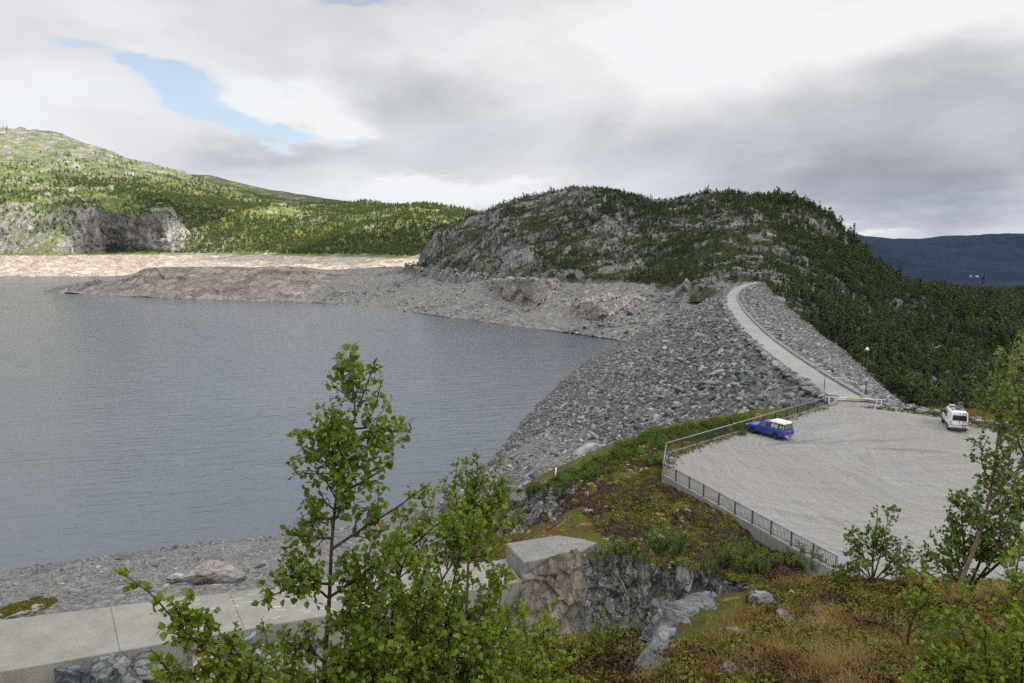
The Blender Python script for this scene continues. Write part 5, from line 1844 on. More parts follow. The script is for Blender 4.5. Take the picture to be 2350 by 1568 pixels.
def slab(mb, b0, b1, f1, f0, h):
    c = np.array([b0, b1, f1, f0])
    mb.prism([tuple(p - o0 - np.array([0, 0, h])) for p in c], (0, 0, h))


cuts = [-.55, -.15, .19, .41, .70, 1.0]
for a_, b_ in zip(cuts[:-1], cuts[1:]):
    e = .00016
    mb = MB()
    slab(mb, bk[0] + bdir * (a_ + e), bk[0] + bdir * (b_ - e), fr[0] + fdir * (b_ - e), fr[0] + fdir * (a_ + e), 6.0)
    bmesh.ops.bevel(mb.bm, geom=[ed for ed in mb.bm.edges if ed.verts[0].co.z > -.5 and ed.verts[1].co.z > -.5], offset=.03, segments=2, affect='EDGES')
    mb.build('wall_bay', M['concrete'], weir)
# pale scratches on top
r = np.random.default_rng(31)
mb = MB()
for k in range(46):
    t = r.uniform(.32, .72)
    w_ = r.uniform(.1, .85)
    p = (bk[0] + bdir * t) * (1 - w_) + (fr[0] + fdir * t) * w_ - o0
    a = r.normal() * .25 + .2
    L = r.uniform(.15, .5)
    d = np.array([math.cos(a), math.sin(a), 0]) * L
    nrm_ = np.array([-d[1], d[0], 0]) / L * .018
    mb.prism([tuple(p - d - nrm_), tuple(p + d - nrm_), tuple(p + d * .8 + nrm_), tuple(p - d * .7 + nrm_)], (0, 0, .004))
mb.build('scrape_marks', M['scratch_white'], weir)

zt = 26.13
top = [tuple(on(u, v, zt)) for u, v in [(1160.6, 1247), (1202, 1292), (1328.6, 1269.6), (1372, 1246), (1340, 1238), (1281, 1228)]]
mb = MB()
mb.prism([(p[0], p[1], p[2] - 5.2) for p in top], (0, 0, 5.2))
bmesh.ops.bevel(mb.bm, geom=[ed for ed in mb.bm.edges if min(v.co.z for v in ed.verts) > zt * S - .1], offset=.06, segments=2, affect='EDGES')
mb.build('concrete_abutment', M['concrete_dark'], None, label='stained concrete block where the weir meets the rock', cat='abutment')

# ------------------------------------------------------------------ parapet walls and railings of the yard
def wall_run(name, label, pts, w, lo, hi, mat):
    mb = MB()
    for a, b in zip(pts[:-1], pts[1:]):
        a, b = np.array(a, float), np.array(b, float)
        d = (b - a) / np.linalg.norm(b - a)
        n_ = np.array([-d[1], d[0]])
        c = [a - d * .0 + n_ * w / 2, b + n_ * w / 2, b - n_ * w / 2, a - n_ * w / 2]
        mb.prism([(q[0], q[1], lo) for q in c], (0, 0, hi - lo))
    return mb.build(name, M[mat], None, label=label, cat='low wall')


fA, fB = on(1522, 1090, ZC)[:2], on(1919, 1313, ZC)[:2]        # near run
fC, fD = on(1529, 1042, ZC)[:2], on(1899, 931, ZC)[:2]         # far run
wall_run('parapet_wall', 'low concrete wall carrying the near railing along the moorland', [fA, fB], .34, 25.2 * S, zc + .08, 'kerb_stone')
wall_run('parapet_wall', 'low concrete wall carrying the far railing beside the dam', [fC, fD], .3, 25.8 * S, zc + .10, 'kerb_stone')
wall_run('parapet_wall', 'short concrete wall joining the two railings at the yard corner', [fA + (fC - fA) * .04, fC - (fC - fA) * .04], .3, 25.4 * S, zc + .06, 'kerb_stone')


def railing(label, a, b, bays, h=1.12, endpost=(False, False), balu=14, base=.08):
    a, b = np.array(a), np.array(b)
    o = thing('railing', label, 'railing', (*a, zc + base), 0)
    d = b - a
    L = np.linalg.norm(d)
    d = d / L
    n_ = np.array([-d[1], d[0]])
    MB().tube([(0, 0, h), (*(d * L), h)], .045, 8).build('handrail', M['galvanised'], o, True)
    for k in range(bays + 1):
        q = d * L * k / bays
        big = (k == 0 and endpost[0]) or (k == bays and endpost[1])
        mb = MB()
        mb.box((q[0], q[1], (h - .05) / 2 - (.35 if big else 0)), (.11 if big else .075, .11 if big else .075, h - .05 + (.7 if big else 0)), Matrix.Rotation(math.atan2(d[1], d[0]), 3, 'Z'))
        if not big:
            mb.box((q[0], q[1], .012), (.16, .16, .02), Matrix.Rotation(math.atan2(d[1], d[0]), 3, 'Z'))
        mb.build('post', M['galvanised' if big else 'rail_grey'], o)
    for k in range(bays):
        q0, q1 = d * (L * k / bays + .06), d * (L * (k + 1) / bays - .06)
        mb = MB()
        mb.bar((*q0, .12), (*q1, .12), .035, .03)
        mb.bar((*q0, h - .12), (*q1, h - .12), .035, .03)
        for j in range(balu):
            q = q0 + (q1 - q0) * (j + .5) / balu
            mb.bar((*q, .13), (*q, h - .13), .026)
        mb.build('baluster_panel', M['rail_grey'], o)
    return o


railing('grey metal railing on the low wall between moorland and car park', fA, fB, 10, 1.12, (True, True))
railing('grey metal railing on the car park side nearest the riprap', fC, fD, 13, 1.12, (False, False))
railing('short end railing at the yard corner between the two long railings', fA + (fC - fA) * .02, fC - (fC - fA) * .01, 3, 1.13, (False, False), 12)

# kerb stones along the road
def strip_line(off0, off1, i0, i1, h, z0, name, label, mat, gap=None, cat='kerb'):
    mb = MB()
    i = i0
    while i < i1:
        j = min(i + 3, i1)
        if gap and gap[0] <= i <= gap[1]:
            i = j
            continue
        a0, b0 = axis[i] + argt[i] * off0, axis[i] + argt[i] * off1
        a1, b1 = axis[j] + argt[j] * off0, axis[j] + argt[j] * off1
        s_ = .985
        a1, b1 = a0 + (a1 - a0) * s_, b0 + (b1 - b0) * s_
        mb.prism([(*a0, z0), (*b0, z0), (*b1, z0), (*a1, z0)], (0, 0, h + random.uniform(-.02, .02)))
        i = j
    return mb.build(name, M[mat], None, label=label, cat=cat)


iy = lambda y: int(np.argmin(np.abs(axis[:, 1] - y) + (np.arange(len(axis)) > 200) * 99))
strip_line(RW + .12, RW + .62, iy(93), len(axis) - 12, .42, zc - .05, 'stone_kerb', 'pale stone kerb along the valley side of the dam road', 'kerb_stone', (iy(116), iy(119)))
strip_line(-RW - .28, -RW - .06, iy(96), len(axis) - 12, .14, zc - .05, 'edge_kerb', 'thin pale kerb along the lake side of the dam road', 'kerb_stone')
# curved end of the valley side kerb, along the yard
pts = [on(u, v, ZC)[:2] for u, v in [(1977, 914), (1993, 921), (2012, 926), (2030, 930), (2043, 935)]]
wall_run('stone_kerb', 'curved end of the stone kerb beside the barrier', pts, .5, zc - .3, zc + .35, 'kerb_stone')
pts = [on(u, v, ZC)[:2] for u, v in [(1900, 933), (1916, 928), (1918, 919), (1904, 909)]]
wall_run('stone_kerb', 'short stone kerb joining the far railing to the road edge', pts, .35, zc - .4, zc + .22, 'kerb_stone')

# ------------------------------------------------------------------ barrier
b0, b1 = on(1902, 927, ZC), on(2030, 934, ZC)
bar_ = thing('boom_barrier', 'white boom barrier with a yellow black striped panel across the dam road', 'barrier', b0)
d = b1 - b0
d[2] = 0
L = np.linalg.norm(d)
d /= L
ang = math.atan2(d[1], d[0])
Rz = Matrix.Rotation(ang, 3, 'Z')
D = lambda s_, z: (d[0] * s_, d[1] * s_, z)
MB().tube([D(-.4, .98), D(L + .1, .98)], [.06, .045], 8).build('boom', M['white_paint'], bar_, True)
mb = MB()
mb.box(D(0, .5), (.16, .16, 1.0), Rz, .015)
mb.build('pivot_post', M['lamp_white'], bar_)
for s_ in (L - 1.05, L - .45):
    MB().box(D(s_, .48), (.1, .1, .96), Rz, .01).build('rest_post', M['lamp_white'], bar_)
MB().bar(D(L * .46, .92), D(L * .46, .02), .04).build('drop_leg', M['galvanised'], bar_)
pn_ = MB().box(D(L * .485, .93), (2.5, .03, .30), Rz)
pn_ = pn_.build('warning_panel', M['warning_yellow'], bar_)
mb = MB()
nv = np.array([-d[1], d[0], 0])
for k in range(8):
    s0 = L * .485 - 1.16 + k * .31
    for sg_ in (-1, 1):
        lean = .11 if k < 4 else -.11
        base_ = [D(s0 - lean, .785), D(s0 + .13 - lean, .785), D(s0 + .13 + lean, 1.075), D(s0 + lean, 1.075)]
        off_ = nv * sg_ * .017
        mb.prism([tuple(np.array(q) + off_) for q in base_], tuple(nv * sg_ * .004))
mb.build('stripes', M['lamp_black'], pn_)

# ------------------------------------------------------------------ lamp post
lp = on(1985.5, 909, ZC)
lp[2] = zc - .2
lamp = thing('lamp_post', 'tall thin black lamp post beside the dam road kerb', 'lamp post', lp)
H = 7.3
MB().tube([(0, 0, 0), (0, 0, 1.1), (0, 0, 1.12), (0, 0, H)], [.10, .10, .065, .055], 10).build('pole', M['lamp_black'], lamp, True)
MB().tube([(0, 0, H - .25), (-.1, -.05, H - .05), (-.3, -.12, H + .02)], .03, 6).build('bracket', M['lamp_black'], lamp, True)
MB().tube([(-.28, -.12, H + .12), (-.28, -.12, H + .05), (-.28, -.12, H - .28)], [.05, .16, .33], 12).build('lamp_shade', M['lamp_white'], lamp, True)
MB().box((0, -.08, 2.75), (.36, .03, .36), None, .01).build('sign_plate', M['sign_blue'], lamp)

mk = on(1891, 897, ZC)
mk[2] = zc - .4
o = thing('marker_pole', 'thin dark pole standing in the rocks at the lake end of the railing', 'pole', mk)
MB().tube([(0, 0, 0), (.03, 0, 2.9)], .05, 8).build('pole', M['rail_grey'], o, True)
MB().tube([(.03, 0, 2.88), (.03, 0, 2.95)], .065, 8).build('cap', M['lamp_black'], o, True)

h = ground_at(1274, 1100)
o = thing('marker_stake', 'white leaning marker stake where the moorland meets the riprap', 'stake', h)
MB().tube([(0, 0, -.3), (.10, 0, 1.35)], .075, 8).build('stake', M['white_paint'], o, True)
MB().tube([(.10, 0, 1.36), (.16, 0, 2.1)], [.07, .015], 8).build('tip', M['galvanised'], o, True)
h = ground_at(1185, 1240)
o = thing('metal_stake', 'thin grey metal stake standing by the jagged rock left of the block', 'stake', h)
MB().tube([(0, 0, -.3), (.03, 0, 1.7)], .04, 6).build('rod', M['galvanised'], o, True)
MB().tube([(.03, 0, 1.7), (.03, 0, 1.76)], .06, 6).build('cap', M['rail_grey'], o, True)

a, b = ground_at(1364, 994), ground_at(1400, 977)
mb = MB()
mid_ = (a + b) / 2
mb.tube([tuple(a + np.array([0, 0, .9]) - mid_), tuple(np.array([.1, 0, 1.0])), tuple(b + np.array([0, 0, .9]) - mid_)], [.16, .2, .09], 8)
o = mb.build('driftwood_log', M['dead_wood'], None, True, label='bleached driftwood log lying on the riprap above the moorland', cat='log')
o.location = tuple(mid_)

# ------------------------------------------------------------------ farm far off
fh, _ = pick(2236, 636)
fh = np.array(fh)
for k, (dx, w_, lb) in enumerate([(-30, 16, 'tiny white farmhouse far off at the foot of the blue mountain'), (20, 26, 'tiny long white barn beside the far farmhouse')]):
    h_ = np.array(drop(fh[0] + dx, fh[1])[0])
    o = thing('farmhouse' if k == 0 else 'barn', lb, 'building', h_)
    MB().box((0, 0, 3), (w_, 12, 12)).build('wall', M['farm_white'], o)
    MB().prism([(-w_ / 2 - 1, -6.8, 9), (-w_ / 2 - 1, 6.8, 9), (-w_ / 2 - 1, 0, 13)], (w_ + 2, 0, 0)).build('roof', M['farm_roof'], o)
# dirt track on the far gravel slope, down to the water, and the shelf road
def ribbon(name, line, w, mat, lift=.35):
    p = []
    for u, v in line:
        h_, _ = pick(u, v)
        p.append(np.array(h_))
    p = resample(np.array(p), 80)
    t_ = np.gradient(p, axis=0)
    t_[:, 2] = 0
    t_ /= np.linalg.norm(t_, axis=1, keepdims=True)
    n_ = np.stack([-t_[:, 1], t_[:, 0], 0 * t_[:, 0]], 1)
    rows_ = []
    for o_ in np.linspace(-1, 1, 7):
        q_ = p + n_ * (o_ * w / 2)
        for i_ in range(len(q_)):
            hh = drop(q_[i_, 0], q_[i_, 1])[0]
            q_[i_, 2] = (hh[2] if hh else q_[i_, 2]) + lift
        rows_.append(q_)
    g_ = smooth_cols(np.array(rows_), 3)
    link(name, make_mesh(name, g_.reshape(-1, 3), grid_faces(*g_.shape[:2]), M[mat]), kind='structure')


ribbon('dirt_track', [(930, 632), (985, 650), (1060, 676), (1130, 694), (1200, 714), (1262, 736), (1318, 757)], 8.0, 'track', .14)
ribbon('dirt_track', [(770, 628), (850, 629), (925, 627)], 9.0, 'track', .3)
print('built done')
# ------------------------------------------------------------------ vehicles (x forward, y left)
def ring(x, hw0, hw1, z0, z1, c=.07):
    """rounded box section at station x: half width hw0 below, hw1 on top"""
    return [(x, -hw0 + c, z0), (x, -hw0, z0 + c), (x, -(hw0 * .45 + hw1 * .55) - .012, (z0 + z1) / 2), (x, -hw1, z1 - c), (x, -hw1 + c * 1.3, z1),
            (x, hw1 - c * 1.3, z1), (x, hw1, z1 - c), (x, (hw0 * .45 + hw1 * .55) + .012, (z0 + z1) / 2), (x, hw0, z0 + c), (x, hw0 - c, z0)]


def wheel(parent, x, y, r_, w):
    e = bpy.data.objects.new('wheel', None)
    side = 1 if y > 0 else -1
    mb = MB()
    prof = [(r_ * .62, -w / 2), (r_ * .93, -w / 2), (r_, -w * .34), (r_, w * .34), (r_ * .93, w / 2), (r_ * .62, w / 2)]
    n = 26
    rings = []
    for rr, yy in prof:
        rings.append([mb.bm.verts.new((math.cos(2 * math.pi * k / n) * rr, yy, math.sin(2 * math.pi * k / n) * rr)) for k in range(n)])
    for a, b in zip(rings[:-1], rings[1:]):
        for k in range(n):
            mb.bm.faces.new((a[k], a[(k + 1) % n], b[(k + 1) % n], b[k]))
    wo = mb.build('wheel', M['tyre'], parent, True, 40)
    wo.location = (x, y, r_)
    mb = MB()
    mb.tube([(0, side * w * .20, 0), (0, side * w * .26, 0)], r_ * .62, 20)
    for k in range(6):
        a = k * math.pi / 3
        mb.box((math.cos(a) * r_ * .34, side * w * .36, math.sin(a) * r_ * .34), (r_ * .52, .05, r_ * .17), Matrix.Rotation(-a, 3, 'Y'))
    mb.tube([(0, side * w * .3, 0), (0, side * w * .44, 0)], r_ * .13, 12)
    mb.build('rim', M['alloy'], wo)
    MB().tube([(0, side * w * .10, 0), (0, side * w * .19, 0)], r_ * .64, 20).build('rim_well', M['black_plastic'], wo)
    return wo


def arches(parent, xs_, hw, r_, rad):
    for x in xs_:
        for s_ in (1, -1):
            mb = MB()
            pts = [(x + math.cos(a) * rad, s_ * hw, r_ + math.sin(a) * rad) for a in np.linspace(-.25, math.pi + .25, 16)]
            mb.prism(pts, (0, -s_ * .30, 0))
            mb.build('wheel_arch', M['black_plastic'], parent)


def glass(parent, pts, off, mat='glass', name='window'):
    return MB().prism([tuple(p) for p in pts], off).build(name, M[mat], parent)


def car_frame(fl, rl, half_track):
    """rear and front left wheel contact points in the photo -> position and heading"""
    a, b = np.array(on(*rl, ZC)), np.array(on(*fl, ZC))
    d = (b - a)[:2]
    ang = math.atan2(d[1], d[0])
    m_ = (a + b) / 2
    m_ = m_[:2] + np.array([math.sin(ang), -math.cos(ang)]) * half_track
    return (m_[0], m_[1], zc + .03), ang, np.linalg.norm(d)


# --- blue pick-up
loc, ang, wb = car_frame((1728.8, 994.6), (1778.5, 1008.2), .78)
print('pickup wheelbase seen', wb)
pk_ = thing('pickup_truck', 'blue pickup with dark camper top and white roof box parked by the far railing', 'pickup truck', loc, ang)
X0, X1 = 1.54, -1.54                                     # axles
mb = MB()
mb.sections([ring(2.50, .66, .60, .50, .86, .05), ring(2.42, .84, .78, .40, 1.00), ring(1.9, .92, .84, .36, 1.09), ring(1.0, .92, .87, .36, 1.15), ring(.1, .92, .89, .36, 1.13), ring(-.72, .92, .89, .36, 1.14)])
mb.build('body', M['blue_paint'], pk_, True, 35)
mb = MB()
mb.sections([ring(-.75, .92, .90, .42, 1.20), ring(-1.6, .92, .90, .42, 1.20), ring(-2.66, .91, .88, .48, 1.19), ring(-2.72, .88, .85, .52, 1.15)])
bed = mb.build('bed', M['blue_paint'], pk_, True, 35)
mb = MB()
mb.sections([[(1.05, -.84, 1.10), (1.05, .84, 1.10), (1.02, .80, 1.16), (1.02, -.80, 1.16)],
             [(.42, -.86, 1.10), (.42, .86, 1.10), (.30, .64, 1.76), (.30, -.64, 1.76)],
             [(-.2, -.88, 1.10), (-.2, .88, 1.10), (-.2, .66, 1.80), (-.2, -.66, 1.80)],
             [(-.70, -.88, 1.10), (-.70, .88, 1.10), (-.64, .66, 1.78), (-.64, -.66, 1.78)]])
cab = mb.build('cab', M['blue_paint'], pk_)
for s_ in (1, -1):
    def sw(x, t):                     # a point on the cab's side at height fraction t
        return (x, s_ * (.872 - .215 * t + .008), 1.13 + .62 * t)
    glass(cab, [sw(.70, .06), sw(-.10, .06), sw(-.10, .88), sw(.26, .86)], (0, s_ * .006, 0), 'glass_side')
    glass(cab, [sw(-.16, .06), sw(-.58, .10), sw(-.54, .84), sw(-.16, .88)], (0, s_ * .006, 0), 'glass')
    MB().box((.62, s_ * 1.02, 1.22), (.12, .22, .17), None, .03).build('mirror', M['blue_paint'], pk_)
    MB().box((.0, s_ * .915, .98), (.20, .03, .035)).build('door_handle', M['blue_paint'], pk_)
    MB().box((.1, s_ * .925, .42), (1.9, .10, .06), None, .015).build('side_step', M['black_plastic'], pk_)
    MB().box((2.38, s_ * .70, .90), (.20, .26, .13), None, .03).build('headlight', M['clear_lens'], pk_)
    MB().box((-2.69, s_ * .80, .94), (.10, .17, .34), None, .025).build('tail_light', M['red_lens'], pk_)
    MB().box((-1.95, s_ * .80, .28), (.04, .24, .30)).build('mud_flap', M['black_plastic'], pk_)
    for x in (-.72,):
        MB().box((x, s_ * .905, .80), (.018, .02, .62)).build('door_seam', M['black_plastic'], pk_)
glass(cab, [(.99, -.72, 1.20), (.99, .72, 1.20), (.37, .60, 1.735), (.37, -.60, 1.735)], (.008, 0, .01), 'glass', 'windscreen')
MB().box((2.52, 0, .62), (.10, 1.5, .24), None, .03).build('front_bumper', M['black_plastic'], pk_)
MB().box((2.50, 0, .86), (.06, .9, .16), None, .02).build('grille', M['black_plastic'], pk_)
arches(pk_, (X0, X1), .921, .39, .46)
for x in (X0, X1):
    for y in (.80, -.80):
        wheel(pk_, x, y, .39, .26)
MB().box((-2.80, 0, .56), (.20, 1.66, .17), None, .03).build('rear_bumper', M['chrome'], pk_)
MB().box((-2.906, 0, .60), (.012, .50, .14)).build('number_plate', M['plate_green'], pk_)
MB().box((-2.725, 0, 1.02), (.03, .32, .07), None, .01).build('tailgate_handle', M['chrome'], pk_)
MB().bar((-2.75, 0, .42), (-3.02, 0, .42), .07).build('tow_bar', M['black_plastic'], pk_)
mb = MB()
mb.sections([[(-.74, -.86, 1.21), (-.74, .86, 1.21), (-.74, .72, 1.80), (-.74, -.72, 1.80)], [(-2.62, -.86, 1.20), (-2.62, .86, 1.20), (-2.50, .72, 1.80), (-2.50, -.72, 1.80)]])
shell = mb.build('camper_top', M['canopy_dark'], pk_)
for s_ in (1, -1):
    for x0, x1, t0, t1, nm in ((-.90, -1.28, .16, .86, 'a'), (-1.36, -1.74, .16, .86, 'b'), (-2.0, -2.24, .3, .74, 'c')):
        sd = lambda x, t: (x, s_ * (.86 - .14 * t + .004), 1.21 + .59 * t)
        wf = glass(shell, [sd(x0, t0), sd(x1, t0), sd(x1, t1), sd(x0, t1)], (0, s_ * .012, 0), 'window_frame', 'window')
        e = .05
        glass(wf, [tuple(np.array(sd(x0 - e, t0 + .1)) + (0, s_ * .014, 0)), tuple(np.array(sd(x1 + e, t0 + .1)) + (0, s_ * .014, 0)), tuple(np.array(sd(x1 + e, t1 - .1)) + (0, s_ * .014, 0)), tuple(np.array(sd(x0 - e, t1 - .1)) + (0, s_ * .014, 0))], (0, s_ * .004, 0), 'blind', 'pane')
    MB().box((-2.46, s_ * .79, 1.48), (.05, .05, .52), Matrix.Rotation(s_ * .23, 3, 'X')).build('corner_trim', M['lamp_white'], shell)
glass(shell, [(-2.612, -.74, 1.27), (-2.612, .74, 1.27), (-2.525, .64, 1.74), (-2.525, -.64, 1.74)], (-.012, 0, 0), 'glass_side', 'rear_window')
mb = MB()
mb.box((-1.58, 0, 1.93), (1.98, 1.50, .24), None, .085)
rb = mb.build('roof_box', M['white_shell'], pk_, True, 40)
MB().box((-2.3, 0, 2.055), (.16, .5, .03), None, .01).build('vent', M['grey_plastic'], rb)
for s_ in (1, -1):
    MB().box((-1.5, s_ * .45, 2.053), (1.3, .05, .02), None, .006).build('rib', M['white_shell'], rb)
MB().tube([(-2.52, -.86, 1.84), (-2.52, -.86, 1.76)], .05, 8).build('side_lamp', M['black_plastic'], pk_)

# --- white van
loc, ang, wb = car_frame((2165.0, 969.9), (2177.2, 986.2), .80)
print('van wheelbase seen', wb)
van = thing('van', 'white panel van with black roof rack and rear ladder parked by the boulders', 'van', loc, ang)
X0, X1 = 1.83, -1.83
mb = MB()
mb.sections([ring(2.86, .70, .62, .42, .86, .06), ring(2.74, .90, .80, .36, 1.08), ring(2.2, .97, .88, .34, 1.22), ring(1.72, .98, .90, .34, 1.40, .09), ring(1.18, .98, .84, .34, 2.06, .16), ring(.75, .98, .82, .34, 2.42, .18),
             ring(.2, .99, .83, .34, 2.52, .18), ring(-1.4, .99, .83, .34, 2.54, .18), ring(-2.72, .98, .82, .36, 2.50, .18), ring(-2.86, .96, .80, .40, 2.38, .14), ring(-2.90, .95, .86, .42, 1.5, .05)])
mb.build('body', M['white_paint'], van, True, 40)


def vs(x, z, s_, o_=.012):
    t = (z - .34) / 2.18
    hw = .985 - .15 * max(0, t - .45) / .55
    return (x, s_ * (hw + o_), z)


for s_ in (1, -1):
    glass(van, [vs(1.62, 1.42, s_), vs(.72, 1.42, s_), vs(.72, 2.05, s_), vs(1.20, 2.05, s_)], (0, s_ * .008, 0), 'glass', 'door_window')
    glass(van, [vs(.50, 1.32, s_), vs(-.62, 1.32, s_), vs(-.62, 2.02, s_), vs(.50, 2.02, s_)], (0, s_ * .008, 0), 'glass', 'side_window')
    MB().box((1.50, s_ * 1.14, 1.48), (.14, .22, .36), None, .04).build('mirror', M['black_plastic'], van)
    MB().box((-.2, s_ * 1.0, .66), (4.6, .05, .20), None, .015).build('side_moulding', M['grey_plastic'], van)
    for z, w_ in ((1.26, .2), (1.04, .2), (.82, .16)):
        pass
    MB().box((-2.885, s_ * .845, 1.06), (.05, .15, .52), None, .02).build('tail_light', M['red_lens'], van)
    MB().box((-2.914, s_ * .845, 1.07), (.012, .13, .07)).build('lens', M['clear_lens'], van)
    MB().box((2.66, s_ * .74, .98), (.22, .26, .26), None, .04).build('headlight', M['clear_lens'], van)
    MB().bar((.55, s_ * .72, 2.62), (-2.45, s_ * .72, 2.62), .05, .05).build('rack_rail', M['lamp_black'], van)
glass(van, [(1.70, -.82, 1.44), (1.70, .82, 1.44), (1.20, .74, 2.06), (1.20, -.74, 2.06)], (.03, 0, .03), 'glass', 'windscreen')
glass(van, [(-2.925, -.72, 1.42), (-2.925, .72, 1.42), (-2.90, .68, 2.04), (-2.90, -.68, 2.04), ], (-.012, 0, 0), 'glass', 'rear_window')
arches(van, (X0, X1), .985, .35, .43)
for x in (X0, X1):
    for y in (.86, -.86):
        wheel(van, x, y, .35, .24)
MB().box((-2.93, 0, .50), (.16, 1.84, .16), None, .03).build('rear_bumper', M['grey_plastic'], van)
for s_ in (1, -1):
    MB().box((-2.965, s_ * .86, .52), (.11, .16, .10), None, .02).build('reflector', M['red_lens'], van)
MB().box((-2.935, .32, .70), (.014, .52, .13)).build('number_plate', M['plate_white'], van)
MB().box((-2.90, 0, 1.30), (.03, .02, .9)).build('door_seam', M['black_plastic'], van)
MB().box((-2.93, .02, 1.28), (.03, .05, .12)).build('door_handle', M['black_plastic'], van)
MB().box((-2.88, 0, 2.27), (.04, .22, .05), None, .01).build('brake_light', M['red_lens'], van)
tp = MB().box((-2.932, 0, .86), (.012, 1.62, .12)).build('tape', M['plate_white'], van)
mb = MB()
for k in range(9):
    y = -.74 + k * .185
    ln = .05 if k < 4.5 else -.05
    mb.prism([(-2.940, y - ln, .81), (-2.940, y + .085 - ln, .81), (-2.940, y + .085 + ln, .91), (-2.940, y + ln, .91)], (-.004, 0, 0))
mb.build('stripe', M['red_tape'], tp)
# rack floor, panels, ladder
rk = MB()
for x in np.linspace(.5, -2.4, 7):
    rk.bar((x, -.74, 2.60), (x, .74, 2.60), .05, .03)
rk.bar((.58, -.74, 2.66), (.58, .74, 2.66), .07, .12)
rk.bar((-2.48, -.74, 2.62), (-2.48, .74, 2.62), .07, .08)
for s_ in (1, -1):
    for x in (.3, -1, -2.2):
        rk.box((x, s_ * .72, 2.54), (.08, .06, .16))
rk.build('roof_rack', M['lamp_black'], van)
MB().box((-.1, .36, 2.655), (1.1, .62, .035)).build('solar_panel', M['galvanised'], van)
MB().box((-.5, -.36, 2.66), (1.5, .62, .06), None, .01).build('rack_plate', M['black_plastic'], van)
MB().box((-1.5, 0, 2.66), (.55, .55, .10), None, .03).build('roof_hatch', M['grey_plastic'], van)
ld = MB()
for y in (-.36, -.64):
    ld.tube([(-2.90, y, 2.48), (-3.0, y, 2.30), (-3.02, y, 1.4), (-3.02, y, .52)], .025, 6)
for z in np.linspace(.62, 2.3, 6):
    ld.tube([(-3.01, -.36, z), (-3.01, -.64, z)], .02, 6)
ld.build('ladder', M['lamp_black'], van)
print('cars done')
# ------------------------------------------------------------------ near plants
def leaves_mesh(name, base, dirv, nrm, size, mat, r, width=.78):
    """folded ovate leaves: stem point, direction, face normal, length"""
    n = len(base)
    d = dirv / (np.linalg.norm(dirv, axis=1, keepdims=True) + 1e-9)
    nr_ = nrm - (nrm * d).sum(1, keepdims=True) * d
    nr_ /= np.linalg.norm(nr_, axis=1, keepdims=True) + 1e-9
    s_ = np.cross(d, nr_)
    L = size[:, None]
    W = L * width * .5 * r.uniform(.8, 1.1, (n, 1))
    fold = r.uniform(.02, .22, (n, 1)) * L
    droop = r.uniform(-.05, .28, (n, 1)) * L
    p0 = base + d * L * .10
    m1 = base + d * L * .42
    tip = base + d * L - nr_ * droop
    l1, r1 = m1 + s_ * W + nr_ * fold * .6, m1 - s_ * W + nr_ * fold * .6
    m2 = base + d * L * .74 - nr_ * droop * .4
    l2, r2 = m2 + s_ * W * .72 + nr_ * fold * .5, m2 - s_ * W * .72 + nr_ * fold * .5
    V = np.stack([p0, l1, l2, tip, r2, r1], 1).reshape(-1, 3)
    k = np.arange(n)[:, None] * 6
    F = np.concatenate([np.stack([k + 0, k + 1, k + 2, k + 3], -1).reshape(-1, 4), np.stack([k + 0, k + 3, k + 4, k + 5], -1).reshape(-1, 4)])
    t = r.random(n)
    if mat is None:
        return V, F, np.concatenate([t, t])
    return make_mesh(name, V, F, M[mat], False, np.concatenate([t, t]))


def tubes_np(segs, n=4):
    """segs: list of (points (k,3), radii (k,)) -> V, F"""
    VV, FF, o = [], [], 0
    for p, rad in segs:
        p = np.asarray(p, float)
        k = len(p)
        t = np.gradient(p, axis=0)
        t /= np.linalg.norm(t, axis=1, keepdims=True) + 1e-9
        a = np.cross(t, np.array([.31, .17, .93]))
        a /= np.linalg.norm(a, axis=1, keepdims=True) + 1e-9
        b = np.cross(t, a)
        an = np.arange(n) * 2 * math.pi / n
        v = p[:, None] + (a[:, None] * np.cos(an)[None, :, None] + b[:, None] * np.sin(an)[None, :, None]) * np.asarray(rad)[:, None, None]
        VV.append(v.reshape(-1, 3))
        q = np.arange(k * n).reshape(k, n)
        q1 = np.roll(q, -1, 1)
        FF.append(np.stack([q[:-1], q1[:-1], q1[1:], q[1:]], -1).reshape(-1, 4) + o)
        o += k * n
    return np.concatenate(VV), np.concatenate(FF)


def spline(p, n):
    p = resample(p, max(4, n // 3)) if len(p) > 2 else p
    q = resample(p, n)
    return smooth_line(q, 3)


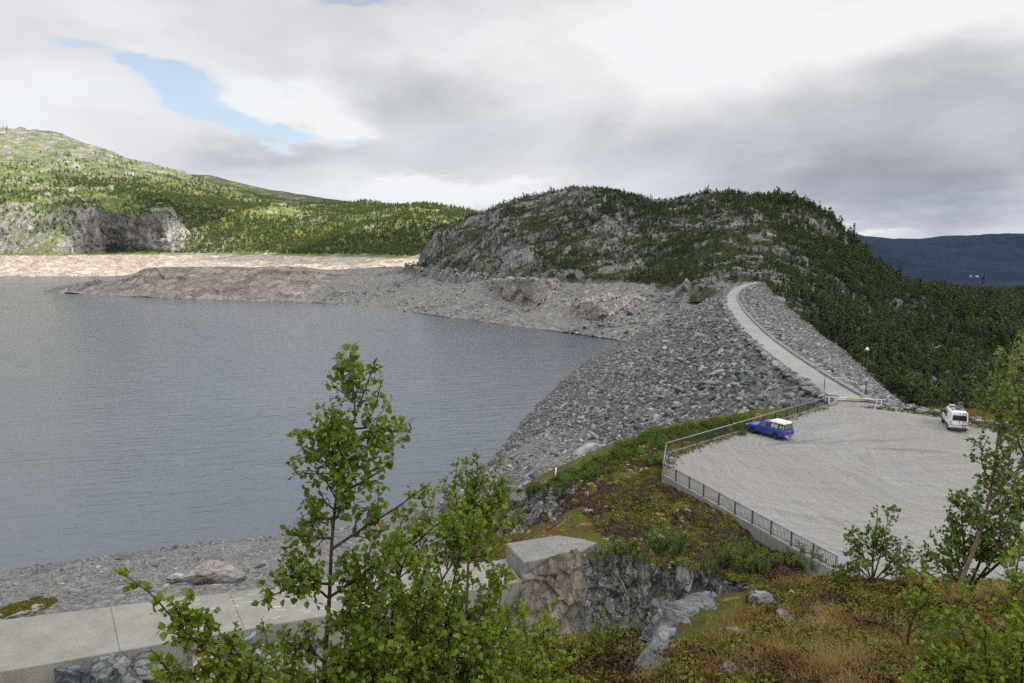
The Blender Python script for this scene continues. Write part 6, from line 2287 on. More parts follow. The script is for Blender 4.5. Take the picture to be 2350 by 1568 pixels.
def grow(name, label, base_pt, stems, leaf=.042, mat='leaf', bark='bark', seed=1, twig=.22, dens=1.0, side=.35, sidegap=.10, r0=.014, cat='tree', group=None, bare=0.0, up=.55):
    """stems: list of (points in world, thickness, leafy from fraction)"""
    r = np.random.default_rng(seed)
    segs, tw = [], []
    B, D, Nn, Sz = [], [], [], []

    def add_twig(p, d, L, rad):
        d = d / np.linalg.norm(d)
        k = 4
        mid_ = p + d * L * .5 + r.normal(size=3) * L * .07
        end = p + d * L + np.array([0, 0, -.04 * L]) + r.normal(size=3) * L * .08
        pts = np.array([p, mid_, end])
        pts = resample(pts, k)
        tw.append((pts, np.linspace(rad, rad * .35, k)))
        m = max(4, int(L / (leaf * .36) * dens))
        for j in range(m):
            f = .18 + .82 * (j + r.random() * .6) / m
            q = pts[0] * (1 - f) + pts[-1] * f + (pts[1] - (pts[0] * .67 + pts[-1] * .33)) * (1 - abs(2 * f - 1))
            dd = d * .35 + r.normal(size=3) * .75 + np.array([0, 0, -.10])
            B.append(q)
            D.append(dd)
            Nn.append(np.array([0, 0, 1.0]) * .8 + r.normal(size=3) * .65)
            Sz.append(leaf * 1.12 * r.uniform(.6, 1.18) * (1.0 if f < .9 else .7))
    for pts, rad, lf in stems:
        L = np.linalg.norm(np.diff(pts, axis=0), axis=1).sum()
        k = max(6, int(L / .06))
        p = spline(np.array(pts), k)
        segs.append((p, np.linspace(rad, max(.0022, rad * .16), k)))
        t = np.gradient(p, axis=0)
        t /= np.linalg.norm(t, axis=1, keepdims=True) + 1e-9
        s_ = lf * L
        while s_ < L:
            i = min(k - 1, int(s_ / L * (k - 1)))
            f = s_ / L
            ax = t[i]
            q = r.normal(size=3)
            q -= q.dot(ax) * ax
            q /= np.linalg.norm(q)
            d = q * .9 + ax * .55 + np.array([0, 0, up * .45])
            Ls = side * (1.12 - f * .85) * r.uniform(.55, 1.25)
            if Ls > twig * .75:
                d = d / np.linalg.norm(d)
                e = p[i] + d * Ls * .55
                e2 = e + (d * .7 + np.array([0, 0, up * .55]) + r.normal(size=3) * .15) * Ls * .5
                sp = resample(np.array([p[i], e, e2]), 6)
                segs.append((sp, np.linspace(rad * .34 * (1 - f * .5) + .0015, .0018, 6)))
                ts_ = np.gradient(sp, axis=0)
                for g_ in np.linspace(.25, 1, max(4, int(Ls / (twig * .26)))):
                    ii = min(5, int(g_ * 5))
                    q2 = r.normal(size=3)
                    add_twig(sp[ii], q2 * .6 + ts_[ii] / (np.linalg.norm(ts_[ii]) + 1e-9) * .8 + np.array([0, 0, .2]), twig * r.uniform(.45, 1.0) * (1.1 - .4 * g_), .0022)
            else:
                add_twig(p[i], d, max(twig * .4, min(twig, Ls)) * r.uniform(.6, 1.1), .002)
            s_ += sidegap * .62 * r.uniform(.6, 1.4)
        add_twig(p[-2], t[-1], twig * .5, .002)
    o = thing(name, label, cat, base_pt, 0, group)
    off = np.array(base_pt)
    V, F = tubes_np(segs, 7)
    link('trunk', make_mesh('trunk', V - off, F, M[bark]), o)
    TV, TF = tubes_np(tw, 3)
    B, D, Nn, Sz = map(np.array, (B, D, Nn, Sz))
    if bare:
        kp = r.random(len(B)) > bare
        B, D, Nn, Sz = B[kp], D[kp], Nn[kp], Sz[kp]
    LV, LF, LT = leaves_mesh('foliage', B - off, D, Nn, Sz, None, r)
    me = make_mesh('foliage', np.concatenate([LV, TV - off]), np.concatenate([LF, TF + len(LV)]), [M[mat], M['bark']], False,
                   np.concatenate([LT, np.zeros(len(TF))]), np.r_[np.zeros(len(LF)), np.ones(len(TF))])
    link('foliage', me, o)
    return len(B)


def px(line, Z, dz=None):
    Z = np.broadcast_to(np.asarray(Z, float), (len(line),)) if np.ndim(Z) == 0 else np.interp(np.linspace(0, 1, len(line)), np.linspace(0, 1, len(Z)), Z)
    return np.array([Pm(u, v, z_) for (u, v), z_ in zip(line, Z)])


tot = 0
Z = 3.3
tot += grow('birch_tree', 'tall young birch rising against the lake with a thin dark trunk and twin tip', Pm(735, 1760, Z), [
    (px([(735, 1760), (745, 1520), (757, 1370), (760, 1250), (770, 1150), (788, 1030), (818, 945), (842, 885), (864, 822)], Z), .016, .62),
    (px([(815, 945), (808, 880), (812, 818)], Z), .005, .1),
    (px([(785, 1050), (765, 990), (762, 930)], [Z, Z - .1]), .006, .15),
    (px([(805, 985), (850, 985), (905, 968), (938, 985)], [Z, Z + .1]), .006, .2),
    (px([(778, 1100), (745, 1060), (722, 1040)], [Z, Z + .12]), .006, .15),
    (px([(772, 1140), (820, 1110), (880, 1085), (905, 1050)], [Z, Z - .15]), .007, .15),
    (px([(790, 1020), (830, 1010), (870, 1050)], [Z, Z - .15]), .006, .1),
    (px([(766, 1190), (725, 1190), (690, 1205)], [Z, Z - .1]), .007, .25),
    (px([(762, 1235), (715, 1240), (672, 1215)], [Z, Z + .15]), .007, .25),
    (px([(760, 1262), (825, 1215), (890, 1185), (950, 1135), (988, 1108)], [Z, Z + .1]), .009, .25),
    (px([(757, 1340), (690, 1330), (640, 1360), (592, 1383)], [Z, Z - .2]), .008, .25),
    (px([(757, 1375), (705, 1325), (655, 1310), (622, 1315)], [Z, Z - .1]), .007, .3),
    (px([(757, 1370), (820, 1330), (885, 1275), (950, 1235)], [Z, Z - .1]), .008, .2),
    (px([(748, 1450), (800, 1400), (850, 1370), (890, 1330)], [Z, Z - .2]), .008, .2),
    (px([(745, 1520), (690, 1470), (640, 1450)], [Z, Z + .1]), .008, .2),
    (px([(742, 1580), (800, 1520), (850, 1490)], [Z, Z - .2]), .008, .2),
], .037, 'leaf', seed=1, twig=.14, side=.20, sidegap=.038)
Z = 2.9
tot += grow('birch_tree', 'low birch branch arching out over the pale weir at the lower left', Pm(720, 1720, Z), [
    (px([(720, 1720), (610, 1590), (540, 1545), (470, 1485), (405, 1440), (365, 1380), (335, 1335), (300, 1315), (262, 1308)], Z), .010, .30),
    (px([(470, 1485), (440, 1440), (468, 1395)], [Z, Z - .1]), .005, .2),
    (px([(405, 1440), (420, 1400), (385, 1375)], [Z, Z - .1]), .005, .2),
    (px([(540, 1545), (520, 1490), (540, 1440)], [Z, Z + .1]), .005, .3),
    (px([(610, 1590), (520, 1570), (440, 1540), (380, 1530)], [Z, Z - .2]), .006, .25),
    (px([(600, 1640), (500, 1600), (400, 1575), (340, 1560)], [Z, Z - .3]), .006, .25),
    (px([(640, 1640), (600, 1560), (590, 1500)], [Z, Z]), .006, .25),
    (px([(700, 1700), (640, 1560), (610, 1480), (600, 1420)], [Z, Z + .2]), .006, .25),
    (px([(560, 1680), (470, 1600), (400, 1560), (345, 1490)], [Z, Z - .2]), .006, .25),
    (px([(660, 1700), (560, 1620), (480, 1590), (440, 1580)], [Z, Z - .4]), .006, .25),
], .036, 'leaf', seed=2, twig=.10, side=.13, sidegap=.04)
Z = 3.7
tot += grow('birch_bush', 'dense leafy birch bush at the lower centre hiding the end of the weir', Pm(960, 1800, Z), [
    (px([(900, 1780), (905, 1560), (895, 1400), (930, 1270), (980, 1190), (1000, 1118)], [Z, Z, Z + .2]), .014, .2),
    (px([(930, 1780), (950, 1560), (985, 1380), (1040, 1280), (1100, 1225), (1182, 1188)], [Z, Z - .1, Z + .3]), .014, .2),
    (px([(980, 1780), (1030, 1560), (1090, 1420), (1120, 1340), (1168, 1300)], [Z, Z - .2, Z]), .012, .2),
    (px([(870, 1780), (840, 1580), (800, 1470), (775, 1420)], [Z, Z - .3]), .012, .2),
    (px([(880, 1760), (860, 1560), (865, 1450), (880, 1380)], [Z, Z - .4]), .010, .2),
    (px([(960, 1760), (965, 1560), (955, 1440), (960, 1350), (985, 1290)], [Z, Z - .5]), .010, .2),
    (px([(1000, 1780), (1060, 1600), (1130, 1500), (1150, 1420)], [Z, Z - .3]), .010, .2),
    (px([(820, 1780), (760, 1600), (700, 1560), (650, 1540)], [Z, Z - .4]), .010, .2),
    (px([(780, 1780), (700, 1650), (600, 1600), (520, 1580)], [Z, Z - .5]), .010, .2),
    (px([(1040, 1780), (1130, 1620), (1200, 1560), (1240, 1500), (1290, 1420)], [Z, Z + .1, Z + .3]), .010, .3),
    (px([(1040, 1780), (1120, 1660), (1180, 1600), (1210, 1560)], [Z, Z - .3]), .010, .2),
    (px([(930, 1270), (960, 1240), (1030, 1180)], [Z + .1, Z]), .007, .1),
    (px([(1000, 1780), (1010, 1500), (1040, 1330), (1070, 1220), (1062, 1150)], [Z, Z + .1, Z + .3]), .012, .2),
    (px([(860, 1780), (850, 1500), (850, 1360), (870, 1290), (905, 1230)], [Z, Z + .1, Z + .3]), .012, .2),
    (px([(1040, 1280), (1090, 1290), (1140, 1260)], [Z + .1, Z - .1]), .007, .1),
    (px([(900, 1700), (910, 1600), (900, 1500), (920, 1440)], [Z - .5, Z - .6]), .009, .2),
    (px([(1010, 1700), (1020, 1600), (1050, 1520), (1060, 1460)], [Z - .4, Z - .6]), .009, .2),
    (px([(1060, 1780), (1110, 1560), (1130, 1440), (1160, 1360), (1150, 1300)], [Z, Z + .2]), .010, .2),
    (px([(1020, 1780), (1070, 1600), (1100, 1500), (1120, 1430)], [Z, Z - .5]), .010, .2),
    (px([(900, 1780), (870, 1600), (830, 1520), (800, 1500)], [Z - .2, Z - .5]), .010, .2),
    (px([(860, 1780), (780, 1640), (720, 1600), (680, 1580)], [Z - .2, Z - .6]), .010, .2),
    (px([(950, 1700), (1000, 1500), (1040, 1400), (1055, 1320)], [Z, Z + .2]), .010, .2),
], .038, 'leaf', seed=3, twig=.15, side=.30, sidegap=.06)
Z = 7.4
tot += grow('birch_tree', 'airy young birch standing behind the bush, against the lake and riprap', Pm(1070, 1420, Z), [
    (px([(1070, 1420), (1076, 1260), (1086, 1150), (1098, 1075), (1092, 1040)], Z), .018, .35),
    (px([(1078, 1240), (1110, 1160), (1132, 1105), (1150, 1062)], [Z, Z + .2]), .010, .2),
    (px([(1078, 1250), (1050, 1170), (1042, 1110), (1050, 1060)], [Z, Z - .2]), .010, .2),
    (px([(1084, 1160), (1068, 1100), (1070, 1052)], [Z, Z]), .007, .1),
    (px([(1072, 1300), (1120, 1230), (1165, 1190), (1210, 1185)], [Z, Z + .2]), .009, .3),
    (px([(1098, 1180), (1130, 1140), (1165, 1120)], [Z, Z + .2]), .006, .1),
], .046, 'leaf', seed=4, twig=.20, side=.32, sidegap=.075)
Z = 8.6
tot += grow('birch_bush', 'small birch bush in the gully in front of the dark rock face', Pm(1390, 1640, Z), [
    (px([(1390, 1640), (1395, 1520), (1408, 1450), (1392, 1396)], Z), .014, .15),
    (px([(1385, 1640), (1350, 1540), (1360, 1470), (1370, 1420)], [Z, Z + .2]), .012, .2),
    (px([(1400, 1640), (1430, 1540), (1440, 1490), (1455, 1455)], [Z, Z - .2]), .012, .2),
    (px([(1400, 1640), (1450, 1580), (1462, 1530)], [Z, Z - .3]), .012, .2),
    (px([(1380, 1640), (1320, 1580), (1300, 1540)], [Z, Z - .3]), .012, .2),
    (px([(1395, 1660), (1385, 1580), (1380, 1530)], [Z - .4, Z - .6]), .012, .2),
], .046, 'leaf', seed=5, twig=.2, side=.34, sidegap=.08)
Z = 6.2
tot += grow('birch_bush', 'slim birch sapling at the lower middle in front of the tan rock buttress', Pm(1245, 1700, Z), [
    (px([(1245, 1700), (1250, 1560), (1240, 1480), (1262, 1400), (1285, 1372)], Z), .012, .25),
    (px([(1248, 1620), (1215, 1520), (1205, 1440), (1190, 1380)], [Z, Z - .1]), .010, .2),
    (px([(1250, 1600), (1290, 1510), (1300, 1450)], [Z, Z + .2]), .010, .2),
    (px([(1240, 1680), (1180, 1600), (1150, 1540)], [Z, Z - .3]), .010, .2),
    (px([(1255, 1680), (1310, 1600), (1330, 1560)], [Z, Z - .3]), .010, .2),
    (px([(1230, 1680), (1120, 1620), (1060, 1590)], [Z, Z - .5]), .010, .2),
], .045, 'leaf', seed=6, twig=.18, side=.28, sidegap=.07)
# right hand group
Z = 7.0
tot += grow('birch_tree', 'birch with a pink peeling trunk leaning before the car park, at the right', Pm(2200, 1345, Z), [
    (px([(2200, 1345), (2238, 1255), (2268, 1160), (2283, 1070), (2292, 990), (2303, 910), (2318, 830), (2330, 775)], Z), .023, .40),
    (px([(2303, 910), (2330, 860), (2345, 800), (2352, 760)], [Z, Z + .2]), .016, .1),
    (px([(2296, 960), (2280, 900), (2290, 860)], [Z, Z - .2]), .012, .3),
    (px([(2290, 1010), (2325, 960), (2355, 930), (2400, 880)], [Z, Z - .2]), .020, .2),
    (px([(2283, 1070), (2320, 1030), (2350, 1005), (2410, 960)], [Z, Z + .3]), .020, .2),
    (px([(2276, 1110), (2252, 1070), (2248, 1035), (2265, 1008)], [Z, Z - .3]), .012, .35),
    (px([(2270, 1150), (2320, 1090), (2370, 1050), (2440, 1030)], [Z, Z - .4]), .018, .2),
    (px([(2262, 1180), (2310, 1150), (2360, 1120)], [Z, Z + .3]), .018, .2),
    (px([(2296, 960), (2330, 1000), (2345, 1050)], [Z, Z - .3]), .012, .2),
    (px([(2310, 870), (2335, 900), (2350, 960)], [Z, Z - .2]), .010, .1),
    (px([(2250, 1220), (2225, 1180), (2215, 1130)], [Z, Z - .2]), .012, .2),
    (px([(2283, 1070), (2310, 1100), (2330, 1150)], [Z, Z - .5]), .012, .15),
    (px([(2300, 930), (2275, 960), (2262, 985)], [Z, Z - .3]), .008, .15),
    (px([(2262, 1180), (2290, 1230), (2320, 1260)], [Z, Z - .5]), .012, .15),
], .046, 'leaf_dark', 'bark_pink', seed=7, twig=.20, side=.30, sidegap=.10, dens=.8)
Z = 7.4
tot += grow('birch_tree', 'bushy dark leaved birch left of the pink trunk, over the car park edge', Pm(2215, 1355, Z), [
    (px([(2215, 1355), (2195, 1270), (2185, 1210), (2178, 1165)], Z), .018, .3),
    (px([(2215, 1355), (2215, 1260), (2205, 1190), (2212, 1130)], [Z, Z - .2]), .018, .3),
    (px([(2220, 1355), (2258, 1270), (2250, 1190), (2240, 1120)], [Z, Z - .3]), .018, .3),
    (px([(2215, 1355), (2170, 1300), (2140, 1265)], [Z, Z + .1]), .014, .3),
    (px([(2225, 1355), (2290, 1270), (2300, 1200), (2290, 1140)], [Z, Z - .4]), .018, .3),
    (px([(2225, 1350), (2320, 1270), (2345, 1190), (2340, 1110)], [Z, Z - .6]), .018, .3),
    (px([(2210, 1350), (2180, 1320), (2120, 1305)], [Z, Z - .3]), .012, .3),
], .048, 'leaf_dark', seed=8, twig=.2, side=.36, sidegap=.075)
Z = 9.4
tot += grow('birch_bush', 'small twin topped birch alone in front of the car park gravel', Pm(2002, 1338, Z), [
    (px([(2002, 1338), (2003, 1270), (2010, 1215), (2015, 1170)], Z), .018, .25),
    (px([(2002, 1335), (2025, 1260), (2036, 1210), (2038, 1168)], [Z, Z - .1]), .014, .3),
    (px([(2000, 1335), (1980, 1270), (1965, 1230), (1946, 1215)], [Z, Z]), .014, .3),
    (px([(2000, 1335), (1970, 1300), (1942, 1262)], [Z, Z - .3]), .012, .3),
    (px([(2005, 1335), (2045, 1290), (2075, 1262), (2092, 1248)], [Z, Z - .2]), .014, .3),
    (px([(2005, 1335), (2050, 1315), (2095, 1288)], [Z, Z + .2]), .012, .3),
    (px([(2000, 1335), (1950, 1315), (1925, 1300)], [Z, Z + .2]), .010, .3),
], .060, 'leaf_dark', seed=9, twig=.24, side=.38, sidegap=.10, dens=.85)
Z = 5.0
tot += grow('birch_bush', 'big yellow green birch bush filling the lower right corner', Pm(2330, 1760, Z), [
    (px([(2310, 1760), (2300, 1580), (2310, 1440), (2330, 1330), (2345, 1230)], [Z, Z + .3]), .020, .25),
    (px([(2290, 1760), (2250, 1600), (2215, 1480), (2200, 1400), (2215, 1340)], [Z, Z + .4]), .018, .25),
    (px([(2280, 1760), (2200, 1620), (2150, 1520), (2110, 1470)], [Z, Z + .1]), .016, .25),
    (px([(2350, 1760), (2370, 1560), (2365, 1420), (2380, 1300)], [Z, Z + .2]), .020, .25),
    (px([(2330, 1760), (2290, 1620), (2260, 1520), (2262, 1440)], [Z, Z - .4]), .016, .25),
    (px([(2340, 1760), (2340, 1620), (2350, 1500), (2330, 1420)], [Z, Z - .5]), .016, .25),
    (px([(2300, 1760), (2200, 1660), (2120, 1600), (2065, 1560)], [Z, Z - .3]), .014, .25),
    (px([(2420, 1760), (2440, 1500), (2420, 1350), (2400, 1200)], [Z, Z + .5]), .020, .25),
    (px([(2330, 1760), (2260, 1680), (2180, 1650), (2120, 1640)], [Z - .4, Z - .7]), .014, .25),
], .046, 'leaf', seed=10, twig=.18, side=.36, sidegap=.07)
Z = 5.6
tot += grow('birch_bush', 'thin bent birch sapling with few leaves on the grassy knoll', Pm(2082, 1480, Z), [
    (px([(2082, 1480), (2084, 1440), (2092, 1405), (2110, 1385), (2140, 1372), (2165, 1360)], Z), .012, .35),
    (px([(2090, 1415), (2085, 1370), (2095, 1330), (2105, 1310)], [Z, Z + .3]), .007, .2),
    (px([(2120, 1382), (2135, 1350), (2128, 1320)], [Z, Z + .2]), .006, .2),
    (px([(2082, 1460), (2110, 1430), (2150, 1420), (2190, 1400)], [Z, Z - .2]), .007, .2),
    (px([(2100, 1470), (2150, 1450), (2200, 1440)], [Z, Z + .2]), .007, .2),
], .046, 'leaf', seed=11, twig=.15, side=.2, sidegap=.09)
Z = 6.0
tot += grow('birch_tree', 'tall yellow green birch at the right edge with leaves hiding its thin stem', Pm(2385, 1500, Z), [
    (px([(2385, 1500), (2380, 1350), (2372, 1200), (2366, 1050), (2358, 930), (2352, 840), (2352, 765)], Z), .022, .15),
    (px([(2362, 1200), (2335, 1130), (2325, 1080)], [Z, Z - .2]), .010, .15),
    (px([(2352, 1050), (2330, 1000), (2325, 940)], [Z, Z - .2]), .010, .15),
    (px([(2375, 1300), (2340, 1240), (2320, 1190)], [Z, Z - .2]), .010, .15),
    (px([(2380, 1380), (2330, 1330), (2300, 1290)], [Z, Z - .3]), .010, .15),
    (px([(2345, 930), (2325, 890), (2322, 850)], [Z, Z - .1]), .008, .15),
], .046, 'leaf_dark', seed=12, twig=.12, side=.12, sidegap=.11, dens=.7)
print('leaves', tot)

# ------------------------------------------------------------------ willow shrubs
def shrub_meshes(seed, n=26, h=1.0, w=.55, leaf=.10, mat='willow', per=34, spread=.55):
    r = np.random.default_rng(seed)
    segs, B, D, Nn, Sz = [], [], [], [], []
    for k in range(n):
        a, q = r.uniform(0, 6.28), r.random() ** .6
        b = np.array([math.cos(a) * q * w * .6, math.sin(a) * q * w * .6, -.1])
        L = h * r.uniform(.6, 1.08) * (1.1 - .35 * q)
        e = b + np.array([math.cos(a) * q * spread * L, math.sin(a) * q * spread * L, L + .1])
        m_ = (b + e) / 2 + r.normal(size=3) * .04
        p = resample(np.array([b, m_, e]), 5)
        segs.append((p, np.linspace(.008, .003, 5)))
        for j in range(per):
            f = .18 + .82 * r.random() ** .8
            c = b * (1 - f) + e * f + r.normal(size=3) * .02
            an = r.uniform(0, 6.28)
            B.append(c)
            D.append(np.array([math.cos(an), math.sin(an), .9]))
            Nn.append(np.array([math.cos(an), math.sin(an), 1.0]) + r.normal(size=3) * .4)
            Sz.append(leaf * r.uniform(.6, 1.2))
    V, F = tubes_np(segs, 3)
    return make_mesh('stems', V, F, M['bark']), leaves_mesh('foliage', np.array(B), np.array(D), np.array(Nn), np.array(Sz), mat, r, .34)


SH = [shrub_meshes(900 + k, 28, 1.0, .7, .12, 'willow') for k in range(3)]
SHG = [shrub_meshes(910 + k, 26, 1.0, .6, .13, 'willow_green') for k in range(3)]
r = np.random.default_rng(51)
willow_proto, green_proto = [], []


def shrub(label, u, v, s_, kind, k, group=None):
    st, fo = (SH if kind == 'w' else SHG)[k]
    assert ground_at(u, v)[1] > 30, (label, ground_at(u, v))
    o = thing('willow_shrub', label, 'shrub', ground_at(u, v), r.uniform(0, 6.28), group)
    o.scale = (s_[0], s_[0], s_[1])
    link('stems', st, o)
    f_ = link('foliage', fo, o)
    (willow_proto if kind == 'w' else green_proto).append(f_)
    return o


for u, v, a, b, kd, k, lb in [
        (1545, 1272, 2.3, 2.1, 'w', 0, 'largest grey green willow shrub on the moorland below the railing'),
        (1500, 1262, 1.6, 1.5, 'w', 1, 'grey green willow shrub joined to the left of the largest one'),
        (1700, 1302, 2.3, 2.2, 'w', 2, 'wide willow shrub next to purple heather under the railing wall'),
        (1630, 1310, 1.2, 1.4, 'w', 0, 'narrow willow shrub between the two widest shrubs'),
        (1655, 1295, 1.1, 1.3, 'w', 1, 'small willow shrub against the left flank of the wide shrub near the heather'),
        (1745, 1318, 1.2, 1.4, 'g', 0, 'bright green willow stem clump above the top of the dark rock face'),
        (1415, 1275, 1.5, 1.2, 'g', 1, 'low green shrub behind the right end of the concrete block'),
        (1462, 1290, 1.3, 1.1, 'w', 2, 'low willow shrub above the middle of the dark rock face'),
        (1375, 1285, 1.1, .8, 'g', 2, 'tiny green shrub at the tip of the concrete block'),
        (1838, 1302, 2.0, 1.6, 'g', 1, 'green shrub under the near end of the railing wall'),
        (1797, 1300, 1.5, 1.3, 'g', 0, 'green shrub left of the one under the railing end'),
        (1872, 1310, 1.3, 1.2, 'w', 0, 'low willow shrub at the foot of the railing end post'),
        (1497, 1068, 1.7, 1.2, 'g', 2, 'dark green shrub outside the yard corner railing'),
        (1450, 635, 6.0, 6.5, 'g', 1, 'round bright green bush at the foot of the hill above the gravel')]:
    shrub(lb, u, v, (a, b), kd, k)
# the willow thicket along the top of the bank
edge = np.array([(1215, 1125), (1290, 1092), (1350, 1066), (1400, 1042), (1440, 1018), (1480, 1000), (1540, 985), (1600, 972), (1660, 962), (1722, 950)], float)
pts, sc_ = [], []
e_ = resample(edge, 300)
for i in range(380):
    k = r.integers(0, 300)
    u, v = e_[k]
    dv = abs(r.normal()) * (16 if u > 1290 else 5)
    h, _ = pick(u + r.normal() * 6, v + 3 + dv)
    if h is None or h[1] > 100 * S:
        continue
    pts.append(h)
    s_ = r.uniform(.35, 1.0) * (1.0 if u > 1290 else .7) * (.75 + .5 * math.sin(u * .045) ** 2)
    sc_.append((s_ * 1.15, s_ * 1.15, s_ * .95))
n = len(pts)
scatter_stuff('willow_thicket', np.array(pts), np.stack([np.zeros(n), np.zeros(n), r.uniform(0, 6.28, n)], 1), np.array(sc_), r.integers(0, 5, n), green_proto[:3] + willow_proto[:2], 'green willow thicket along the bank between moorland and riprap')

# ------------------------------------------------------------------ ground cover
def tuft(seed, n, h, spread, mat, w=.02, lean=.6):
    """blades of grass from one root"""
    r_ = np.random.default_rng(seed)
    V, F = [], []
    for k in range(n):
        a, q = r_.uniform(0, 6.28), r_.random() ** .5 * spread * .5
        b = np.array([math.cos(a) * q, math.sin(a) * q, -.03])
        L = h * r_.uniform(.5, 1.15)
        a2 = a + r_.normal() * .8
        out_ = np.array([math.cos(a2), math.sin(a2), 0]) * r_.uniform(.1, 1) * lean * L
        s_ = np.array([-math.sin(a2), math.cos(a2), 0]) * w * r_.uniform(.6, 1.2)
        m_ = b + out_ * .35 + np.array([0, 0, L * .6])
        e = b + out_ + np.array([0, 0, L * (.95 - .3 * np.linalg.norm(out_) / L)])
        o_ = len(V)
        V += [b - s_, b + s_, m_ + s_ * .8, m_ - s_ * .8, e + s_ * .15, e - s_ * .15]
        F += [(o_, o_ + 1, o_ + 2, o_ + 3), (o_ + 3, o_ + 2, o_ + 4, o_ + 5)]
    t = r_.random(n)
    return make_mesh('tuft', np.array(V), np.array(F), M[mat], False, np.repeat(t, 2))


def cushion(seed, n, w, h, leaf, mat):
    """a low mound of tiny sprays"""
    r_ = np.random.default_rng(seed)
    d = r_.normal(size=(n, 3))
    d[:, 2] = np.abs(d[:, 2])
    d /= np.linalg.norm(d, axis=1, keepdims=True)
    C = d * np.array([w, w, h]) * (r_.random((n, 1)) ** .35) * (1 + .35 * vnoise(d * 2.5 + seed, seed)[:, None])
    V, F = leaf_quads(C, d + r_.normal(size=(n, 3)) * .5, leaf * r_.uniform(.6, 1.3, n), r_)
    return make_mesh('cushion', V, F, M[mat], False, r_.random(n))


def cover(name, label, meshes, pts, scl, seed):
    """unlinked copies are not possible, so the first few stand in the stuff object's own group"""
    r_ = np.random.default_rng(seed)
    n = len(pts)
    # baked: every tuft written into one mesh
    VV, FF, TT, o = [], [], [], 0
    base = []
    for me in meshes:
        v = np.zeros(len(me.vertices) * 3, np.float32)
        me.vertices.foreach_get('co', v)
        f = np.zeros(len(me.loops), np.int32)
        me.loops.foreach_get('vertex_index', f)
        t = np.zeros(len(me.polygons), np.float32)
        me.attributes['tint'].data.foreach_get('value', t)
        base.append((v.reshape(-1, 3), f.reshape(-1, 4), t))
    which = r_.integers(0, len(meshes), n)
    ang = r_.uniform(0, 6.28, n)
    for k, (v, f, t) in enumerate(base):
        m_ = which == k
        c, s_ = np.cos(ang[m_])[:, None], np.sin(ang[m_])[:, None]
        sx, szz = scl[m_][:, :1], scl[m_][:, 1:]
        x = (v[None, :, 0] * c - v[None, :, 1] * s_) * sx + pts[m_][:, :1]
        y = (v[None, :, 0] * s_ + v[None, :, 1] * c) * sx + pts[m_][:, 1:2]
        z = v[None, :, 2] * szz + pts[m_][:, 2:]
        q = np.stack([x, y, z], -1).reshape(-1, 3)
        nn = m_.sum()
        VV.append(q)
        FF.append((f[None] + (np.arange(nn) * len(v))[:, None, None]).reshape(-1, 4) + o)
        sh = r_.uniform(-.35, .35, (nn, 1))
        TT.append(np.clip(t[None] * .75 + .12 + sh, 0, .97).ravel())
        o += len(q)
        mat = meshes[k].materials[0]
    return link(name, make_mesh(name, np.concatenate(VV), np.concatenate(FF), mat, False, np.concatenate(TT)), label=label, kind='stuff')


def region(n, poly, r_, keep=None):
    """random spots of the photo's ground inside a polygon of pixels, spread evenly in the picture"""
    poly = np.array(poly, float)
    lo, hi = poly.min(0), poly.max(0)
    out = []
    tries = 0
    while len(out) < n and tries < n * 12:
        tries += 1
        u, v = r_.uniform(lo[0], hi[0]), r_.uniform(lo[1], hi[1])
        ins = False
        j = len(poly) - 1
        for i in range(len(poly)):
            if (poly[i, 1] > v) != (poly[j, 1] > v) and u < (poly[j, 0] - poly[i, 0]) * (v - poly[i, 1]) / (poly[j, 1] - poly[i, 1]) + poly[i, 0]:
                ins = not ins
            j = i
        if not ins:
            continue
        h, nn = pick(u, v)
        if h is None:
            continue
        if keep is not None and not keep(np.array(h), np.array(nn), u, v):
            continue
        out.append(np.array(h))
    return np.array(out)


def patchy(scale, thr, seed):
    return lambda p, nn, u, v: fbm((p / scale)[None], 3, seed)[0] > thr and abs(nn[2]) > .55


r = np.random.default_rng(61)
KN = [(1470, 1568), (1600, 1480), (1700, 1400), (1760, 1350), (1810, 1332), (2075, 1334), (2360, 1345), (2420, 1600), (2300, 1620), (1500, 1620)]
HE = [(1150, 1235), (1150, 1180), (1210, 1130), (1290, 1095), (1400, 1045), (1500, 1010), (1520, 1092), (1640, 1165), (1760, 1232), (1910, 1318), (1860, 1335), (1740, 1340), (1600, 1315), (1450, 1288), (1390, 1240), (1330, 1160)]


def sc2(n, lo, hi, flat=1.0):
    s_ = r.uniform(lo, hi, n)
    return np.stack([s_, s_ * flat * r.uniform(.8, 1.2, n)], 1)


p = region(1500, KN, r, patchy(.9, -.10, 301))
cover('grass', 'dry yellow grass tufts on the knoll', [tuft(700 + k, 30, .19, .16, 'grass_dry', .0028, .7) for k in range(4)], p, sc2(len(p), .5, 1.15), 1)
p = region(1300, KN, r, patchy(.55, -.02, 331))
cover('grass', 'pale straw grass clumps on the knoll', [tuft(705 + k, 34, .19, .14, 'grass_pale', .0026, .8) for k in range(3)], p, sc2(len(p), .5, 1.1), 23)
p = region(650, KN, r, patchy(.8, .05, 302))
cover('grass', 'green grass blades among the dry tufts on the knoll', [tuft(710 + k, 16, .18, .16, 'grass_green', .0032, .6) for k in range(3)], p, sc2(len(p), .5, 1.1), 2)
p = region(420, KN, r, patchy(.6, .12, 303))
cover('crowberry', 'dark brown crowberry mats on the knoll', [cushion(720 + k, 320, .22, .10, .013, 'crowberry') for k in range(3)], p, sc2(len(p), .5, 1.2), 3)
p = region(420, KN, r, patchy(.6, .1, 304))
cover('moss', 'green moss and bilberry cushions on the knoll', [cushion(730 + k, 320, .20, .12, .016, 'moss_green') for k in range(3)], p, sc2(len(p), .5, 1.2), 4)
p = region(130, KN, r, patchy(.4, .2, 305))
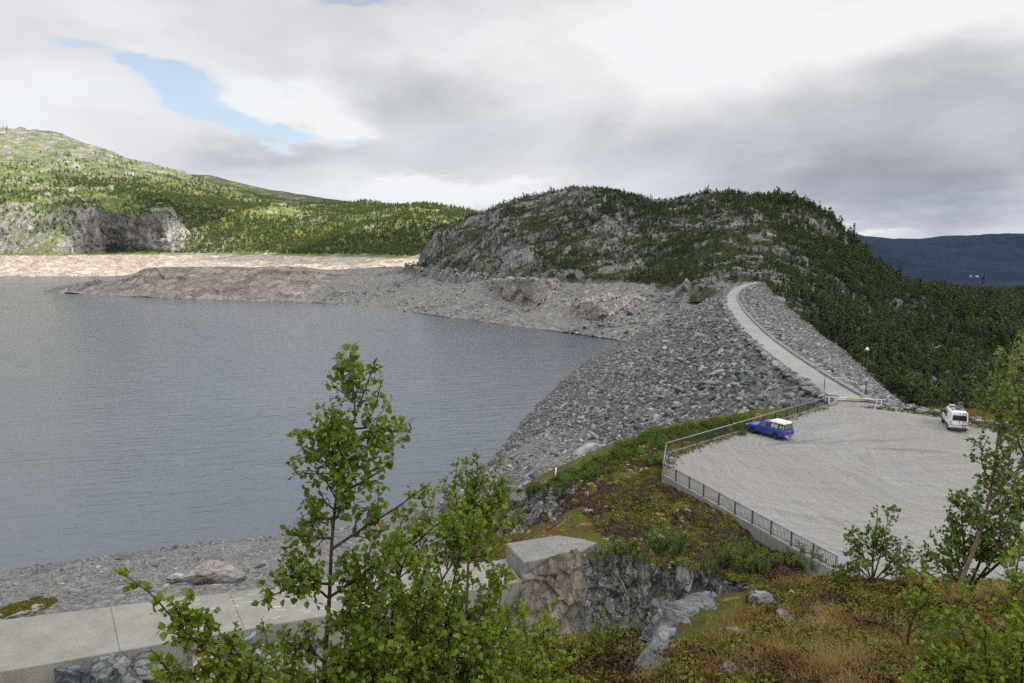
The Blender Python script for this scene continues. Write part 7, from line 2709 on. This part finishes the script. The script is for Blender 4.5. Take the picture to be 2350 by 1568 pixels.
cover('lichen', 'pale reindeer lichen tufts on the knoll', [cushion(740 + k, 240, .09, .05, .009, 'lichen') for k in range(2)], p, sc2(len(p), .5, 1.3), 5)
p = region(90, KN, r, patchy(.5, .2, 306))
cover('bilberry', 'rust red bilberry leaves on the knoll', [cushion(745 + k, 160, .14, .12, .014, 'rust_plant') for k in range(2)], p, sc2(len(p), .5, 1.2), 6)
GU_ = [(1140, 1568), (1250, 1510), (1350, 1488), (1440, 1480), (1465, 1460), (1440, 1600), (1150, 1620)]
p = region(260, GU_, r)
if len(p):
    cover('crowberry', 'dark brown crowberry at the foot of the slab', [cushion(750 + k, 300, .24, .12, .015, 'crowberry') for k in range(2)], p, sc2(len(p), .6, 1.3), 7)
p = region(160, GU_, r)
if len(p):
    cover('moss', 'mossy green growth in the gully below the slab', [cushion(755 + k, 300, .24, .14, .018, 'moss_green') for k in range(2)], p, sc2(len(p), .5, 1.2), 8)
# moorland
far = lambda f: (lambda p, nn, u, v: 30 < p[1] < 78 * S and f(p, nn, u, v))
p = region(560, HE, r, far(patchy(3.2, .1, 311)))
cover('heather', 'dead brown and purple heather mats on the moorland', [cushion(760 + k, 220, .42, .22, .045, 'heather') for k in range(3)], p, sc2(len(p), .5, 1.3, .9), 9)
p = region(1250, HE, r, far(patchy(3.0, -.15, 312)))
cover('moss', 'yellow green moss and sedge mats on the moorland', [cushion(770 + k, 220, .42, .17, .045, 'moss_green') for k in range(3)], p, sc2(len(p), .5, 1.3, .9), 10)
p = region(360, HE, r, far(patchy(2.5, .12, 313)))
cover('crowberry', 'dark brown crowberry mats on the moorland', [cushion(775 + k, 220, .45, .16, .045, 'crowberry') for k in range(3)], p, sc2(len(p), .6, 1.3, .9), 11)
p = region(750, HE, r, far(patchy(2.2, .05, 314)))
cover('lichen', 'pale cream lichen clumps dotted over the moorland', [cushion(780 + k, 90, .16, .08, .03, 'lichen') for k in range(3)], p, sc2(len(p), .5, 1.5), 12)
p = region(700, HE, r, far(patchy(2.8, 0, 315)))
cover('grass', 'thin yellowed grass over the moorland', [tuft(785 + k, 24, .34, .35, 'grass_dry', .007, .5) for k in range(3)], p, sc2(len(p), .5, 1.2), 13)
p = region(60, HE, r, far(patchy(2.8, .2, 316)))
cover('bilberry', 'rust red dwarf birch on the moorland', [cushion(790 + k, 160, .30, .28, .05, 'rust_plant') for k in range(2)], p, sc2(len(p), .5, 1.0), 14)
HP = [(1740, 1290), (1790, 1268), (1830, 1300), (1820, 1325), (1745, 1325)]
p = region(60, HP, r, lambda p, nn, u, v: p[1] > 30)
cover('heather', 'purple heather patch beside the wide willow shrub', [cushion(795 + k, 260, .45, .35, .05, 'heather') for k in range(2)], p, sc2(len(p), .7, 1.3), 15)
# strip of grass along the inside of the railing, yard margins, back strip
def along(line, n, w, r_, z=None):
    e = resample(np.array(line, float), 400)
    out = []
    for i in range(n):
        u, v = e[r_.integers(0, 400)]
        q = on(u, v, ZC)
        out.append(q + np.array([r_.normal() * w, r_.normal() * w, -.02]))
    return np.array(out)


ins = [(1536, 1075), (1540, 1046), (1600, 1024), (1700, 993), (1800, 964), (1893, 937)]
p = along(ins, 700, .45, r)
cover('grass', 'yellow green grass verge inside the far railing', [tuft(800 + k, 26, .30, .3, 'grass_green', .010, .6) for k in range(3)], p, sc2(len(p), .4, 1.1), 16)
p = along(ins, 420, .4, r)
cover('grass', 'dry grass verge inside the far railing', [tuft(805 + k, 26, .30, .3, 'grass_dry', .010, .6) for k in range(3)], p, sc2(len(p), .4, 1.0), 17)
bk_ = [(1985, 935), (2030, 938), (2094, 946), (2160, 957), (2230, 978), (2330, 998), (2450, 1020)]
p = along(bk_, 520, .55, r)
cover('grass', 'green grass verge along the back edge of the car park', [tuft(810 + k, 26, .34, .35, 'grass_green', .011, .6) for k in range(3)], p, sc2(len(p), .4, 1.0), 18)
BS = [(2094, 934), (2200, 938), (2350, 943), (2420, 948), (2420, 1010), (2330, 988), (2240, 968), (2160, 950), (2110, 943)]
p = region(1300, BS, r)
cover('grass', 'orange yellow bog grass behind the car park boulders', [tuft(815 + k, 30, .42, .5, 'grass_dry', .014, .5) for k in range(3)], p, sc2(len(p), .6, 1.3), 19)
p = region(260, BS, r, patchy(4, .1, 321))
if len(p):
    cover('bilberry', 'reddish dwarf shrubs behind the car park boulders', [cushion(820 + k, 160, .5, .3, .06, 'rust_plant') for k in range(2)], p, sc2(len(p), .6, 1.2), 20)
# moss patch behind the weir
MP = [(0, 1395), (90, 1372), (130, 1378), (100, 1400), (0, 1420)]
p = region(160, MP, r)
cover('moss', 'yellow moss patch behind the left end of the weir', [cushion(825 + k, 160, .35, .12, .04, 'moss_green') for k in range(2)], p, sc2(len(p), .5, 1.1), 21)
p = region(110, MP, r)
cover('grass', 'dry grass in the moss patch behind the weir', [tuft(830 + k, 22, .30, .3, 'grass_dry', .009, .5) for k in range(2)], p, sc2(len(p), .5, 1.1), 22)
# leafy birches at the edge of the valley, behind the van
tt = []
for k, (u, v, kd, s_, lb) in enumerate([(2290, 945, 4, 1.05, 'pale green round birch behind the pink birch trunk at the valley edge'), (2235, 944, 2, .45, 'low bright birch bush just right of the white van roof'),
                                        (2262, 944, 1, .5, 'young bright birch between the van and the round pale birch'), (2330, 946, 3, .9, 'birch at the valley edge on the far right behind the pink trunk'),
                                        (2130, 937, 0, .4, 'small birch bush left of the van behind the yard boulders'), (2160, 938, 5, .42, 'small birch bush touching the left side of the van roof')]):
    h = on(u, v, 27.0)
    t, c = place_tree(kd, h - np.array([0, 0, .3]), r.uniform(0, 6), s_, lb, None, 'birch_tree')
    c.data = c.data.copy()
    c.data.materials[0] = M['willow_green'] if k in (0, 1, 2) else M['birch_far']
print('plants done')
print('objects', len(sc.objects))
